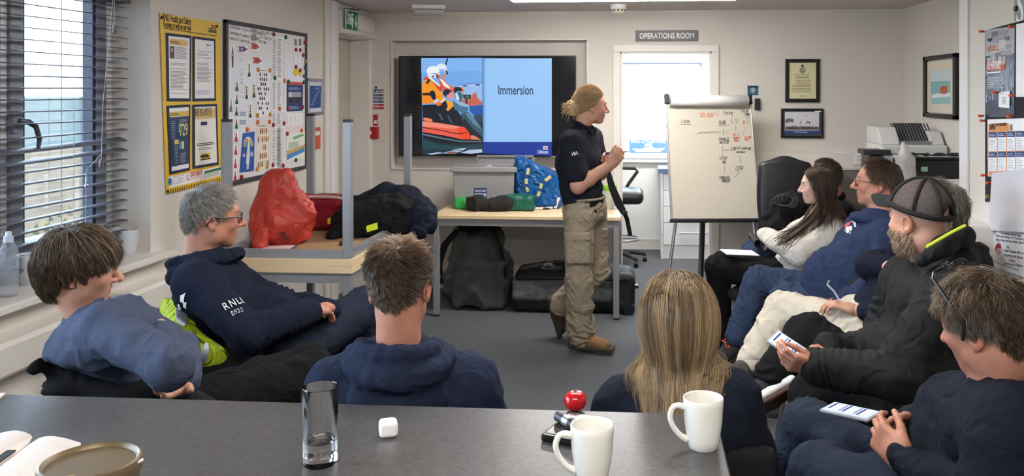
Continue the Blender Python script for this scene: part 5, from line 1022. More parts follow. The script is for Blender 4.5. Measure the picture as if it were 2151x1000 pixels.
# --- desk and printers in the alcove
DK = empty('printer_cupboard', (1.85,6.2,0), 'low black cupboard carrying the printers in the alcove', 'cupboard')
bevel(MB().box((1.56,5.66,0), (2.14,7.0,1.0), mat('black_cupboard', S(30,29,31), .5)).build('carcass', DK), .004); bevel(MB().box((1.54,5.64,1.0), (2.14,7.02,1.035), mat('cupboard_top', S(46,44,44), .45)).build('top', DK), .003)
SDk = empty('side_desk', (1.2,6.8,0), 'desk with a wooden edge against the back wall behind the seated man', 'desk'); bevel(MB().box((.95,6.55,.80), (1.54,7.2,.835), M_wood).build('desktop', SDk), .003); MB().box((.97,6.57,0), (1.0,7.2,.80), M_dark).build('side_panel', SDk); MB().box((1.5,6.57,0), (1.53,7.2,.80), M_dark).build('side_panel', SDk)
WP = empty('white_printer', (1.9,6.45,1.035), 'white multifunction printer on the alcove cupboard', 'printer'); M_pw = mat('printer_white', S(206,205,202), .45)
x0, x1, y0, y1 = 1.69, 2.13, 6.22, 6.62
bevel(MB().box((x0,y0,1.035), (x1,y1,1.22), M_pw).build('body', WP), .012); bevel(MB().box((x0-.005,y0-.03,1.225), (x1,y1,1.29), M_pw).build('scanner_bed', WP), .012)
b = MB(); b.prism([(x0+dx,y,1.29+dz) for dx, y, dz in ((0,y0+.02,0),(0,y1,0),(0,y1,.12),(0,y0+.12,.12),(0,y0+.04,.05))], (.13,0,0), M_pw); bevel(b.build('feeder_end', WP), .008); b = MB(); b.prism([(x1-.09,y0+.02,1.29),(x1-.09,y1,1.29),(x1-.09,y1,1.385),(x1-.09,y0+.12,1.385)], (.09,0,0), M_pw); bevel(b.build('feeder_end', WP), .008)
b = MB(); b.box((x0+.13,y0+.03,1.29), (x1-.09,y0+.2,1.315), mat('printer_grey', S(120,120,122), .5)); R = rot(0,.62); b.box((x0+.13,0,0), (x1-.09,.2,.012), MATS['printer_grey'], R, (0,y0+.1,1.31))
for k in range(12): b.box((x0+.15+k*.021,0,.012), (x0+.158+k*.021,.19,.017), M_dark, R, (0,y0+.1,1.31))
b.build('document_feeder', WP)
bevel(MB().box((x0-.14,y0-.06,1.225), (x0+.05,y0+.1,1.26), mat('printer_dark', S(48,46,50), .4)).build('control_panel', WP), .008)
MB().box((x0-.11,y0-.055,1.262), (x0-.02,y0+.04,1.265), flat(150,152,150)).build('display', WP); bevel(MB().box((x0-.09,y0-.02,1.035), (x0+.0,y0+.2,1.225), MATS['printer_dark']).build('output_bay', WP), .006)
bevel(MB().box((x0+.05,y0-.034,1.18), (x0+.05+.1,y0-.028,1.215), M_pw).build('tray_catch', WP), .003)
KP = empty('black_printer', (1.95,5.95,1.075), 'flat black printer in front of the white one', 'printer'); bevel(MB().box((1.735,5.78,1.098), (2.13,6.12,1.215), mat('printer_black', S(26,25,27), .4)).build('body', KP), .01)
bevel(MB().box((1.76,5.8,1.215), (2.12,6.1,1.235), MATS['printer_black']).build('lid', KP), .006); MB().box((1.82,5.776,1.145), (1.862,5.781,1.175), flat(150,190,160)).build('label_sticker', KP); MB().box((1.795,5.774,1.105), (1.82,5.781,1.118), M_grey).build('badge', KP)
o = MB().box((1.86,5.82,1.2355), (2.1,6.06,1.243), M_paper, None, None).build('folded_papers'); tag(o, 'loose papers lying on top of the black printer', 'papers')
b = MB(); random.seed(3); pts = [(1.78+.3*k/30+.03*math.sin(k*1.3), 5.86+.08*math.sin(k*.7), 1.247+.006*abs(math.sin(k*.9))) for k in range(31)]; b.tube(pts, .006, M_dark, 6); b.tube([(1.79,5.83,1.245),(1.74,5.77,1.24),(1.715,5.76,1.18),(1.71,5.765,1.10)], .005, M_dark, 6); o = b.build('black_cable'); tag(o, 'tangled black cable lying over the black printer', 'cable')
for k in range(7):
    o = MB().box((1.6+.02*random.random(),5.67+.01*k,1.036+k*.0088), (2.13,6.13+.01*random.random(),1.0445+k*.0088), mat('paper_%d' % (k % 3), S(226-6*(k % 3),224-5*(k % 3),222-2*(k % 3)), .8)).build('paper_sheaf'); o.rotation_euler = (0,0,0); tag(o, 'white paper sheaf under the black printer, one of a flat stack of seven', 'papers', 'papers stacked under the printer')
f = Field((1.5,5.6,1.03), (1.8,5.9,1.42), .007); q = onY(1903,360,5.72); f.cone((q.x,5.73,1.10), (q.x+.0,5.73,1.22), .055, .05, .03, (1,0,0), 1.2).cone((q.x,5.73,1.22), (q.x-.01,5.74,1.33), .045, .012, .03).cone((q.x-.03,5.72,1.22), (q.x-.075,5.71,1.25), .025, .012, .02); o = cloth('plastic_bag', f, mat('white_carrier_film', S(214,210,204), .3, alpha=.62), None, .016, 16, seed=6); tag(o, 'crumpled translucent white carrier bag standing before the printers', 'bag')
# --- notice wall at the right
PP = onwall(XP); pcell = lambda p: (2030+p[0]/2.942, p[1]/2.942)
o = Art(PP).slab([(2074,64),(2200,30),(2200,415),(2074,424)], mat('black_pin_board', S(34,33,38), .9), .003, .008).build('pin_board'); tag(o, 'black pin board on the right wall behind the posters', 'pin board')
Q1 = [(136,186),(318,160),(314,724),(136,722)]; a = Art(PP, pcell); a.slab(Q1, mat('glossy_poster', S(46,60,86), .18, noise=(9,.35), stretch=(1,3,1)), .012, .002)
a.q(sub(Q1,0,0,1,.3), flat(168,170,180,.2), .0142)
random.seed(14)
for k in range(26): u = random.random()*.8; v = .0+random.random()*.28; a.q(sub(Q1,u,v,u+.2,v+.05), flat(*random.choice([(136,140,152),(96,104,120),(190,190,196),(150,154,166)]), .2), .0144+k*.00002)
for k in range(40): u = random.random()*.95; v = .36+random.random()*.6; a.q(sub(Q1,u,v,u+.04,v+.03+.06*random.random()), flat(*random.choice([(96,120,160),(50,66,96),(130,150,184),(40,54,84)]), .2), .0144+k*.00002)
a.q(sub(Q1,.06,.37,.68,.47), flat(200,92,76), .0156); a.lines(sub(Q1,.08,.19,.5,.26), 2, flat(196,120,80), .0156); a.lines(sub(Q1,.07,.48,.7,.51), 1, WHT, .0156); a.lines(sub(Q1,.08,.54,.66,.68), 7, flat(190,196,206), .0156, fill=.35)
a.q(sub(Q1,.15,.11,.19,.15), NAVY, .0156); a.q(sub(Q1,.2,.09,.24,.13), REDI, .0156)
o = a.build('printed_poster'); PO = empty('sea_safety_poster', PP(2105,150), 'tall glossy dark blue sea poster on the right wall', 'poster'); o.parent = PO; o.matrix_parent_inverse = wm(PO).inverted()
wtext('poster_lettering', 'YOU HELP A HERO IN', PP, pcell((150,386)), pcell((262,374)), .055, WHT, PO, .0162, bold=.015); wtext('poster_lettering', 'ALL WEATHERS', PP, pcell((150,410)), pcell((232,404)), .05, WHT, PO, .0162, bold=.015); wtext('poster_lettering', 'Lifeboats', PP, pcell((148,245)), pcell((180,242)), .022, NAVY, PO, .0162)
a = Art(PP, pcell); qn = [(226,572),(294,560),(290,668),(224,662)]; a.slab(qn, WHT, .018, .0012); a.lines(sub(qn,.3,.3,.75,.8), 7, GRYI, .0196); a.lines(sub(qn,.1,.08,.6,.14), 1, REDI, .0196); tag(a.build('small_note'), 'small white note pinned on the dark blue sea poster', 'note')
Q2 = [(326,150),(470,120),(470,596),(324,600)]; a = Art(PP, pcell); a.slab(Q2, WHT, .012, .0015); a.lines(sub(Q2,.45,.1,.95,.9), 16, GRYI, .014); tag(a.build('white_notice'), 'white printed notice right of the sea poster at the photo edge', 'notice')
Q3 = [(148,738),(470,728),(470,1100),(150,1090)]; a = Art(PP, pcell); a.slab(Q3, WHT, .012, .0015); a.q([(155,768),(280,760),(286,808),(156,812)], flat(214,146,88), .014); a.q([(286,770),(304,768),(306,806),(288,808)], flat(120,124,134), .014); a.q([(152,812),(470,806),(470,1090),(154,1086)], flat(208,150,110), .0138)
for i in range(6):
    for j in range(2):
        x = 156+i*57; y = 816+j*124-i*1.5; a.q(R4(x,y,x+51,y+118), WHT, .0142); a.q(R4(x,y,x+51,y+34), flat(48,74,120), .0145); a.lines(R4(x+4,y+8,x+46,y+28), 2, flat(200,210,230), .0148, fill=.3); a.lines(R4(x+4,y+42,x+48,y+112), 7, flat(168,170,178), .0145, fill=.3, rag=.5)
o = a.build('printed_chart'); WL = empty('wellbeing_chart', PP(2110,300), 'white wellbeing chart of blue headed boxes below the sea poster', 'poster'); o.parent = WL; o.matrix_parent_inverse = wm(WL).inverted()
wtext('chart_lettering', 'A GUIDE TO THE WELLBEING', PP, pcell((160,776)), pcell((268,768)), .022, INK, WL, .0152); wtext('chart_lettering', 'SUPPORT', PP, pcell((160,794)), pcell((200,792)), .022, INK, WL, .0152)
Q4 = [(2093,364),(2200,350),(2200,490),(2086,484)]; a = Art(PP); a.slab(Q4, mat('plain_grey_paper', S(206,204,210), .8), .02, .002); tag(a.build('blank_sheet'), 'large blank pale sheet pinned below the wellbeing chart', 'paper')
Q5 = [(2094,484),(2200,492),(2200,600),(2076,556)]; a = Art(PP); a.slab(Q5, WHT, .004, .0015)
a.q([(2092,512),(2098,508),(2106,516),(2108,540),(2100,552),(2092,544)], flat(214,190,186), .006) if False else None
o = a.build('paper_sheet'); SA = empty('event_notice', PP(2115,530), 'white event notice curling below the blank sheet on the right wall', 'notice'); o.parent = SA; o.matrix_parent_inverse = wm(SA).inverted()
for s_, x0_, x1_, y_, dy_ in (('The Salvation Army Band,',2104,2148,489,7),('Mulled wine, Refreyes Hot Chocolate and',2094,2156,495,8),('Other Drinks and Home Made Cakes for',2094,2156,503,8),('Sale.',2117,2123,519,1),('Father Christmas will be in',2112,2152,526,6),('the grotto at the Lifeboat',2112,2152,535,7),('Station.',2122,2136,546,3),('So bring the Children.',2112,2152,553,6)): wtext('notice_lettering', s_, PP, (x0_,y_), (x1_,y_+dy_), .017, INK, SA, .0058)
wtext('notice_lettering', 'Littlestone Lifeboat Station', PP, (2086,548), (2142,568), .009, INK, SA, .0058)
a = Art(PP); a.el(2100,540,8,10, flat(226,222,222), .0058); a.el(2100,529,5,6, flat(210,160,146), .006); a.q([(2092,530),(2094,516),(2099,510),(2105,514),(2106,522),(2098,522)], flat(176,50,50), .0062); a.el(2092,533,2,3, WHT, .0064); a.build('bearded_man_print', SA)
S_ = empty('grey_wall_sign', PP(2145,25), 'grey sign with a large white letter S at the top right corner', 'sign'); a = Art(PP); a.slab([(2134,-40),(2230,-60),(2230,34),(2134,44)], mat('sign_grey', S(112,116,120), .4), .003, .004); a.build('panel', S_); wtext('sign_lettering', 'S', PP, (2138,18), (2153,16), .26, WHT, S_, .008, bold=.01)
a = PP(2138,18,.008); MB().lathe([(0,.01),(.012,.008),(.014,0)], a, M_dark, 14, axis=rot(0,0,-PI/2)).build('fixing_knob', S_)
MP = mat('orange_pin', S(206,84,46), .35)
for x, y, l in ((128,194,'top left corner of the sea poster'),(312,166,'top right corner of the sea poster'),(318,590,'right edge of the sea poster'),(212,572,'small note'),(124,716,'bottom left corner of the sea poster'),(304,720,'bottom right corner of the sea poster'),(134,746,'top left corner of the wellbeing chart')):
    p = PP(*pcell((x, y)), .016); MB_ = MB().cyl(p, p+Vector((-.02,-.008,0)), .006, MP, .004, 10).cyl(p+Vector((-.02,-.008,0)), p+Vector((-.024,-.01,0)), .008, MP, .008, 10); tag(MB_.build('push_pin'), 'orange push pin at the '+l, 'push pin', 'orange push pins')
for x, y, l in ((2078,368,'black strip beside the blank sheet'),(2088,384,'edge of the blank sheet')):
    p = PP(x, y, .016); tag(MB().cyl(p, p+Vector((-.02,-.008,0)), .006, MP, .004, 10).cyl(p+Vector((-.02,-.008,0)), p+Vector((-.024,-.01,0)), .008, MP, .008, 10).build('push_pin'), 'orange push pin at the '+l, 'push pin', 'orange push pins')
p = PP(2081,413,.012); tag(MB().lathe([(0,.012),(.009,.009),(.011,0)], p, mat('brass_pin', S(200,180,110), .3, metal=.8), 12, axis=rot(0,0,-PI/2)).build('push_pin'), 'brass pin on the black board end beside the blank sheet', 'push pin')
# --- the worktop in front and what stands on it
CT = empty('worktop_counter', (-1.05,1.3,0), 'dark speckled kitchen counter across the foreground', 'counter')
bevel(MB().box((XL+.02,.5,.862), (.18,2.055,.9), M_lam).build('worktop', CT), .004); MB().box((XL+.08,.7,.0), (.12,1.8,.862), mat('counter_white_panel', S(206,204,200), .5)).build('base_panels', CT)
def mug(p, lab, ha):
    e = empty('mug', p, lab, 'mug', 'white mugs on the counter'); r, h = .0425, .108
    MB().lathe([(0,.004),(.026,.004),(.028,0),(.031,.003),(.035,.02),(.040,.055),(r,.095),(r+.0004,h-.002),(r-.001,h),(r-.0035,h-.002),(.0375,.055),(.031,.015),(.02,.009),(0,.008)], p, M_mug, 48).build('body', e)
    b = MB(); d = Vector((math.cos(ha),math.sin(ha),0)); P_ = [Vector(p)+d*u+Vector((0,0,z)) for u, z in ((.040,.088),(.055,.092),(.066,.088),(.072,.072),(.069,.056),(.060,.04),(.048,.027),(.035,.02))]
    P_, R_ = crv(P_, [.0075,.006,.0058,.0058,.0058,.0058,.006,.008]); b.tube(P_, R_, M_mug, 12); b.build('handle', e)
m1, m2 = onZ(1243,1012,.9), onZ(1478,945,.9); mug((m1.x,m1.y+.012,.9), 'white mug in front of the black phone on the counter', PI+.25); mug((m2.x,m2.y+.012,.9), 'white mug at the right hand corner of the counter', PI+.2)
g = onZ(668,978,.9); GL_ = empty('drinking_glass', (g.x,g.y+.012,.9), 'tall clear glass with a little water on the counter', 'glass'); P0 = (g.x,g.y+.012,.9)
M_gl = mat('clear_glass', (1,1,1), .0, trans=1, ior=1.48, spec=.5)
MB().lathe([(0,0),(.0325,0),(.0345,.004),(.0352,.05),(.0355,.155),(.0345,.157),(.0335,.155),(.0332,.05),(.0325,.018),(0,.016)], P0, M_gl, 56).build('glass_body', GL_, closed=True)
MB().lathe([(0,.0166),(.0322,.0185),(.0328,.045),(.0328,.047),(0,.0465)], P0, mat('water', (1,1,1), .0, trans=1, ior=1.33), 56).build('water', GL_, closed=True)
q = onZ(810,922,.9); o = bevel(MB().box((-.02,-.02,0), (.02,.02,.034), M_white, rot(.35)).build('plastic_stopper'), .009, 4); o.location = (q.x,q.y+.02,.9); tag(o, 'little white rounded square cap on the counter right of the glass', 'cap')
q = onZ(1205,915,.9); PH = empty('black_phone', (q.x,q.y,.9), 'black phone lying on the counter behind a white mug', 'phone'); R = rot(-.35)
bevel(MB().box((-.045,-.08,0), (.045,.07,.017), mat('phone_case_black', S(24,23,24), .3), R, (q.x,q.y+.02,.9)).build('case', PH), .006, 3); MB().box((-.037,-.07,.017), (.037,.06,.0178), mat('phone_glass_black', S(60,56,54), .12), R, (q.x,q.y+.02,.9)).build('screen', PH)
r0, r1 = onZ(1172,874,.93), onZ(1205,892,.93); TR_ = empty('rolled_pouch', r0, 'small dark roll resting across the black phone', 'roll'); d = (r1-r0).normalized(); MB().cyl(r0, r0+d*.055, .0115, mat('slate_cover', S(54,58,66), .35), .0125, 16).build('dark_end', TR_); MB().cyl(r0+d*.03, r0+d*.05, .0128, M_alu, .0128, 16).build('silver_band', TR_); MB().cyl(r0+d*.055, r1+d*.03, .013, M_dark, .012, 16).build('black_end', TR_)
q = onZ(190,968,1.005); TI = empty('round_tin', (q.x,q.y,.9), 'round olive tin with a gold lid at the front left of the counter', 'tin'); M_gold = mat('gold_lid', S(108,92,66), .42, metal=.25, noise=(8,.1)); MB().lathe([(0,0),(.079,0),(.079,.085)], (q.x,q.y,.9), mat('olive_tin', S(88,82,58), .4, noise=(20,.2)), 56).build('body', TI)
MB().lathe([(.082,.082),(.0835,.084),(.0835,.1),(.082,.106),(.078,.108),(.075,.106),(.072,.1),(.0,.1)], (q.x,q.y,.9), M_gold, 64).build('lid', TI)
b = MB()
for a0, m, z0_, z1_ in ((-.9,flat(32,130,140),.02,.072),(-.45,flat(206,204,196),.03,.07)):
    n = 6; w = .22 if a0 < -.6 else .06
    for k in range(n): t0, t1 = a0+w*k/n, a0+w*(k+1)/n; b.poly([(q.x+.0797*math.cos(t),q.y+.0797*math.sin(t),.9+z) for t, z in ((t0,z0_),(t1,z0_),(t1,z1_),(t0,z1_))], m)
b.build('printed_marks', TI); MB().box((-.006,-.004,0), (.008,.004,.002), WHT, rot(.5,.0,-.4), (q.x+.082,q.y+.012,1.0)).build('tape_tab', TI)
b = MB(); b.add([(q.x+dx,q.y+dy,1.0006) for dx, dy in ((-.03,-.06),(-.012,-.052),(.004,-.048),(.002,-.058),(-.014,-.066),(-.03,-.068))], [tuple(range(6))], flat(196,170,110)); b.build('torn_label', TI)
NB = empty('open_notebook', onZ(60,940,.9), 'open lined notebook at the left of the counter', 'notebook')
sp0, sp1 = onZ(76,926,.905), onZ(-110,1060,.905); rt = onZ(178,934,.905)-sp0; rt.z = 0; dn = sp1-sp0
def page(s, nm, L_, curl):
    rows = []
    for i in range(9):
        u = i/8; row = []
        for j in range(3): p = sp0+dn*(j/2)+rt*(s*u*L_)+Vector((0,0,.002+curl*math.sin(PI*min(1,u*1.15))**.8*(1-u*.6))); row.append(p)
        rows.append(row)
    o = patch(nm, rows, mat('cream_page', S(226,214,204), .8), NB, .004, 1); b = MB(); m = flat(196,190,190)
    for k in range(3, 30):
        w = k/31
        for i in range(1, 8): b.poly([sp0+dn*(w+e)+rt*(s*t*L_)+Vector((0,0,.0048+curl*math.sin(PI*min(1,t*1.15))**.8*(1-t*.6))) for t, e in ((i/9,0),((i+1)/9,0),((i+1)/9,.004),(i/9,.004))], m)
    b.build('ruled_lines', NB)
page(1, 'right_page', 1.0, .012); page(-1, 'left_page', 1.05, .02)
rr = onZ(-4,966,.915); r2 = onZ(22,948,.915); b = MB(); dv = (r2-rr).normalized(); nv = dv.cross(Vector((0,0,1)))*.011; b.prism([rr-dv*.1-nv, rr-dv*.1+nv, r2+nv, r2-nv], (0,0,.003), INK); b.build('ribbon_bookmark', NB)
q = onZ(4,832,.9); o = bevel(MB().box((-.05,-.03,0), (.006,.008,.006), mat('pink_tissue', S(230,206,206), .8), rot(.3)).build('folded_tissue'), .002); o.location = (q.x,q.y,.9); tag(o, 'edge of a folded pale tissue at the far left of the counter', 'tissue')
q = onZ(1207,868,.9); TM = empty('red_tomato', (q.x,q.y+.02,.9), 'shiny red tomato at the far edge of the counter', 'tomato')
b = MB(); n = 48; pr = [(0,.0),(.012,.001),(.022,.008),(.0275,.021),(.026,.033),(.018,.042),(.008,.0445),(0,.042)]; b.lathe(pr, (q.x,q.y+.02,.9), mat('tomato_skin', S(186,20,30), .22, coat=.4), 32).build('fruit', TM)
b = MB(); c = Vector((q.x,q.y+.02,.9432))
for k in range(5): a = 2*PI*k/5+.4; d = Vector((math.cos(a),math.sin(a),0)); w = Vector((-d.y,d.x,0)); b.add([c-w*.003, c+d*.012+Vector((0,0,.0015)), c+w*.003], [(0,1,2)], mat('dry_calyx', S(84,90,50), .7))
b.cyl(c, c+Vector((.002,0,.008)), .0014, MATS['dry_calyx'], seg=6); b.build('calyx', TM)
# ================================================================== people
from mathutils.bvhtree import BVHTree
M_skin = mat('skin', (.6,.4,.3), .5, attr=True, noise=(120,.06), bump=(700,.12,.0006), spec=.4)
M_hair = mat('hair', (.1,.07,.05), .42, attr=True, spec=.45)
def nrm(v): v = Vector(v); return v.normalized()
def facing(px, py, al, dz=0):
    """unit vector: 0 = looking away from the room's near end as seen at that place, +90 = to the right, -90 = to the left"""
    v = Vector(ray(px, py)); v.z = 0; v.normalize(); r = Vector((v.y,-v.x,0)); a = math.radians(al)
    return nrm(v*math.cos(a)+r*math.sin(a)+Vector((0,0,dz)))
def frame(f, roll=0):
    f = nrm(f); x = nrm(f.cross(Vector((0,0,1)))); z = x.cross(f); M = Matrix((x, f, z)).transposed()
    return M @ Matrix.Rotation(math.radians(roll), 3, 'Y')
SK = {'fair':S(190,142,119),'pale':S(206,170,152),'ruddy':S(178,124,102),'tan':S(164,112,86)}
class Head:
    def __init__(s, c, f, sc=1.0, roll=0): s.c = Vector(c); s.R = frame(f, roll); s.sc = sc; s.Rn = np.array(s.R)
    def w(s, p): return s.c+s.R @ (Vector(p)*s.sc)
    def W(s, A): return np.array(s.c)+(np.asarray(A)*s.sc) @ s.Rn.T
    def L(s, A): return ((np.asarray(A)-np.array(s.c)) @ s.Rn)/s.sc
def head_mesh(h, nb, skin, jaw=1., nose=1., lips=(1,1), beard=None, brow=(.12,.08,.05), scalp=None, res=.0027, neck=.056, eyes=(.10,.09,.08), lid=0):
    k = h.sc; f = Field(h.c-Vector((.17,.17,.24)), h.c+Vector((.17,.17,.17)), res)
    E = lambda p, r, kk=.02, op='u', R=None: f.ell(h.w(p), Vector(r)*k, h.R if R is None else h.R @ R, kk, op)
    Cn = lambda a, b, ra, rb, kk=.02, op='u': f.cone(h.w(a), h.w(b), ra*k, rb*k, kk, op=op)
    E((0,-.012,.035), (.074,.094,.082)); E((0,.03,.0), (.062,.060,.085), .03); E((0,.02,-.058), (.056*jaw,.056,.052), .03); E((0,.064,-.092), (.026*jaw,.02,.018), .03)
    for s in (-1,1):
        E((s*.048*jaw,-.002,-.055), (.014,.028,.030), .03); E((s*.040,.060,-.020), (.022,.020,.020), .025)
    Cn((-.034,.080,.030), (.034,.080,.030), .010, .010, .02); E((0,.066,-.052), (.032,.024,.030), .02)
    for s in (-1,1):
        E((s*.031,.098,.013), (.016,.013,.010), .010, 's'); E((s*.031,.0775,.012), (.0135,.0125,.0118), .003); Cn((s*.018,.089,.0165), (s*.044,.083,.016), .0035, .003, .006)
    Cn((0,.086,.022), (0,.100+.012*nose,-.022), .0075, .0115, .012); E((0,.101+.012*nose,-.0265), (.0115,.0115,.010), .008)
    for s in (-1,1): E((s*.0125,.097,-.029), (.0085,.011,.0078), .006)
    E((0,.0865,-.0525), (.021,.0085*lips[0],.0055), .006); E((0,.0845,-.0645), (.018,.0085*lips[1],.0065), .006); Cn((-.021,.095,-.0585), (.021,.095,-.0585), .0028, .0028, .004, 's')
    for s in (-1,1):
        Re = rot(s*-.42, 0, s*.12)
        E((s*.0785,-.020,-.004), (.0065,.0185,.031), .006, 'u', Re); E((s*.084,-.016,-.001), (.0055,.0105,.019), .004, 's', Re); E((s*.075,-.010,-.030), (.006,.009,.010), .006); E((s*.0755,-.004,-.006), (.005,.006,.007), .004)
    nbv = Vector(nb); f.cone(h.w((0,-.030,-.055)), nbv, neck*k*.90, neck*k*1.02, .02, op='u'); f.cone(h.w((0,-.058,-.03)), nbv+(h.w((0,-.03,0))-h.c)*.6, .036*k, .042*k, .025)
    V, Q = f.mesh(); V = relax(V, Q, 1, .35); P = h.L(V); x, y, z = P[:,0], P[:,1], P[:,2]; c = np.tile(np.array(skin), (len(V),1))
    red = np.array([1.12,.80,.76]); g = lambda p, r: np.exp(-((P-np.array(p))**2).sum(1)/r**2)
    m = np.clip(.6*(g((.042,.06,-.025),.025)+g((-.042,.06,-.025),.025))+.35*g((0,.11,-.025),.018)+.5*(np.abs(x) > .072)*(np.abs(z) < .04), 0, 1)[:,None]; c = c*(1-m)+c*red*m
    c = c*(1+.05*fbm(V, 60, 2, 3)[:,None])
    m = np.clip(1.2*np.exp(-(x/.021)**4)*np.exp(-((z+.0585)/.0095)**4)*(y > .07), 0, 1)[:,None]; c = c*(1-m*.7)+np.array(skin)*np.array([.82,.50,.48])*m*.7
    bz = .031-.12*(np.abs(x)-.03)**2*20; m = (np.exp(-((z-bz)/.0055)**2)*(np.abs(x) > .011)*(np.abs(x) < .049)*(y > .05))[:,None]; c = c*(1-m*.85)+np.array(brow)*m*.85
    for s in (-1,1):
        d = P-np.array((s*.031,.0775,.012)); rr = np.linalg.norm(d/np.array((.0135,.0125,.0118)), axis=1); eye = (np.abs(rr-1) < .16)*(d[:,1] > .004)*(np.abs(d[:,2]+.0005) < .0058*(1-.5*lid))*(np.abs(d[:,0]) < .0115)
        c[eye > 0] = (.72,.68,.64); ir = (eye > 0)*((d[:,0]**2+d[:,2]**2) < .0054**2); c[ir > 0] = eyes
        ll = (np.abs(rr-1) < .25)*(d[:,1] > .002)*(np.abs(np.abs(d[:,2]+.0005)-.0064) < .0014)*(np.abs(d[:,0]) < .0125); c[ll > 0] *= .45
    if beard is not None:
        bc, lo, st = beard; bm = np.clip((lo-z)/.02, 0, 1)*np.clip((y+.02)/.02, 0, 1)*(1-np.exp(-(x/.02)**4)*np.exp(-((z+.0585)/.008)**4))*np.clip((z+.125)/.015, 0, 1); bm = (bm*st)[:,None]; c = c*(1-bm)+np.array(bc)*bm
    if scalp is not None:
        m = hairmask(P, scalp[1])[:,None]*scalp[2]; c = c*(1-m)+np.array(scalp[0])*m
    return V, Q, np.clip(c, 0, 1)
HC, HRd = np.array((0,-.012,.035)), np.array((.0755,.0955,.0835))
def SR_(d):
    b = np.clip(-d[:,2]+.1, 0, 1)*np.clip(-d[:,1]*1.6+.1, 0, 1); return HRd*np.stack([1-.12*b, 1+.16*b, 1+.62*b], 1)
HL_M = ([0,.45,.8,1.1,1.35,1.55,1.85,2.3,PI], [.60,.58,.48,.25,-.22,-.30,-.15,-.60,-.70])
HL_F = ([0,.45,.8,1.1,1.35,1.55,1.85,2.3,PI], [.56,.52,.35,.10,-.25,-.35,-.45,-.70,-.75])
HL_T = ([0,.45,.8,1.1,1.35,1.55,1.85,2.3,PI], [.45,.40,.30,.05,-.28,-.35,-.45,-.72,-.80])
HL_R = ([0,.35,.6,.9,1.2,1.5,1.85,2.3,PI], [.80,.78,.62,.35,-.10,-.28,-.15,-.60,-.70])
def hairmask(P, hl):
    d = (P-HC)/HRd; n = np.linalg.norm(d, axis=1, keepdims=True); d = d/n; n = n/np.maximum(1, np.linalg.norm(SR_(d)/HRd*d, axis=1, keepdims=True)); az = np.abs(np.arctan2(d[:,0], d[:,1]))
    return np.clip((d[:,2]-np.interp(az, *hl))/.10+.3, 0, 1)*(n[:,0] > .8)
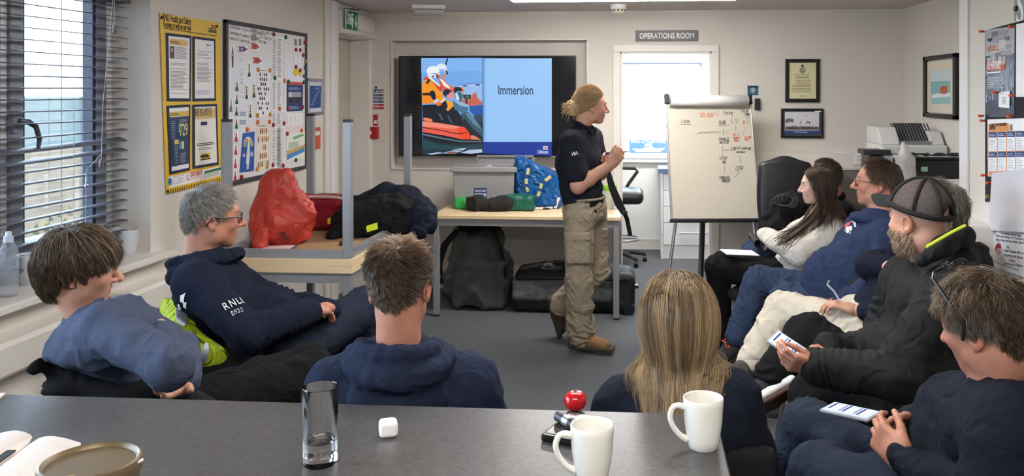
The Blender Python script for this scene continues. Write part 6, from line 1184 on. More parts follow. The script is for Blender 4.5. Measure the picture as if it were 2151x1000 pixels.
def hair(name, h, parent, n, hl, L, seg=6, r=.0011, lift=.25, whorl=(.12,-.62,.78), swirl=.25, grav=.0, curl=.25, pal=((.06,.04,.03),), layer=.012, seed=0, flow=None, colliders=(), clump=.4, ncl=12, tip=.35, Lfun=None, colf=None, cap=1.03, capcol=.6, follow=.45, wave=0, pull=None):
    n = int(n*1.75); r = r*.66; ncl = int(ncl*1.6); rg = np.random.default_rng(seed); d = rg.normal(size=(n*5,3)); d /= np.linalg.norm(d, axis=1, keepdims=True)
    az = np.abs(np.arctan2(d[:,0], d[:,1])); d = d[d[:,2] > np.interp(az, *hl)+rg.normal(size=len(d))*.03][:n]; n = len(d)
    wv = np.array(whorl)/np.linalg.norm(whorl)
    def tang(u):
        if flow is not None: t = flow(u)
        else:
            t = u-wv; t = t+swirl*np.cross(u, t)
        t = t-(t*u).sum(1, keepdims=True)*u
        return t/(np.linalg.norm(t, axis=1, keepdims=True)+1e-6)
    lay = rg.random(n)**1.3*layer; ln = L*(.7+.6*rg.random(n))
    if Lfun is not None: ln = ln*Lfun(d)
    P = HC+d*(SR_(d)+.001); tn = tang(d); D = tn*(1-lift)+d*lift; D /= np.linalg.norm(D, axis=1, keepdims=True)
    gl = h.Rn.T @ np.array((0,0,-1.)); cv = rg.normal(size=(n,3))*curl; pts = [P.copy()]
    cols = [(h.L(np.array([a]))[0], h.L(np.array([b]))[0], ra/h.sc, rb/h.sc) for a, b, ra, rb in colliders]; ph = rg.random(n)*6
    for k in range(seg):
        if pull is not None: D = D+pull(P); D /= np.linalg.norm(D, axis=1, keepdims=True)+1e-9
        P = P+D*(ln/seg)[:,None]
        w0 = P-HC; w0 = w0/(HRd*np.linalg.norm(w0/HRd, axis=1, keepdims=True)); sr = SR_(w0)+lay[:,None]; u = (P-HC)/sr; q = np.linalg.norm(u, axis=1, keepdims=True); inside = (q < 1)[:,0]
        P[inside] = (HC+(u/np.maximum(q,1e-6))*sr)[inside]
        for a, b, ra, rb in cols:
            ab = b-a; t = np.clip(((P-a) @ ab)/(ab @ ab+1e-9), 0, 1); cpt = a+t[:,None]*ab; v = P-cpt; dd = np.linalg.norm(v, axis=1); R_ = ra+(rb-ra)*t+lay*.8; m = dd < R_
            P[m] = (cpt+v/np.maximum(dd,1e-6)[:,None]*R_[:,None])[m]
        pts.append(P.copy())
        u = u/np.maximum(q,1e-6); near = np.clip(1.6-q, 0, 1); near = near*follow
        D = (P-pts[-2]); D /= np.linalg.norm(D, axis=1, keepdims=True)+1e-9
        D = D*(1-near)+tang(u)*near+gl*grav+cv*.25*((k+1)/seg)
        if wave: D = D+wave*np.stack([np.sin(ph+k*1.1), np.cos(ph*1.7+k*1.3), 0*ph], 1)
        D /= np.linalg.norm(D, axis=1, keepdims=True)+1e-9
    X = np.stack(pts, 1)
    if clump:
        g = rg.integers(0, n, max(2, n//ncl)); gi = np.argmin(((d[:,None,:]-d[g][None])**2).sum(-1), 1); G_ = X[g[gi]]
        w = (np.linspace(0,1,seg+1)**1.2*clump)[None,:,None]; X = X*(1-w)+G_*w
    pal = np.array(pal); ci = rg.random((n,1)); k0 = rg.integers(0, len(pal), n); k1 = rg.integers(0, len(pal), n); col = pal[k0]*ci+pal[k1]*(1-ci)
    if colf is not None: col = colf(d, col, rg)
    col = col*(.8+.4*rg.random((n,1)))
    T = np.gradient(X, axis=1); T /= np.linalg.norm(T, axis=2, keepdims=True)+1e-9; U = np.cross(T, np.array((.31,.52,.79))); U /= np.linalg.norm(U, axis=2, keepdims=True)+1e-9; B = np.cross(T, U)
    rr = (np.interp(np.linspace(0,1,seg+1), [0,.6,1], [1,.9,tip])*r)[None,:,None]
    ring = np.stack([X+rr*(U*math.cos(a)+B*math.sin(a)) for a in (0,2.094,4.189)], 2)
    V = h.W(ring.reshape(-1,3)); base = np.arange(n)[:,None,None]*(seg+1)*3+np.arange(seg)[None,:,None]*3; j = np.arange(3)[None,None,:]; jn = (j+1) % 3
    Q = np.stack([base+j, base+jn, base+3+jn, base+3+j], -1).reshape(-1,4)
    grad = np.interp(np.linspace(0,1,seg+1), [0,1], [1,1])[None,:,None,None]; C = (np.ones((n,seg+1,3,1))*col[:,None,None,:]*grad).reshape(-1,3)
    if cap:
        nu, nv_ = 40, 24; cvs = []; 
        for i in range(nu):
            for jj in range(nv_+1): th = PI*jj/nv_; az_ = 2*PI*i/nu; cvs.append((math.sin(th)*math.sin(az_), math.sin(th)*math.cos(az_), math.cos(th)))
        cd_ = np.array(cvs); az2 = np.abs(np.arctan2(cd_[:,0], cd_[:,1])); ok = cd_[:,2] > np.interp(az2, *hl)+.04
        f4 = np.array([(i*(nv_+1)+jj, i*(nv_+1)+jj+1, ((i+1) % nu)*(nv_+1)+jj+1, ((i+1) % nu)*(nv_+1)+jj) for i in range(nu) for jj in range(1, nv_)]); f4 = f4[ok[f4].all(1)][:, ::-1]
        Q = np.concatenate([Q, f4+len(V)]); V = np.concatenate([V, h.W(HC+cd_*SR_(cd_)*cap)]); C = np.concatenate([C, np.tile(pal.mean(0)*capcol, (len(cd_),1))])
    return link(name, npmesh(name, V, Q, [M_hair], C), parent)
def hand_field(f, w, d, n, right, curl=(.5,.55,.6,.7), spread=.06, thumb=(.6,.5,.35), tc=.4, s=1.0):
    """w wrist, d towards the fingertips, n the way the palm faces"""
    w, d = Vector(w), nrm(d); n = Vector(n); n = nrm(n-d*n.dot(d)); t = d.cross(n) if right else n.cross(d)   # thumb side
    Rm = Matrix((t, d, n)).transposed()
    f.box(w+d*.052*s, (.039*s,.046*s,.0135*s), Rm, .0125*s, .012); f.cone(w-d*.03*s, w+d*.03*s, .026*s, .026*s, .02, t, 1.15)
    for k in range(4):
        L = (.072,.080,.074,.058)[k]*s; p = w+d*(.092,.096,.092,.084)[k]*s+t*(.030-.0195*k)*s; r = (.0088,.0090,.0086,.0076)[k]*s; ang = 0; q = d+t*spread*(1.5-k)
        for j, fr in enumerate((.45,.31,.26)):
            ang += curl[k]*(1.0,1.1,.7)[j]; e = nrm(q)*math.cos(ang)+n*math.sin(ang); p2 = p+e*L*fr; f.cone(p, p2, r*(1-.08*j), r*(.92-.1*j), .0035 if j else .008); p = p2
    p = w+d*.022*s+t*.026*s+n*.006*s; q = nrm(d*thumb[0]+t*thumb[1]+n*thumb[2])
    for j, L in enumerate((.042,.032,.027)):
        p2 = p+q*L*s; f.cone(p, p2, (.0155,.0105,.0095)[j]*s, (.011,.0095,.0075)[j]*s, .010 if j == 0 else .004); p = p2; q = nrm(q+d*tc*.55+n*tc*.35-t*tc*.45)
def arm_mesh(parts, hands, skin, lo, hi, res=.0027):
    f = Field(lo, hi, res)
    for a, b, ra, rb in parts: f.cone(a, b, ra, rb, .02)
    for kw in hands: hand_field(f, **kw)
    V, Q = f.mesh(); V = relax(V, Q, 1, .3); c = np.tile(np.array(skin), (len(V),1)); c = c*(1+.06*fbm(V, 45, 2, 4)[:,None])
    return V, Q, c
def combine(name, parts, parent, m):
    V = []; Q = []; C = []; o = 0
    for v, q, c in parts:
        if len(v) == 0: continue
        V.append(v); Q.append(q+o); C.append(c); o += len(v)
    return link(name, npmesh(name, np.concatenate(V), np.concatenate(Q), [m], np.concatenate(C)), parent)
def bounds(pts, m): A = np.array([list(p) for p in pts]); return Vector(A.min(0)-m), Vector(A.max(0)+m)
def core(J, skin, k=1.):
    lo, hi = bounds(J.values(), .2); f = Field(lo, hi, .014); lat = J['SR']-J['SL']
    f.cone(J['P'], J['C'], .085*k, .10*k, .03, lat, 1.3).cone(J['C'], J['N'], .09*k, .045*k, .04).cone(J['SL'], J['SR'], .042*k, .042*k, .03)
    for s in 'LR':
        f.chain([J['S'+s], J['E'+s], J['W'+s]], [.04*k,.033*k,.026*k], .02).chain([J['H'+s], J['K'+s], J['A'+s]], [.066*k,.048*k,.036*k], .03)
    V, Q = f.mesh(); return V, Q, np.tile(np.array(skin), (len(V),1))
def top_field(J, g=1., sl=(.066,.056,.044), res=.0075, hem=None, short=False, belly=0, ks=.035, sh=.066, wid=1.32, upto=1.):
    lo, hi = bounds([J[k] for k in ('P','C','N','SL','SR','EL','ER','WL','WR')], .22); f = Field(lo, hi, res); lat = J['SR']-J['SL']; up = nrm(J['N']-J['P']); fw = up.cross(nrm(lat))
    f.cone(J['P'], J['P'].lerp(J['C'], .5), .128*g, .122*g, .05, lat, wid).cone(J['P'].lerp(J['C'], .5), J['C'], .122*g, .128*g, .05, lat, wid)
    if belly: f.ell(J['P'].lerp(J['C'], .35)+fw*.05, (.145*g,.135*g,.15*g), None, .06)
    f.cone(J['C']+up*.02, J['N']-up*.035, .118*g, .070*g, .06, lat, 1.3); f.cone(J['SL'].lerp(J['SR'],.14)-up*.035, J['SR'].lerp(J['SL'],.14)-up*.035, .074*g, .074*g, .06)
    for s in 'LR': f.cone(J['C'].lerp(J['S'+s], .5), J['S'+s]-up*.03, .085*g, .060*g, .06)
    for s in 'LR':
        f.cone(J['N'].lerp(J['S'+s], .25)-up*.02, J['S'+s], sh*.80, sh*.92, ks); 
        if short: f.cone(J['S'+s], J['S'+s].lerp(J['E'+s], .72), sh*1.02, sl[1]*1.15, ks*.7)
        else:
            f.cone(J['S'+s], J['E'+s], sl[0], sl[1], ks); e = J['E'+s].lerp(J['W'+s], upto); f.cone(J['E'+s], e, sl[1], sl[2], .02)
    return f
def arm_folds(J, a=.007):
    r = []
    for s in 'LR':
        r += [(J['E'+s], J['W'+s]-J['S'+s], .085, 24, a), (J['W'+s].lerp(J['E'+s], .3), J['W'+s]-J['E'+s], .08, 26, a*.8), (J['S'+s].lerp(J['E'+s], .35), J['E'+s]-J['S'+s], .1, 15, a*.6)]
    return r
def cuffs(J, parent, m, r=.036, s_='LR', ln=.05):
    for s in s_:
        d = nrm(J['W'+s]-J['E'+s]); f = Field(J['W'+s]-Vector((.12,.12,.12)), J['W'+s]+Vector((.12,.12,.12)), .005); f.cone(J['W'+s]-d*ln, J['W'+s]-d*.004, r*1.08, r*.98, .01); f.half(J['W'+s]+d*.004, d, .008); soft('cuff', f, m, parent, 1)
def legs_field(J, r=(.098,.078,.066), res=.0085, seat=1., pad=.12, ext=0):
    lo, hi = bounds([J[k] for k in ('P','HL','HR','KL','KR','AL','AR')], .2); f = Field(lo, hi, res); lat = J['HR']-J['HL']
    f.ell(J['P'], (.17*seat,.14*seat,.13*seat), frame_of(J), .05)
    for s in 'LR': f.chain([J['H'+s], J['K'+s], J['A'+s]], r, .025)
    return f
def frame_of(J):
    x = nrm(J['SR']-J['SL']); z = nrm(J['N']-J['P']); y = z.cross(x); z = x.cross(y); return Matrix((x, y, z)).transposed()
def leg_folds(J, a=.009):
    r = []
    for s in 'LR': r += [(J['K'+s], J['A'+s]-J['H'+s], .11, 18, a), (J['H'+s], J['K'+s]-J['H'+s], .15, 13, a), (J['A'+s], J['A'+s]-J['K'+s], .11, 20, a*1.1)]
    return r
def hood(J, parent, m, size=1., seed=0, drop=.07, front=True):
    x = nrm(J['SR']-J['SL']); z = nrm(J['N']-J['P']); y = z.cross(x); N = J['N']; p = lambda a, b, c: N+x*a*size+y*b*size+z*c*size
    f = Field(N-Vector((.25,.25,.25)), N+Vector((.25,.25,.25)), .006)
    for rr, dz, th, lean in ((.088,.012,.017,.035),(.108,-.018,.024,.02)):
        pts = [p(rr*math.sin(t)*1.02, rr*1.08*math.cos(t)-.012, dz-lean*math.cos(t)-.028*max(0,math.cos(t))) for t in [PI*(.04+.92*i/9)*sg for sg in (1,) for i in range(10)]]
        pts2 = [p(-rr*math.sin(t)*1.02, rr*1.08*math.cos(t)-.012, dz-lean*math.cos(t)-.028*max(0,math.cos(t))) for t in [PI*(.04+.92*i/9) for i in range(10)]]
        rad = [th*size*(.8+.35*i/9) for i in range(10)]; f.chain(pts, rad, .014).chain(pts2, rad, .014); f.cone(pts[-1], pts2[-1], rad[-1], rad[-1], .014)
    f.ell(p(0,-.092,-drop*1.0), (.118*size,.050*size,.085*size), frame_of(J), .03).ell(p(0,-.10,-drop*1.7), (.085*size,.040*size,.06*size), frame_of(J), .04)
    return cloth('hood', f, m, parent, .005, 12, [(p(0,-.10,-.02), z, .13, 22, .006)], seed=seed)
def collar(J, h, parent, m, r=.068, th=.010, up=.02, name='collar'):
    N = J['N']; a = nrm(h.w((0,-.03,-.06))-N); x = nrm(a.cross(Vector((0,1,0)).cross(a)) if False else a.orthogonal()); y = a.cross(x); b = MB()
    b.tube([N+a*up+x*r*math.cos(t)+y*r*math.sin(t) for t in [2*PI*k/28 for k in range(28)]], th, m, 8, closed=True); return b.build(name, parent)
def shoe(J, s, d, parent, m, msole, L=.28, wd=.047, lace=None, up=(0,0,1), name='shoe', hi=.1):
    """d = toe direction; the sole lies below the ankle along -up"""
    A = J['A'+s]; d = nrm(d); up = Vector(up); up = nrm(up-d*up.dot(d)); x = d.cross(up); R = Matrix((x, d, up)).transposed(); b0 = A-up*.075
    lo, hi_ = bounds([A+d*L, A-d*.15, A-up*.15, A+up*.12], .12); f = Field(lo, hi_, .006); q = lambda u, v, w: b0+x*u+d*v+up*w
    f.cone(q(0,-.035,.045), q(0,.05,.05), .043, .046, .02).cone(q(0,.05,.045), q(0,L*.56,.030), .046, .036, .02, x, 1.15).ell(q(.002,L*.58,.028), (.046,.05,.030), R, .02).cone(q(0,-.025,.06), q(0,-.018,hi), .042, .044, .02).half(q(0,0,.002), -up, .004)
    o = soft(name, f, m, parent, 1); f = Field(lo, hi_, .006)
    f.box(q(0,-.0,.008), (.042,.075,.017), R, .014, .01).box(q(.0,L*.45,.006), (.047,.105,.015), R, .013, .02).ell(q(0,L*.62,.010), (.042,.04,.016), R, .01); soft('sole', f, msole, o, 1)
    if lace:
        b = MB()
        for k in range(4): v = .06+.024*k; b.tube([q(-.024,v,.078-.011*k+.003), q(0,v+.006,.092-.012*k), q(.024,v,.078-.011*k+.003)], .0032, lace, 6)
        b.tube([q(0,.066,.094), q(-.03,.075,.098), q(-.04,.06,.088), q(0,.062,.092)], .003, lace, 6); b.tube([q(0,.066,.094), q(.03,.078,.098), q(.042,.064,.086), q(0,.062,.092)], .003, lace, 6); b.build('laces', o)
    return o
def glasses(h, parent, m, lens=None, drop=0, w=.031, rx=.024, rz=.017, r=.0014, up=None, temple=None):
    e = MB(); T = (lambda p: h.w(p)) if up is None else (lambda p: h.w(up(p)))
    for s in (-1,1): e.tube([T((s*w+rx*math.cos(t), .103-.006*abs(math.cos(t))*(1 if math.cos(t)*s > 0 else 0), .008-drop+rz*math.sin(t))) for t in [2*PI*k/20 for k in range(20)]], r, m, 6, closed=True)
    e.tube([T((-.008,.105,.012-drop)), T((0,.108,.015-drop)), T((.008,.105,.012-drop))], r, m, 6); o = e.build('glasses', parent)
    for s in (-1,1):
        MB().tube([T((s*.055,.096,.012-drop)), T((s*.072,.086,.014-drop)), T((s*.078,.02,.012)), T((s*.080,-.015,.012)), T((s*.079,-.032,-.006)), T((s*.077,-.038,-.018))], (temple or r*1.4), m, 6).build('temple', o)
        b = MB(); b.poly([T((s*w+(rx-.001)*math.cos(t), .1025-.005*abs(math.cos(t))*(1 if math.cos(t)*s > 0 else 0), .008-drop+(rz-.001)*math.sin(t))) for t in [2*PI*k/20 for k in range(20)]], lens or M_glass); b.build('lens', o)
    return o
def project(o, target, d, off=.003, back=.35):
    me = target.data; W = wm(target); bv = BVHTree.FromPolygons([W @ v.co for v in me.vertices], [tuple(p.vertices) for p in me.polygons]); d = nrm(d); Wo = wm(o); Wi = Wo.inverted()
    for v in o.data.vertices:
        p = Wo @ v.co; hit = bv.ray_cast(p-d*back, d, back*2.5)
        if hit[0] is not None: v.co = Wi @ (hit[0]+(hit[1] if hit[1].dot(d) < 0 else -hit[1])*off)
    o.data.update(); return o
def surf(target, px):
    me = target.data; W = wm(target); bv = BVHTree.FromPolygons([W @ v.co for v in me.vertices], [tuple(p.vertices) for p in me.polygons]); d = Vector(ray(*px)).normalized(); h = bv.ray_cast(Vector((0,0,EYE)), d)
    return (h[0], h[1] if h[1].dot(d) < 0 else -h[1]) if h[0] is not None else (at(*px, 3), -d)
def decal(o, target, parent, n, cuts):
    import bmesh
    bm = bmesh.new(); bm.from_mesh(o.data); bmesh.ops.triangulate(bm, faces=bm.faces[:])
    for _ in range(cuts): bmesh.ops.subdivide_edges(bm, edges=[e for e in bm.edges if e.calc_length() > .008], cuts=1, use_grid_fill=True); bmesh.ops.triangulate(bm, faces=bm.faces[:])
    bm.to_mesh(o.data); bm.free(); project(o, target, -n, .0045, .12); o.parent = parent; o.matrix_parent_inverse = wm(parent).inverted(); return o
def decal_text(s_, px0, px1, D, target, parent, size, m, name='logo_lettering', **k):
    """printed lettering laid onto a garment between two sight points"""
    c, n = surf(target, ((px0[0]+px1[0])/2, (px0[1]+px1[1])/2)); P = plane(c, n); a, b = P(*px0), P(*px1); ux = nrm(b-a); uy = n.cross(ux)
    return decal(text(name, s_, a, ux, uy, size, m, None, 'LEFT', fit=(b-a).length, depth=0, **k), target, parent, n, 1)
def decal_poly(polys, D, target, parent, name='printed_mark'):
    xs = [p for q, m in polys for p in q]; c, n = surf(target, (sum(p[0] for p in xs)/len(xs), sum(p[1] for p in xs)/len(xs))); P = plane(c, n); b = MB()
    for pts, m in polys: b.poly([P(x, y) for x, y in pts], m)
    return decal(b.build(name), target, parent, n, 3)
def stats(nm, J, h):
    v = J['N']-h.c; J['N'] = h.c+v.normalized()*min(v.length, .152*h.sc)
    L = lambda a, b: (J[a]-J[b]).length
    print('BODY', nm, 'head z %.2f' % (h.c.z+.115*h.sc), 'neck %.2f' % (h.c-J['N']).length, 'sh %.2f' % L('SL','SR'), 'UA %.2f %.2f' % (L('SL','EL'), L('SR','ER')), 'FA %.2f %.2f' % (L('EL','WL'), L('ER','WR')), 'TH %.2f %.2f' % (L('HL','KL'), L('HR','KR')), 'CA %.2f %.2f' % (L('KL','AL'), L('KR','AR')), 'torso %.2f' % L('P','N'), 'P', [round(c, 2) for c in J['P']])
def fab(n, c, **k): return mat(n, S(*c), .95, noise=(30,.10), bump=(420,.35,.0015), spec=.12, crease=(8.5,.55,.006), **k)
M_jean = mat('blue_denim', S(48,60,82), .9, spec=.15, noise=(14,.28), bump=(600,.3,.001), crease=(9,.55,.006)); M_jeand = mat('dark_denim', S(34,41,55), .9, spec=.15, noise=(14,.25), bump=(600,.3,.001), crease=(9,.55,.006)); M_blktr = fab('black_trouser_cloth', (23,22,24))
M_wsole = mat('white_rubber_sole', S(214,210,204), .6); M_gum = mat('brown_gum_sole', S(74,50,36), .7, noise=(40,.3)); M_dsole = mat('dark_rubber_sole', S(52,46,40), .8)
def joints(**k): return {a: (at(*v) if not isinstance(v, Vector) else v) for a, v in k.items()}
def person(J, label):
    z = 0; P = J['P']; e = empty('person', (P.x,P.y,0), label, 'person'); return e
def chair(J, f, label, jk=None, z=.45, back=.30):
    """black padded visitor's chair under a sitting person, f = the way it faces"""
    P = J['P']; f = Vector((f.x,f.y,0)).normalized(); x = Vector((f.y,-f.x,0)); R = Matrix((x, f, Vector((0,0,1)))).transposed(); o = Vector((P.x,P.y,0))+f*.09
    e = empty('visitor_chair', o, label, 'chair', 'black visitor chairs'); fl = Field(o+Vector((-.4,-.4,z-.1)), o+Vector((.4,.4,z+.06)), .011); fl.box(o+Vector((0,0,z-.035)), (.23,.23,.035), R, .03, .01); soft('seat', fl, M_chfab, e, 1)
    c = o-f*.31+Vector((0,0,z+back*.55)); fl = Field(c-Vector((.4,.4,.4)), c+Vector((.4,.4,.4)), .012); fl.box(c, (.22,.025,back*.42), R @ Matrix.Rotation(.16, 3, 'X'), .024, .01); soft('backrest', fl, M_chfab, e, 1)
    M = mat('chair_leg_steel', S(120,122,126), .35, metal=.8)
    for sx in (-1,1):
        for sy in (-1,1): MB().tube([o+x*sx*.2+f*sy*.17+Vector((0,0,z-.06)), o+x*sx*.235+f*sy*.23+Vector((0,0,.012))], .011, M, 8).build('leg', e)
        MB().tube([o+x*sx*.2-f*.2+Vector((0,0,z-.05)), o+x*sx*.2-f*.27+Vector((0,0,z+.1)), o+x*sx*.19-f*.31+Vector((0,0,z+back*.8))], .010, M_dark, 8).build('back_post', e)
    return e
BR = ((.050,.032,.020),(.075,.048,.030),(.035,.024,.016)); GRY = ((.27,.245,.21),(.38,.35,.31),(.17,.15,.125),(.46,.43,.39)); BLD = ((.30,.20,.10),(.42,.29,.15),(.18,.115,.06),(.50,.37,.22)); DKB = ((.058,.033,.022),(.095,.055,.036),(.034,.021,.015))
# ------------------------------------------------------------------ teenage boy by the window
J = joints(P=(335,872,2.80), C=(200,748,2.70), N=(187,658,2.66), SR=(216,690,2.50), SL=(262,662,2.85), ER=(356,768,2.38), EL=(378,738,2.90), WR=(338,704,2.60), WL=(388,800,2.56), HR=(395,872,2.76), HL=(410,850,2.96), KR=(668,788,3.05), KL=(640,770,3.2), AR=(770,985,3.15), AL=(700,960,3.3))
h = Head(at(168,566,2.64), facing(168,566,94,-.12), .98, 4); stats('boy', J, h)
e = person(J, 'person, boy with thick brown hair and grey blue sweatshirt, arms folded by the window')
parts = [head_mesh(h, J['N'], SK['fair'], nose=1.0, res=.0027, neck=.052), core(J, SK['fair'], .72)]
lo, hi = bounds([J['WR'],J['WL']], .2); parts.append(arm_mesh([], [dict(w=J['WR'], d=at(312,684,2.74)-J['WR'], n=at(396,740,2.9)-J['WR'], right=True, curl=(.35,.4,.4,.45)), dict(w=J['WL'], d=at(330,822,2.44)-J['WL'], n=at(360,760,2.40)-J['WL'], right=False, curl=(.2,.22,.25,.3))], SK['fair'], lo, hi))
combine('body', parts, e, M_skin)
m = fab('slate_sweatshirt', (70,77,96)); f = top_field(J, 1.0, (.070,.060,.046), ks=.02); p1_, p2_ = at(100,760,2.6), at(410,856,2.6); cn = (p2_-p1_).cross(Vector(ray(250,790))); f.half(p1_, cn if cn.z < 0 else -cn, .015); o = cloth('sweatshirt', f, m, e, .008, 8, arm_folds(J, .012)+[(J['C'].lerp(J['P'],.5), J['N']-J['P'], .2, 11, .008)], seed=51)
cuffs(J, e, m, .038); collar(J, h, e, m, .062, .011, .022)
cloth('trousers', legs_field(J), M_blktr, e, .008, 9, leg_folds(J), seed=52)
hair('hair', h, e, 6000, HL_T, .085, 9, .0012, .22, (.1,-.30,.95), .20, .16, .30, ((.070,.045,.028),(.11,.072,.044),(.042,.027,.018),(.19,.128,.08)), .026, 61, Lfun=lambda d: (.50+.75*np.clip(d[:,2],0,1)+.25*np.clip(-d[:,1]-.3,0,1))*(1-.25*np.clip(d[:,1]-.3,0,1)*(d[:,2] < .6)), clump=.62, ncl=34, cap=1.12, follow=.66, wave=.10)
f = Field(at(60,900,2.5)-Vector((.1,.25,.1)), at(480,740,2.9)+Vector((.1,.15,.1)), .009); f.chain([at(118,772,2.66), at(180,812,2.70), at(290,858,2.68), at(400,890,2.64)], [.035,.105,.12,.09], .04).chain([at(112,762,2.64), at(96,770,2.62), at(78,774,2.60)], [.022,.016,.02], .015).chain([at(112,764,2.64), at(150,745,2.66)], [.014,.012], .01)
o = cloth('black_coat', f, M_blk, None, .014, 10, seed=91); tag(o, 'black coat hung over the chair back behind the boy', 'coat')
chair(J, facing(300,780,70), 'black padded chair the boy in the grey blue sweatshirt sits on')
# ------------------------------------------------------------------ grey haired man in the navy hoodie
J = joints(P=(590,742,3.56), C=(452,640,3.5), N=(424,556,3.5), SR=(408,592,3.32), SL=(462,574,3.66), ER=(520,702,3.22), EL=(585,640,3.74), WR=(648,655,3.42), WL=(690,650,3.60), HR=(600,742,3.48), HL=(612,720,3.68), KR=(768,646,3.92), KL=(735,690,3.98), AR=(800,830,3.95), AL=(720,880,4.0))
h = Head(at(447,459,3.5), facing(447,459,80,-.04), 1.04, 2); stats('grey', J, h)
e = person(J, 'person, grey haired man in glasses and navy hoodie printed on the sleeve, seated sideways')
parts = [head_mesh(h, J['N'], SK['ruddy'], jaw=1.08, neck=.062, brow=(.14,.12,.10), scalp=((.22,.19,.165),HL_R,.8)), core(J, SK['ruddy'])]
lo, hi = bounds([J['WR'],J['WL']], .2); parts.append(arm_mesh([], [dict(w=J['WR'], d=at(700,650,3.56)-J['WR'], n=(0,.1,-1), right=True, curl=(.3,.35,.4,.4)), dict(w=J['WL'], d=at(660,640,3.45)-J['WL'], n=(0,-.1,-1), right=False, curl=(.35,.4,.4,.45))], SK['ruddy'], lo, hi)); combine('body', parts, e, M_skin)
m = fab('navy_hoodie_grey_man', (27,31,46)); f = top_field(J, 1.1, (.080,.068,.050), belly=1); HO = cloth('hoodie', f, m, e, .008, 8, arm_folds(J, .010), seed=53); cuffs(J, e, m, .040); hood(J, e, m, 1.08, 54)
cloth('jeans', legs_field(J, (.108,.088,.07)), M_jeand, e, .008, 9, leg_folds(J), seed=55)
hair('hair', h, e, 3800, HL_R, .030, 5, .0011, .45, (.05,-.5,.85), .3, .02, .35, GRY, .008, 62, clump=.3, cap=1.035, Lfun=lambda d: .6+.9*np.clip(d[:,2],0,1))
glasses(h, e, mat('black_frame', S(18,17,18), .3), None, temple=.0032, r=.0018)
decal_text('RNLI', (470,646), (508,630), 3.2, HO, e, .046, flat(222,222,224), bold=.002, space=1.25); decal_text('B922', (486,661), (509,651), 3.2, HO, e, .030, flat(206,206,210), space=1.1)
decal_poly([([(378,622),(386,619),(388,634),(394,634),(392,648),(386,644),(386,635),(380,633)], WHT), ([(372,640),(378,638),(378,652),(372,654)], WHT)], 3.5, HO, e, 'printed_letters')
b = MB(); w = J['WR']; d = nrm(J['WR']-J['ER']); x = d.orthogonal().normalized(); y = d.cross(x); b.tube([w-d*.002+x*.031*math.cos(t)+y*.031*math.sin(t) for t in [2*PI*k/20 for k in range(20)]], .006, M_dark, 8, closed=True); b.build('wristwatch', e)
chair(J, facing(500,680,60), 'black padded chair with a yellow jacket over it under the grey haired man')
# fluorescent jacket over the back of his chair
M_hvj = mat('fluorescent_cloth', S(208,228,44), .6, noise=(9,.12), bump=(80,.3,.003), crease=(11,1,.012)); M_ref = mat('reflective_tape', S(176,180,190), .35, metal=.3)
HV = empty('high_visibility_jacket', at(410,700,3.3).to_2d().to_3d(), 'fluorescent yellow jacket with silver tape hung behind the grey haired man', 'jacket')
def hv(nm, pts, m, th, off=0, seed=1): random.seed(seed); patch(nm, [[at(x+random.uniform(-5,5)*(off == 0), y, D-off+random.uniform(-.02,.02)*(off == 0)) for x, y, D in r] for r in pts], m, HV, th, 3)
hv('jacket_back', [[(345,622,3.42),(376,634,3.36),(404,646,3.38)],[(334,650,3.36),(366,664,3.26),(400,682,3.3)],[(340,676,3.30),(376,694,3.20),(432,708,3.25)],[(352,706,3.26),(392,722,3.17),(462,730,3.24)],[(376,738,3.24),(415,752,3.17),(482,744,3.24)],[(396,760,3.25),(430,772,3.2),(478,760,3.26)]], M_hvj, .012)
hv('reflective_band', [[(366,644,3.33),(390,652,3.33)],[(370,662,3.235),(398,676,3.255)],[(366,672,3.235),(388,690,3.205)]], M_ref, .005, .012); hv('reflective_band', [[(430,716,3.17),(440,722,3.17)],[(426,740,3.15),(438,746,3.15)],[(420,760,3.16),(432,766,3.17)]], M_ref, .005, .014)
# ------------------------------------------------------------------ man in front, seen from behind
J = joints(P=(850,1035,2.46), C=(846,850,2.36), N=(839,742,2.32), SR=(985,806,2.38), SL=(705,812,2.33), ER=(1040,960,2.44), EL=(660,960,2.38), WR=(930,960,2.72), WL=(790,960,2.70), HR=(910,1030,2.5), HL=(790,1030,2.48), KR=(960,925,2.95), KL=(760,925,2.93), AR=(960,1160,3.0), AL=(760,1160,2.98))
h = Head(at(841,606,2.36), facing(841,606,14,-.20), 1.0, -2); stats('front', J, h)
e = person(J, 'person, man with short tousled brown hair and navy hoodie, seen from behind beyond the counter')
parts = [head_mesh(h, J['N'], SK['ruddy'], neck=.060, beard=((.24,.17,.13),-.02,.35), scalp=((.13,.085,.06),HL_M,.7)), core(J, SK['ruddy'])]
lo, hi = bounds([J['WR'],J['WL']], .2); parts.append(arm_mesh([], [dict(w=J['WR'], d=(-.6,.6,-.2), n=(0,0,-1), right=True), dict(w=J['WL'], d=(.6,.6,-.2), n=(0,0,-1), right=False)], SK['ruddy'], lo, hi)); combine('body', parts, e, M_skin)
m = fab('blue_navy_hoodie', (36,43,62)); f = top_field(J, 1.06, (.078,.068,.05), sh=.072); cloth('hoodie', f, m, e, .007, 8, arm_folds(J), seed=56); hood(J, e, m, 1.12, 57, .085)
cloth('jeans', legs_field(J), M_jeand, e, .006, 9, seed=58)
def c3(d, col, rg): k = np.clip((d[:,0]*.3+d[:,2]*.9+d[:,1]*.3-.35)*1.5, 0, 1)[:,None]; s = np.clip((np.abs(d[:,0])-.55)*2.2, 0, .8)[:,None]*(d[:,2] < .45)[:,None]; c = col*(1-k)+np.array((.30,.165,.08))*k*(.7+.6*rg.random((len(d),1))); return c*(1-s)+np.array((.21,.18,.15))*s
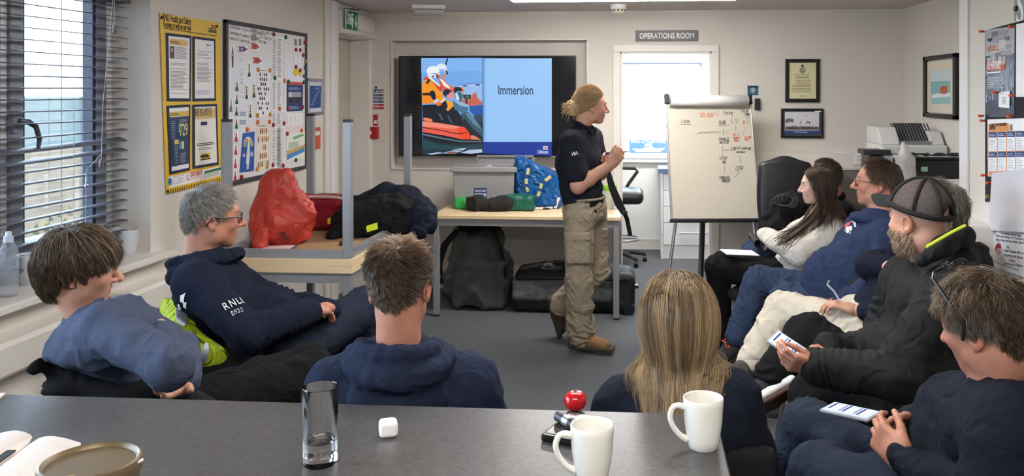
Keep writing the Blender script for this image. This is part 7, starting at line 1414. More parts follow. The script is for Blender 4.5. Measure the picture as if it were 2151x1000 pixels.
hair('hair', h, e, 5200, HL_M, .036, 6, .0010, .42, (.08,-.50,.86), .7, .02, .45, ((.085,.055,.036),(.13,.085,.055),(.05,.034,.024)), .010, 63, clump=.5, ncl=14, colf=c3, cap=1.03, Lfun=lambda d: .45+.95*np.clip(d[:,2]+.1,0,1), follow=.35)
glasses(h, e, mat('thin_steel_frame', S(90,92,96), .3, metal=.8), None, r=.0012)
chair(J, Vector((.05,1,0)), 'black padded chair hidden behind the counter under the man with tousled hair')
# ------------------------------------------------------------------ blonde woman seen from behind
J = joints(P=(1425,1035,2.48), C=(1425,900,2.34), N=(1428,790,2.33), SR=(1535,836,2.30), SL=(1305,850,2.38), ER=(1592,1000,2.34), EL=(1250,1000,2.46), WR=(1500,1010,2.68), WL=(1370,1010,2.66), HR=(1480,1035,2.5), HL=(1370,1035,2.5), KR=(1490,930,2.95), KL=(1370,930,2.95), AR=(1490,1160,3.0), AL=(1370,1160,3.0))
h = Head(at(1425,672,2.36), facing(1425,672,-10,-.02), .96, 0); stats('blonde', J, h)
e = person(J, 'person, woman with long straight blonde hair and navy top, seen from behind')
parts = [head_mesh(h, J['N'], SK['fair'], jaw=.92, neck=.05), core(J, SK['fair'])]
lo, hi = bounds([J['WR'],J['WL']], .2); parts.append(arm_mesh([], [dict(w=J['WR'], d=(-.6,.6,-.2), n=(0,0,-1), right=True), dict(w=J['WL'], d=(.6,.6,-.2), n=(0,0,-1), right=False)], SK['fair'], lo, hi)); combine('body', parts, e, M_skin)
m = fab('dark_navy_top', (29,33,44)); f = top_field(J, .98, (.072,.064,.05), sh=.066); cloth('top', f, m, e, .008, 8, arm_folds(J, .009), seed=59); cloth('jeans', legs_field(J), M_jeand, e, .006, 9, seed=60)
def flowb(d):
    sx = np.tanh((d[:,0]-.02)*9); tp = np.clip(d[:,2],0,1); fr_ = np.clip(d[:,1]+.5,0,1.2); return np.stack([sx*tp*(.25+.75*fr_)+.2*d[:,0], -.35-.7*tp*(1-.4*fr_), -.75-.4*(1-tp)], 1)
def pullb(P):
    k = np.clip((-.02-P[:,2])*8, 0, 1); return np.stack([-P[:,0]*2.4*k*np.clip((np.abs(P[:,0])-.045)*14,0,1), -.22*k*np.clip((P[:,1]+.08)*8,0,1), -.25*k], 1)
def colb(d, col, rg):
    st = vn(np.stack([d[:,0]*9, d[:,1]*5, d[:,2]*2], 1), 5)[:,None]; k = np.clip(.5+.9*st, 0, 1); base = np.array((.15,.10,.062))*(1-k)+np.array((.56,.39,.21))*k
    root = np.clip(d[:,2]*1.2-.3, 0, .75)[:,None]; base = base*(1-root*.35); return base*.75+col*.25
cl = [(J['C']+Vector((0,.02,0)), J['N']-Vector((0,0,.05)), .145, .095), (J['SL'], J['N'], .070, .070), (J['SR'], J['N'], .070, .070), (J['P'], J['C'], .13, .145)]
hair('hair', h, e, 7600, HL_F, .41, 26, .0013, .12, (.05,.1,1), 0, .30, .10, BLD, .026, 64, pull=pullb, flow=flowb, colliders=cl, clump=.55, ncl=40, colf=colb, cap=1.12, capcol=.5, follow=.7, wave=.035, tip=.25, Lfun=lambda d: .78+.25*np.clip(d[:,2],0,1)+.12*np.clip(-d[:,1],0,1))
chair(J, Vector((-.1,1,0)), 'black padded chair under the blonde woman behind the counter corner')
# ------------------------------------------------------------------ the woman presenting
J = joints(P=(1229,440,5.57), C=(1212,345,5.57), N=(1221,276,5.56), SR=(1199,296,5.42), SL=(1243,288,5.71), ER=(1214,392,5.38), EL=(1262,366,5.80), WR=(1282,346,5.43), WL=(1283,336,5.62), HR=(1216,452,5.47), HL=(1243,450,5.66), KR=(1216,588,5.48), KL=(1250,572,5.68), AR=(1219,704,5.54), AL=(1180,640,5.80))
h = Head(at(1243,224,5.57), facing(1243,224,76,-.06), .96, 3); stats('presenter', J, h)
e = person(J, 'person, standing woman presenting in dark polo shirt and khaki cargo trousers, holding a marker')
parts = [head_mesh(h, J['N'], SK['fair'], jaw=.94, neck=.050, res=.003), core(J, SK['fair'], .9)]
pen0, pen1 = at(1272,323,5.46), at(1322,318,5.42)
lo, hi = bounds([J['SR'],J['ER'],J['WR'],J['EL'],J['WL'],pen1], .16); parts.append(arm_mesh([(J['SR'].lerp(J['ER'],.4),J['ER'],.052,.044),(J['ER'],J['ER'].lerp(J['WR'],.35),.044,.043),(J['ER'].lerp(J['WR'],.35),J['WR'],.043,.029),(J['EL'],J['WL'],.043,.028)], [dict(w=J['WR'], d=at(1300,326,5.40)-J['WR'], n=at(1290,300,5.6)-J['WR'], right=True, curl=(.75,.8,.85,.85), thumb=(.9,.3,.5), s=.98), dict(w=J['WL'], d=at(1276,316,5.50)-J['WL'], n=at(1268,330,5.4)-J['WL'], right=False, curl=(.8,.85,.9,.9), thumb=(.8,.3,.5), s=.95)], SK['fair'], lo, hi, .003)); combine('body', parts, e, M_skin)
m = mat('dark_polo_cotton', S(31,33,41), .9, spec=.15, noise=(30,.1), bump=(300,.3,.001), crease=(8,.6,.006)); f = top_field(J, .98, (.066,.062,.05), short=True, sh=.064, wid=1.22, res=.007); f.ell(J['C']+frame_of(J) @ Vector((0,.07,.01)), (.12,.085,.085), frame_of(J), .05).half(J['P']+Vector((0,0,-.03)), (0,0,-1), .01)
PO_ = cloth('polo_shirt', f, m, e, .006, 9, [(J['P'].lerp(J['C'],.5), J['N']-J['P'], .16, 14, .006)], seed=70)
b = MB(); N = J['N']; fr = frame_of(J)
for s in (-1,1): b.prism([N+fr @ Vector(p) for p in ((0,-.075,.035),(s*.06,-.05,.03),(s*.078,.01,.015),(s*.05,.075,-.02),(s*.012,.085,-.055),(s*.035,.06,.0),(s*.058,.01,.035),(s*.045,-.045,.05),(0,-.06,.055))], fr @ Vector((s*.004,0,.004)), m)
b.build('collar', e)
decal_text('HH', (1201,325), (1212,322), 5.3, PO_, e, .03, flat(226,226,228), bold=.03)
m = mat('khaki_ripstop', S(150,137,117), .85, noise=(18,.07), bump=(500,.25,.001), crease=(9,.8,.008)); f = legs_field(J, (.098,.084,.080), .008, .96); f.cone(J['KR'], J['AR']+Vector((0,0,.02)), .088, .084, .02).half(J['P']+Vector((0,0,.085)), (0,0,1), .01)
TR = cloth('cargo_trousers', f, m, e, .009, 9, leg_folds(J, .012), seed=71)
f = Field(J['HR']-Vector((.2,.25,.4)), J['HR']+Vector((.2,.2,.05)), .006); pk = J['HR'].lerp(J['KR'],.42)+Vector((.0,-.088,0)); f.box(pk+Vector((0,.0,-.03)), (.075,.022,.085), rot(.1), .012, .006).box(pk+Vector((0,-.008,.055)), (.08,.022,.025), rot(.1), .008, .004); cloth('cargo_pocket', f, m, e, .004, 12, seed=72)
MB().tube([J['P']+fr @ Vector((.150*math.cos(t),.128*math.sin(t),.078)) for t in [2*PI*k/32 for k in range(32)]], .008, m, 8, closed=True).build('waistband', e)
mb_, ms_ = mat('tan_boot_leather', S(128,92,56), .7, noise=(26,.3)), mat('boot_sole', S(60,54,46), .85)
shoe(J, 'R', Vector((1,-.22,-.02)), e, mb_, ms_, .265, lace=mat('grey_lace', S(120,126,120), .8), hi=.13, name='boot'); shoe(J, 'L', Vector((.25,.2,-.95)), e, mat('dark_boot_leather', S(70,56,46), .75, noise=(26,.25)), ms_, .265, up=(1,-.1,.25), hi=.13, name='boot')
pal_ = ((.42,.27,.13),(.60,.42,.22),(.27,.165,.085),(.70,.53,.31))
def flowp(d): return np.stack([-d[:,0]*.35+.02, -np.ones(len(d))*.9, -.35-.0*d[:,0]], 1)
hair('hair', h, e, 3800, HL_F, .11, 8, .0013, .06, (0,1,.6), 0, .02, .12, pal_, .010, 65, flow=flowp, clump=.35, cap=1.05, capcol=.6, follow=.8)
bun = h.w((0,-.125,-.015)); g = np.random.default_rng(5); V = []; b = MB()
f = Field(bun-Vector((.08,.08,.08)), bun+Vector((.08,.08,.08)), .004); f.ell(bun, (.036,.036,.034)); BC = soft('hair_bun_core', f, mat('bun_core', (.36,.24,.12), .6), e)
for k in range(230):
    a = g.normal(size=3); a /= np.linalg.norm(a); c_ = g.normal(size=3); c_ -= a*(a @ c_); c_ /= np.linalg.norm(c_); R_ = .030+.024*g.random(); t0 = g.random()*6; ar = 2.2+2*g.random()
    b.tube([bun+Vector(a)*.012+Vector(c_*math.cos(t0+ar*i/7)*R_+np.cross(a,c_)*math.sin(t0+ar*i/7)*R_) for i in range(8)], [.0022]*6+[.0016,.001], mat('blonde_bun_%d' % (k % 3), [pal_[0],pal_[1],pal_[3]][k % 3], .45), 5)
for k in range(40):
    a = g.normal(size=3); a /= np.linalg.norm(a); d = Vector(a)*.045; d += Vector((-.01,-.01,-.01)); b.tube([bun+d*.6, bun+d*1.15, bun+d*1.5+Vector((0,0,-.02))], [.0014,.001,.0006], mat('blonde_bun_1', pal_[1], .45), 4)
b.build('hair_bun', e)
E_ = empty('marker_in_hand', pen0, 'white marker pen with a purple end in the presenting woman\'s hand', 'marker pen'); d = (pen1-pen0).normalized(); L = (pen1-pen0).length
MB().cyl(pen0, pen0+d*.05, .009, mat('purple_cap', S(52,46,104), .4), seg=14).build('end_cap', E_); MB().cyl(pen0+d*.05, pen0+d*(L-.03), .0085, flat(200,198,200), seg=14).build('barrel', E_); MB().cyl(pen0+d*(L-.03), pen0+d*L, .006, flat(120,116,124), .0025, 12).build('tip', E_)
# ------------------------------------------------------------------ young woman in the cream sweatshirt
J = joints(P=(1655,582,5.36), C=(1710,515,5.28), N=(1742,452,5.25), SL=(1757,482,5.09), SR=(1712,470,5.42), EL=(1676,536,5.05), ER=(1640,505,5.50), WL=(1618,500,5.27), WR=(1668,526,5.24), HL=(1650,590,5.28), HR=(1652,580,5.46), KL=(1508,562,5.40), KR=(1516,556,5.58), AL=(1516,712,5.45), AR=(1496,700,5.62))
h = Head(at(1716,391,5.25), facing(1716,391,-94,-.06), .93, 0); stats('girl', J, h)
e = person(J, 'person, young woman with long dark hair, cream sweatshirt and black trousers, arms folded')
parts = [head_mesh(h, J['N'], SK['pale'], jaw=.9, nose=.85, neck=.047, res=.003, lips=(1.15,1.15)), core(J, SK['pale'], .9)]; combine('body', parts, e, M_skin)
m = mat('cream_sweatshirt', S(206,199,190), .9, noise=(20,.05), bump=(380,.3,.0015), crease=(8,.7,.007)); f = top_field(J, .98, (.070,.064,.052), sh=.064, upto=1.15); cloth('sweatshirt', f, m, e, .009, 8, arm_folds(J, .011)+[(J['P'].lerp(J['C'],.3), J['N']-J['P'], .2, 11, .008)], seed=73); collar(J, h, e, m, .056, .011, .02)
cloth('trousers', legs_field(J, (.096,.078,.058)), M_blktr, e, .006, 9, leg_folds(J, .006), seed=74)
for s in 'LR': shoe(J, s, Vector((-.8,.3,-.1)), e, M_dark, M_dsole, .24)
def flowg(d): sx = np.sign(d[:,0]+.02); return np.stack([sx*(.2+.9*np.clip(d[:,2],0,1)), -.25-.35*np.clip(d[:,2],0,1)-1.3*np.clip(d[:,1]+.1,0,1), -.8-.3*(1-np.clip(d[:,2],0,1))], 1)
def colg(d, col, rg): return col
def cfun(d, col, rg): return col
cl = [(J['C'], J['N']-Vector((0,0,.05)), .145, .09), (J['SL'], J['N'], .078, .072), (J['SR'], J['N'], .078, .072), (J['P'], J['C'], .13, .145), (J['SL'], J['EL'], .078, .07)]
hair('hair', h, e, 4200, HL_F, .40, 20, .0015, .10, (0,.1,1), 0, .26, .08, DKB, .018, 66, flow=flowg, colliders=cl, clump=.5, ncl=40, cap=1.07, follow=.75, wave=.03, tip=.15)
# a lighter lock falling forward over the chest
b = MB(); g = np.random.default_rng(8)
for k in range(120):
    o_ = Vector(g.normal(size=3))*.010; P_ = [at(x, y, D)+o_*sc_ for x, y, D, sc_ in ((1722,425,5.17,.6),(1712,448,5.10,.9),(1698,466,5.03,1.1),(1678,482,5.0,1.4),(1655,498,4.99,1.8),(1640,508+g.normal()*5,4.99,2.2))]; b.tube(P_, [.0018,.0018,.0018,.0017,.0015,.0009], mat('brown_lock_%d' % (k % 3), [(.05,.03,.018),(.09,.055,.03),(.13,.08,.045)][k % 3], .45), 4)
b.build('forward_lock', e)
chair(J, facing(1680,560,-75), 'black padded chair under the young woman in cream')
Z_ = at(1553,531,5.4); o = bevel(MB().box((-.105,-.075,0), (.105,.075,.004), M_paper).box((-.1,-.07,.004), (.1,.07,.0045), flat(214,216,222)).build('paper_booklet'), .001); o.location = (Z_.x,Z_.y,Z_.z); o.rotation_euler = (.03,.06,.2); tag(o, 'thin white booklet on the young woman\'s knees', 'booklet')
# ------------------------------------------------------------------ man half hidden behind her
J = joints(P=(1725,560,5.75), C=(1748,488,5.72), N=(1752,428,5.7), SL=(1768,452,5.56), SR=(1728,445,5.86), EL=(1716,520,5.52), ER=(1680,500,5.92), WL=(1640,520,5.6), WR=(1630,515,5.8), HL=(1715,565,5.66), HR=(1712,556,5.84), KL=(1585,535,5.66), KR=(1582,528,5.86), AL=(1580,660,5.7), AR=(1575,650,5.9))
h = Head(at(1731,373,5.7), facing(1731,373,-84,-.02), 1.02); stats('behind', J, h)
e = person(J, 'person, man with cropped brown hair in a black jacket, half hidden behind the young woman')
parts = [head_mesh(h, J['N'], SK['tan'], res=.0035, scalp=((.07,.045,.03),HL_R,.9)), core(J, SK['tan'])]
lo, hi = bounds([J['WL']], .2); parts.append(arm_mesh([], [dict(w=J['WL'], d=(-1,.2,0), n=(0,0,-1), right=False)], SK['tan'], lo, hi, .0035)); combine('body', parts, e, M_skin)
m = mat('black_jacket_cloth', S(23,23,25), .9, spec=.15, noise=(20,.1), bump=(300,.3,.001)); cloth('jacket', top_field(J, 1.04, (.082,.07,.055), .009), m, e, .009, 8, arm_folds(J), seed=75); collar(J, h, e, m, .07, .02, .01); cloth('jeans', legs_field(J, res=.01), M_jean, e, .006, 9, seed=76)
for s in 'LR': shoe(J, s, Vector((-.9,.3,-.05)), e, M_dark, M_dsole, .27)
hair('hair', h, e, 1600, HL_R, .014, 3, .0012, .6, pal=((.06,.038,.024),(.09,.058,.036)), layer=.003, seed=67, clump=0, cap=1.03)
chair(J, facing(1740,560,-80), 'black padded chair under the man half hidden behind the young woman')
f = Field(at(1600,500,5.62)-Vector((.1,.15,.15)), at(1690,420,5.62)+Vector((.1,.2,.15)), .009); a_, b_, c_ = at(1640,432,5.60), at(1625,470,5.58), at(1612,498,5.56); f.chain([at(1672,440,5.62),a_,b_,c_], [.06,.06,.075,.05], .03).cone(at(1665,480,5.6), b_, .07, .07, .03)
o = cloth('black_padded_coat', f, M_blk, None, .012, 14, seed=77); tag(o, 'black padded coat bundled on the leather office chair', 'coat')
b = MB(); c_ = at(1655,420,5.52)
for k in range(7): b.tube([c_+Vector(((.06-.004*k)*math.cos(t)+.01*k-.03, -.01+.008*math.sin(2*t)+.006*k, (.035+.003*k)*math.sin(t))) for t in [2*PI*i/16 for i in range(16)]], .004, M_dark if k % 2 else mat('grey_cable', S(70,68,66), .5), 6, closed=True)
o = b.build('coiled_cable'); tag(o, 'coil of black and grey cable lying on the black padded coat', 'cable')
# ------------------------------------------------------------------ man in glasses and royal navy hoodie
J = joints(P=(1742,622,4.55), C=(1818,540,4.45), N=(1850,460,4.40), SL=(1870,494,4.22), SR=(1812,478,4.58), EL=(1842,600,4.13), ER=(1748,548,4.72), WL=(1768,635,4.32), WR=(1738,610,4.52), HL=(1748,640,4.45), HR=(1735,618,4.65), KL=(1650,628,4.62), KR=(1594,590,4.80), AL=(1632,830,4.7), AR=(1548,708,4.74))
h = Head(at(1842,386,4.42), facing(1842,386,-88,.05), 1.02, 0); stats('hood', J, h)
e = person(J, 'person, man in glasses with short brown hair, navy crested hoodie and blue jeans')
parts = [head_mesh(h, J['N'], SK['ruddy'], jaw=1.08, nose=1.15, neck=.064, res=.003, beard=((.40,.24,.18),-.03,.25), brow=(.22,.14,.10), scalp=((.15,.095,.065),HL_R,.8)), core(J, SK['ruddy'])]
lo, hi = bounds([J['WR'],J['WL']], .2); parts.append(arm_mesh([], [dict(w=J['WR'], d=(-.4,-.5,-.3), n=(0,0,-1), right=True), dict(w=J['WL'], d=(-.7,.5,-.1), n=(0,0,-1), right=False)], SK['ruddy'], lo, hi, .003)); combine('body', parts, e, M_skin)
m = fab('royal_navy_hoodie', (44,54,80)); f = top_field(J, 1.10, (.080,.068,.05), belly=1); HO = cloth('hoodie', f, m, e, .008, 8, arm_folds(J, .009)+[(J['P'].lerp(J['C'],.4), J['N']-J['P'], .18, 10, .007)], seed=78); cuffs(J, e, m, .04); hood(J, e, m, 1.0, 79, .05)
cloth('jeans', legs_field(J, (.104,.082,.066)), M_jean, e, .009, 9, leg_folds(J, .010), seed=80)
shoe(J, 'R', Vector((-.65,.1,-.62)), e, mat('dark_trainer', S(56,50,52), .8, noise=(30,.3)), M_dsole, .27, lace=mat('orange_lace', S(226,84,48), .6), up=(-.4,-.35,.6)); shoe(J, 'L', Vector((-.9,.3,0)), e, MATS['dark_trainer'], M_dsole, .27)
hair('hair', h, e, 3200, HL_R, .026, 4, .0011, .5, (.0,-.45,.9), .3, 0, .35, ((.10,.062,.042),(.15,.098,.068),(.065,.042,.03)), .006, 68, clump=.3, cap=1.03)
glasses(h, e, mat('brown_thin_frame', S(96,74,56), .3, metal=.4), None, r=.0012)
PX_ = lambda x, y: (x, y)
decal_poly([([(1772,470),(1779,464),(1787,466),(1786,474),(1779,478),(1773,477)], flat(190,60,66)), ([(1777,478),(1791,476),(1792,486),(1778,488)], WHT), ([(1783,476),(1786,476),(1787,488),(1784,488)], flat(190,60,66)), ([(1788,462),(1800,470),(1801,480),(1797,480),(1794,470),(1786,465)], flat(190,196,210))], 4.2, HO, e, 'crest_print'); decal_text('LITTLESTONE', (1772,482), (1791,492), 4.2, HO, e, .018, flat(214,216,222))
b = MB(); b.tube([at(x, y, D) for x, y, D in ((1742,590,4.28),(1738,598,4.24),(1752,612,4.18),(1764,632,4.1),(1772,640,3.98))], .005, mat('grey_cord', S(140,146,158), .7), 6); b.build('drawcord', e)
chair(J, facing(1790,600,-62), 'black padded chair under the man in the crested navy hoodie')
# ------------------------------------------------------------------ person in cream trousers, mostly hidden
J = joints(P=(1815,685,4.05), C=(1945,585,3.94), N=(1978,508,3.9), SL=(1992,548,3.72), SR=(1930,534,4.06), EL=(1905,662,3.70), ER=(1826,556,4.08), WL=(1796,652,3.92), WR=(1880,562,3.88), HL=(1808,694,3.96), HR=(1800,680,4.14), KL=(1648,650,4.24), KR=(1672,676,4.42), AL=(1580,752,4.16), AR=(1680,860,4.4))
h = Head(at(1968,444,3.9), facing(1968,444,-78,-.05), .98); stats('cream', J, h)
e = person(J, 'person in cream trousers and navy jumper with grey hair, mostly hidden behind the capped man')
parts = [head_mesh(h, J['N'], SK['fair'], res=.0035), core(J, SK['fair'])]
lo, hi = bounds([J['WR'],J['WL']], .2); parts.append(arm_mesh([(J['ER'].lerp(J['WR'],.5),J['WR'],.034,.03)], [dict(w=J['WR'], d=(.7,-.4,.1), n=(0,-.3,-1), right=True), dict(w=J['WL'], d=at(1760,640,3.95)-J['WL'], n=(0,0,-1), right=False, curl=(.5,.5,.55,.6))], SK['fair'], lo, hi, .003)); combine('body', parts, e, M_skin)
m = fab('navy_jumper', (26,30,43)); cloth('jumper', top_field(J, 1.0, (.072,.064,.048), upto=.75), m, e, .008, 8, arm_folds(J), seed=81)
m = mat('cream_fleece', S(196,186,168), .95, noise=(20,.06), bump=(420,.35,.0015), crease=(8,.5,.006)); cloth('joggers', legs_field(J, (.104,.088,.066)), m, e, .008, 9, leg_folds(J, .009), seed=82)
d = nrm(J['AL']-J['KL']); f = Field(J['AL']-Vector((.15,.15,.15)), J['AL']+Vector((.15,.15,.15)), .006); f.cone(J['AL']-d*.05, J['AL']+d*.03, .064, .06, .01); soft('ankle_cuff', f, m, e); f = Field(J['AL']-Vector((.15,.15,.2)), J['AL']+Vector((.15,.15,.15)), .007); f.cone(J['AL'], J['AL']+d*.09, .045, .04, .01); soft('sock', f, M_dark, e)
J['AL'] = J['AL']+d*.09; shoe(J, 'L', Vector((-.7,.1,-.5)), e, mat('grey_patterned_trainer', S(64,60,58), .85, noise=(34,.5)), M_dsole, .26, up=(-.4,-.4,.6)); shoe(J, 'R', Vector((-.9,.3,0)), e, MATS['grey_patterned_trainer'], M_dsole, .26)
hair('hair', h, e, 2400, HL_F, .055, 8, .0014, .30, (0,-.4,.9), .4, .06, .8, ((.20,.17,.125),(.28,.245,.19),(.12,.10,.075)), .028, 69, clump=.5, cap=1.08, wave=.35, follow=.4)
chair(J, facing(1880,660,-60), 'black padded chair under the person in cream trousers')
# ------------------------------------------------------------------ bearded man in the mesh cap
J = joints(P=(1880,832,3.3), C=(1958,668,3.24), N=(1972,556,3.2), SL=(1996,618,3.0), SR=(1902,590,3.4), EL=(1886,790,2.92), ER=(1850,748,3.46), WL=(1714,770,3.04), WR=(1742,738,3.24), HL=(1890,850,3.18), HR=(1845,815,3.42), KL=(1716,838,3.32), KR=(1702,712,3.62), AL=(1690,1010,3.4), AR=(1622,792,3.52))
h = Head(at(1930,464,3.2), facing(1930,464,-50,-.04), 1.10, 0); stats('cap', J, h)
e = person(J, 'person, bearded man in a black mesh cap and black jacket, holding a phone')
PHc, PHt = at(1660,728,3.06), at(1640,698,3.10)
parts = [head_mesh(h, J['N'], SK['fair'], jaw=1.08, neck=.066, res=.0028, beard=((.34,.22,.15),-.03,.6), scalp=((.40,.30,.25),HL_R,.25)), core(J, SK['fair'])]
lo, hi = bounds([J['WR'],J['WL'],PHc], .17); parts.append(arm_mesh([], [dict(w=J['WL'], d=at(1668,762,3.02)-J['WL'], n=at(1690,720,3.12)-J['WL'], right=False, curl=(.55,.6,.7,.75), thumb=(.9,.25,.35), s=1.05), dict(w=J['WR'], d=at(1692,742,3.08)-J['WR'], n=at(1680,790,3.1)-J['WR'], right=True, curl=(.45,.55,.65,.7), thumb=(.95,.2,.2), s=1.05)], SK['ruddy'], lo, hi, .0026)); combine('body', parts, e, M_skin)
m = mat('black_softshell', S(23,23,24), .8, spec=.25, noise=(20,.12), bump=(340,.3,.001), crease=(7,.7,.008)); f = top_field(J, 1.16, (.098,.086,.064), belly=1, sh=.086); cloth('jacket', f, m, e, .010, 6, arm_folds(J, .018)+[(J['P'].lerp(J['C'],.5), J['N']-J['P'], .22, 9, .008)], seed=83)
fr = frame_of(J); N = J['N']; f = Field(N-Vector((.25,.25,.2)), N+Vector((.25,.25,.25)), .006); q = lambda a, b, c: N+fr @ Vector((a,b,c))
f.chain([q(-.04,.085,-.11),q(-.10,.04,.0),q(-.11,-.05,.05),q(-.06,-.12,.075),q(.04,-.13,.075),q(.11,-.06,.05),q(.11,.04,.0),q(.05,.085,-.12)], [.012,.020,.026,.028,.028,.026,.020,.012], .015).chain([q(-.05,.085,-.13),q(-.12,.04,-.04),q(-.13,-.05,.01),q(-.07,-.135,.02),q(.06,-.14,.02),q(.13,-.06,.01),q(.13,.04,-.04),q(.06,.09,-.14)], [.014,.026,.032,.036,.036,.032,.026,.014], .03); CL = cloth('collar', f, m, e, .004, 10, seed=84)
f = Field(at(1985,505,3.0)-Vector((.25,.2,.2)), at(1985,505,3.1)+Vector((.25,.25,.2)), .006); f.chain([at(1938,548,3.02), at(1980,518,3.03), at(2022,496,3.08), at(2036,520,3.2)], [.022,.034,.036,.03], .02); cloth('raised_collar', f, m, e, .004, 10, seed=92)
MB().tube([at(x, y, D) for x, y, D in ((1946,519,2.975),(1966,507,2.985),(1990,493,2.998),(2012,481,3.02),(2027,474,3.05))], .0055, mat('lime_piping', S(206,226,60), .5), 8).build('piping', e)
cuffs(J, e, mat('charcoal_cuff', S(48,48,48), .7), .055, ln=.06)
cloth('trousers', legs_field(J, (.118,.104,.078)), M_blktr, e, .010, 7, leg_folds(J, .011), seed=85)
shoe(J, 'R', Vector((-.8,-.1,-.45)), e, mat('black_mesh_shoe', S(36,38,38), .85, noise=(60,.3)), M_wsole, .29, .05, up=(-.30,.78,.55)); shoe(J, 'L', Vector((-.9,.3,0)), e, MATS['black_mesh_shoe'], M_wsole, .29)
SH = [c for c in e.children if c.name.startswith('shoe')][0]; A_ = J['AR']; d = nrm((-.8,-.1,-.45)); up = Vector((-.30,.78,.55)); up = nrm(up-d*up.dot(d)); x = d.cross(up); R = Matrix((x, d, up)).transposed(); f = Field(A_-Vector((.3,.3,.35)), A_+Vector((.25,.25,.2)), .006); bb = A_-up*.094; f.box(bb+R @ Vector((0,.0,.0)), (.036,.065,.010), R, .009, .01).box(bb+R @ Vector((0,.13,-.002)), (.041,.095,.009), R, .008, .02); soft('gum_outsole', f, M_gum, SH)
MB().tube([A_+up*.02-d*.045, A_+up*.05-d*.07, A_+up*.075-d*.05, A_+up*.06-d*.02], .004, M_wsole, 6).build('heel_loop', SH)
# cap: crown shell, mesh panels, brim, seams
M_cap = mat('black_cap_cloth', S(20,20,22), .9, noise=(30,.15), bump=(500,.3,.001)); 
M_mesh = bpy.data.materials.new('cap_netting'); M_mesh.use_nodes = True; nt = M_mesh.node_tree; nb = nt.nodes['Principled BSDF']; nb.inputs['Base Color'].default_value = (.075,.056,.05,1); nb.inputs['Roughness'].default_value = .8
tcn = nt.nodes.new('ShaderNodeTexCoord'); vo = nt.nodes.new('ShaderNodeTexVoronoi'); vo.inputs['Scale'].default_value = 420; vo.feature = 'F1'; mr = nt.nodes.new('ShaderNodeMapRange'); mr.inputs['From Min'].default_value = .32; mr.inputs['From Max'].default_value = .40; nt.links.new(tcn.outputs['Object'], vo.inputs['Vector']); nt.links.new(vo.outputs['Distance'], mr.inputs['Value']); nb.inputs['Alpha'].default_value = .78
CP_ = empty('mesh_cap', (0,0,0), None, None); CP_.parent = e; CP_.matrix_parent_inverse = wm(e).inverted()
cc, cr, ch_ = np.array((0,-.012,.045)), (.089,.111,.112), .0
CT = Matrix.Rotation(.24, 3, 'X'); c0v = Vector(cc)
def capL(p): return h.w(c0v+CT @ (Vector(p)-c0v))
def capP(az, el, k=1.0): return capL((cc[0]+cr[0]*k*math.sin(az)*math.cos(el), cc[1]+cr[1]*k*math.cos(az)*math.cos(el), cc[2]+cr[2]*k*math.sin(el)-.01))
def cappatch(nm, a0, a1, e0, e1, m, k=1.0, th=.002, na=12, ne=10):
    rows = [[capP(a0+(a1-a0)*i/na, e0+(e1-e0)*j/ne, k) for j in range(ne+1)] for i in range(na+1)]; return patch(nm, rows, m, CP_, th, 1)
e0 = .10
cappatch('front_panel', -.95, .95, e0-.05, PI/2, M_cap)
for a0, a1 in ((.95,1.9),(1.9,2.75),(-1.9,-.95),(-2.75,-1.9)): cappatch('mesh_panel', a0, a1, e0, PI/2, M_mesh, .995)
cappatch('mesh_panel', 2.75, 2*PI-2.75, .42, PI/2, M_mesh, .995)
b = MB()
for a in (.95,1.9,2.75,-.95,-1.9,-2.75): b.tube([capP(a, e0+(PI/2-e0)*j/10, 1.012) for j in range(11)], .007, M_cap, 6)
b.tube([capP(2*PI*j/40, e0-.02 if abs(((2*PI*j/40)+PI) % (2*PI)-PI) < 2.72 else e0-.02, 1.01) for j in range(40)], .011, M_cap, 8, closed=True); b.tube([capP(2.75+(2*PI-5.5)*j/8, .12+.38*math.sin(PI*j/8), 1.01) for j in range(9)], .007, M_cap, 6); b.lathe([(0,.006),(.007,.004),(.008,0)], capP(0,PI/2,1.01), M_cap, 12, axis=h.R); b.build('seam_tapes', CP_)
rows = []
for i in range(9):
    t = -1+2*i/8; row = []
    for j in range(5): u = j/4; a = t*.95; base = np.array((cr[0]*math.sin(a)*.99, cr[1]*math.cos(a)*.99+cc[1], .047)); row.append(capL((base[0]*(1-.08*u), base[1]+u*(.092*(1-.30*t*t)), .047-.018*t*t-.016*u+.006*u*(1-u))))
    rows.append(row)
patch('brim', rows, M_cap, CP_, .005, 2)
hair('beard', h, e, 2200, ([0,PI],[-1.0,-1.0]), .022, 4, .0009, .4, (0,.2,1), 0, .05, .5, ((.34,.22,.13),(.42,.29,.19),(.22,.14,.09),(.5,.38,.27)), .002, 88, clump=.3, cap=0) if False else None
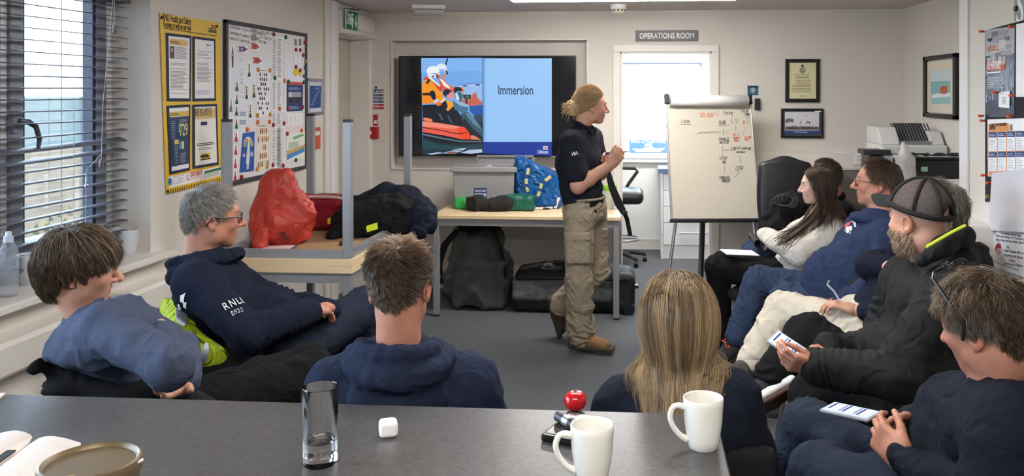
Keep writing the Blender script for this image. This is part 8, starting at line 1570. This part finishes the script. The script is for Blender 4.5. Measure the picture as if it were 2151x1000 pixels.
def beard(nm, h, parent, body, n, pal, zmax, L=.016, seed=1):
    me = body.data; W = wm(body); V = np.array([W @ v.co for v in me.vertices]); P = h.L(V); N_ = np.array([v.normal for v in me.vertices]) @ np.array(W.to_3x3()).T
    ok = (P[:,2] < zmax-.5*np.clip(-P[:,1]+.02,0,.1)+.25*np.clip(.02-P[:,1],0,.05)) & (P[:,1] > -.03) & (P[:,2] > -.125) & (np.linalg.norm(P, axis=1) < .16) & ~((np.abs(P[:,0]) < .020) & (np.abs(P[:,2]+.058) < .009)) & (np.abs(P[:,0]) < .07)
    ok &= ~((P[:,2] > -.042) & (np.abs(P[:,0]) < .03)); idx = np.where(ok)[0]; rg = np.random.default_rng(seed)
    if len(idx) == 0: return
    idx = rg.choice(idx, n); b0 = V[idx]+rg.normal(size=(n,3))*.0012; d = N_[idx]*.55+np.array(h.R @ Vector((0,.15,-.75)))+rg.normal(size=(n,3))*.25; d /= np.linalg.norm(d, axis=1, keepdims=True); l = L*(.6+.8*rg.random(n))[:,None]
    X = np.stack([b0, b0+d*l*.5, b0+d*l+np.array((0,0,-.002))], 1); U = np.cross(d, rg.normal(size=(n,3))); U /= np.linalg.norm(U, axis=1, keepdims=True); B = np.cross(d, U); rr = np.array((.0009,.0008,.0003))[None,:,None]
    ring = np.stack([X+rr*(U[:,None]*math.cos(a)+B[:,None]*math.sin(a)) for a in (0,2.09,4.19)], 2); Vv = ring.reshape(-1,3); bs = np.arange(n)[:,None,None]*9+np.arange(2)[None,:,None]*3; j = np.arange(3)[None,None,:]; Q = np.stack([bs+j, bs+(j+1) % 3, bs+3+(j+1) % 3, bs+3+j], -1).reshape(-1,4)
    C = np.repeat(np.array(pal)[rg.integers(0,len(pal),n)]*(.75+.5*rg.random((n,1))), 9, axis=0); return link(nm, npmesh(nm, Vv, Q, [M_hair], C), parent)
body = [c for c in e.children if c.name.startswith('body')][0]
beard('beard', h, e, body, 3600, ((.28,.17,.10),(.36,.24,.15),(.18,.11,.065),(.42,.31,.22)), -.030, .016, 9)
chair(J, facing(1930,760,-58), 'black padded chair under the bearded man in the cap')
def phone_at(nm, lab, c, u, v, w, l):
    """c centre, u short edge, v long edge"""
    u, v = nrm(u), nrm(v); n = u.cross(v); v = n.cross(u); n = n if n.z > 0 else -n; R = Matrix((u, v, n)).transposed(); E_ = empty(nm, c, lab, 'phone'); bevel(MB().box((-w/2,-l/2,-.010), (w/2,l/2,0), mat('clear_phone_case', S(150,152,156), .3), R, c).build('case', E_), .004)
    MB().box((-w/2+.005,-l/2+.006,0), (w/2-.005,l/2-.006,.001), mat('phone_screen_lit', S(170,184,214), .2, emit=(S(196,208,232), .30)), R, c).build('screen', E_); b = MB(); W_, NV = mat('phone_screen_white', (.8,.8,.8), .2, emit=(S(226,230,238), .35)), mat('phone_screen_navy', S(34,48,92), .2, emit=(S(40,60,120), .3)); r = random.Random(len(nm)+int(l*1000))
    for k in range(11): y = l/2-.016-k*(l-.03)/11; b.box((-w/2+.009,y-.0075,.0011), (w/2-.010-.012*r.random(),y-.001,.0013), [NV,W_,W_,flat(110,124,160,.3)][k % 4 if k else 0], R, c)
    b.build('screen_text', E_); return E_
uv = at(1690,742,3.02)-at(1676,756,2.99)
phone_at('held_phone', 'phone with a lit text screen held by the bearded man in the cap', at(1657,727,3.075), at(1640,744,3.04)-at(1674,710,3.11), at(1640,700,3.12)-at(1676,756,3.02), .078, .160)
# ------------------------------------------------------------------ man at the right front
J = joints(P=(1935,1062,2.40), C=(2070,935,2.26), N=(2090,818,2.2), SL=(2124,886,2.02), SR=(2005,856,2.37), EL=(2066,1085,2.0), ER=(1990,990,2.56), WL=(1900,966,2.22), WR=(1920,893,2.44), HL=(1905,1085,2.3), HR=(1900,1025,2.52), KL=(1722,995,2.56), KR=(1702,898,2.78), AL=(1660,1200,2.7), AR=(1598,1085,2.82))
h = Head(at(2070,690,2.2), facing(2070,690,-60,-.22), 1.04, -4); stats('right', J, h)
e = person(J, 'person, man with tousled brown grey hair, spectacles pushed up and hands clasped')
parts = [head_mesh(h, J['N'], SK['ruddy'], neck=.062, nose=1.1, res=.0026, scalp=((.10,.07,.05),HL_R,.7)), core(J, SK['ruddy'])]
lo, hi = bounds([J['WR'],J['WL']], .18); parts.append(arm_mesh([], [dict(w=J['WL'], d=at(1832,900,2.32)-J['WL'], n=at(1900,880,2.45)-J['WL'], right=False, curl=(.50,.55,.6,.65), thumb=(.8,.5,.3), s=1.04), dict(w=J['WR'], d=at(1835,915,2.36)-J['WR'], n=at(1880,960,2.25)-J['WR'], right=True, curl=(.35,.42,.5,.55), thumb=(.85,.4,.2), s=1.04)], SK['ruddy'], lo, hi, .0024)); combine('body', parts, e, M_skin)
m = fab('dark_navy_hoodie', (28,32,42)); f = top_field(J, 1.1, (.084,.072,.05), sh=.074); cloth('hoodie', f, m, e, .009, 7, arm_folds(J, .010), seed=86); cuffs(J, e, m, .040, ln=.06); hood(J, e, m, 1.05, 87, .06)
cloth('jeans', legs_field(J, (.108,.088,.072)), M_jeand, e, .006, 9, leg_folds(J, .006), seed=89)
def c11(d, col, rg): k = .75*np.clip((np.abs(d[:,0])-.62)*3, 0, 1)[:,None]*(d[:,2] < .35)[:,None]*(d[:,1] > -.5)[:,None]*np.clip(1.1-1.4*(d[:,2]+.1), 0, 1)[:,None]; c = col*(1-k)+np.array((.27,.25,.22))*k*(.6+.7*rg.random((len(d),1))); f_ = np.clip((d[:,1]-.35)*2, 0, 1)[:,None]*np.clip(d[:,2]*2-.4, 0, 1)[:,None]; return c*(1-f_*.7)+np.array((.24,.175,.105))*f_*.7
hair('hair', h, e, 5600, HL_M, .062, 8, .0011, .34, (.15,-.45,.88), .55, .03, .55, ((.10,.060,.034),(.15,.095,.055),(.060,.037,.022)), .018, 90, clump=.55, ncl=18, colf=c11, cap=1.05, Lfun=lambda d: .5+.8*np.clip(d[:,2]+.15,0,1), follow=.58, wave=.16)
TU = Matrix.Rotation(1.02, 3, 'X')
glasses(h, e, mat('black_spectacle_frame', S(20,19,20), .3), thin_glass('spectacle_lens', (.95,.95,.95), .25), r=.0026, temple=.0042, up=lambda p: Vector((0,.004,.040))+TU @ Vector((p[0]*1.30, p[1]*1.2+.006, p[2]*1.2)))
phone_at('lap_phone', 'phone with a lit text screen lying on the thigh of the front right man', at(1786,862,2.56), at(1815,895,2.48)-at(1855,872,2.55), at(1725,845,2.68)-at(1840,892,2.46), .082, .168)
chair(J, facing(2000,960,-58), 'black padded chair under the man with spectacles on his head')
# ================================================================== camera, sky, sun
sc = bpy.context.scene
cd = bpy.data.cameras.new('camera'); cam = bpy.data.objects.new('camera', cd); COL.objects.link(cam); sc.camera = cam
cd.sensor_fit = 'HORIZONTAL'; cd.sensor_width = 36; cd.lens = F/2151*36
cd.shift_x = (1075.5-CX)/2151; cd.shift_y = (CY-500)/2151; cd.clip_start = .05; cd.clip_end = 3000
cam.location = (0,0,EYE); cam.rotation_euler = (PI/2, 0, YAW)
w = bpy.data.worlds.new('sky'); sc.world = w; w.use_nodes = True
bg = w.node_tree.nodes['Background']; bg.inputs[0].default_value = (.62,.80,1.0,1); bg.inputs[1].default_value = 19.0
sd = bpy.data.lights.new('sun', 'SUN'); sd.energy = 22; sd.angle = .01; sd.color = (1,.95,.86)
so = bpy.data.objects.new('sun', sd); COL.objects.link(so); so.rotation_euler = Vector((-.75,.35,-.75)).to_track_quat('-Z','Y').to_euler(); so.location = (20,-10,20)
sc.view_settings.view_transform = 'Standard'; sc.view_settings.look = 'None'; sc.view_settings.exposure = 0; sc.view_settings.gamma = 1; sc.view_settings.use_curve_mapping = False
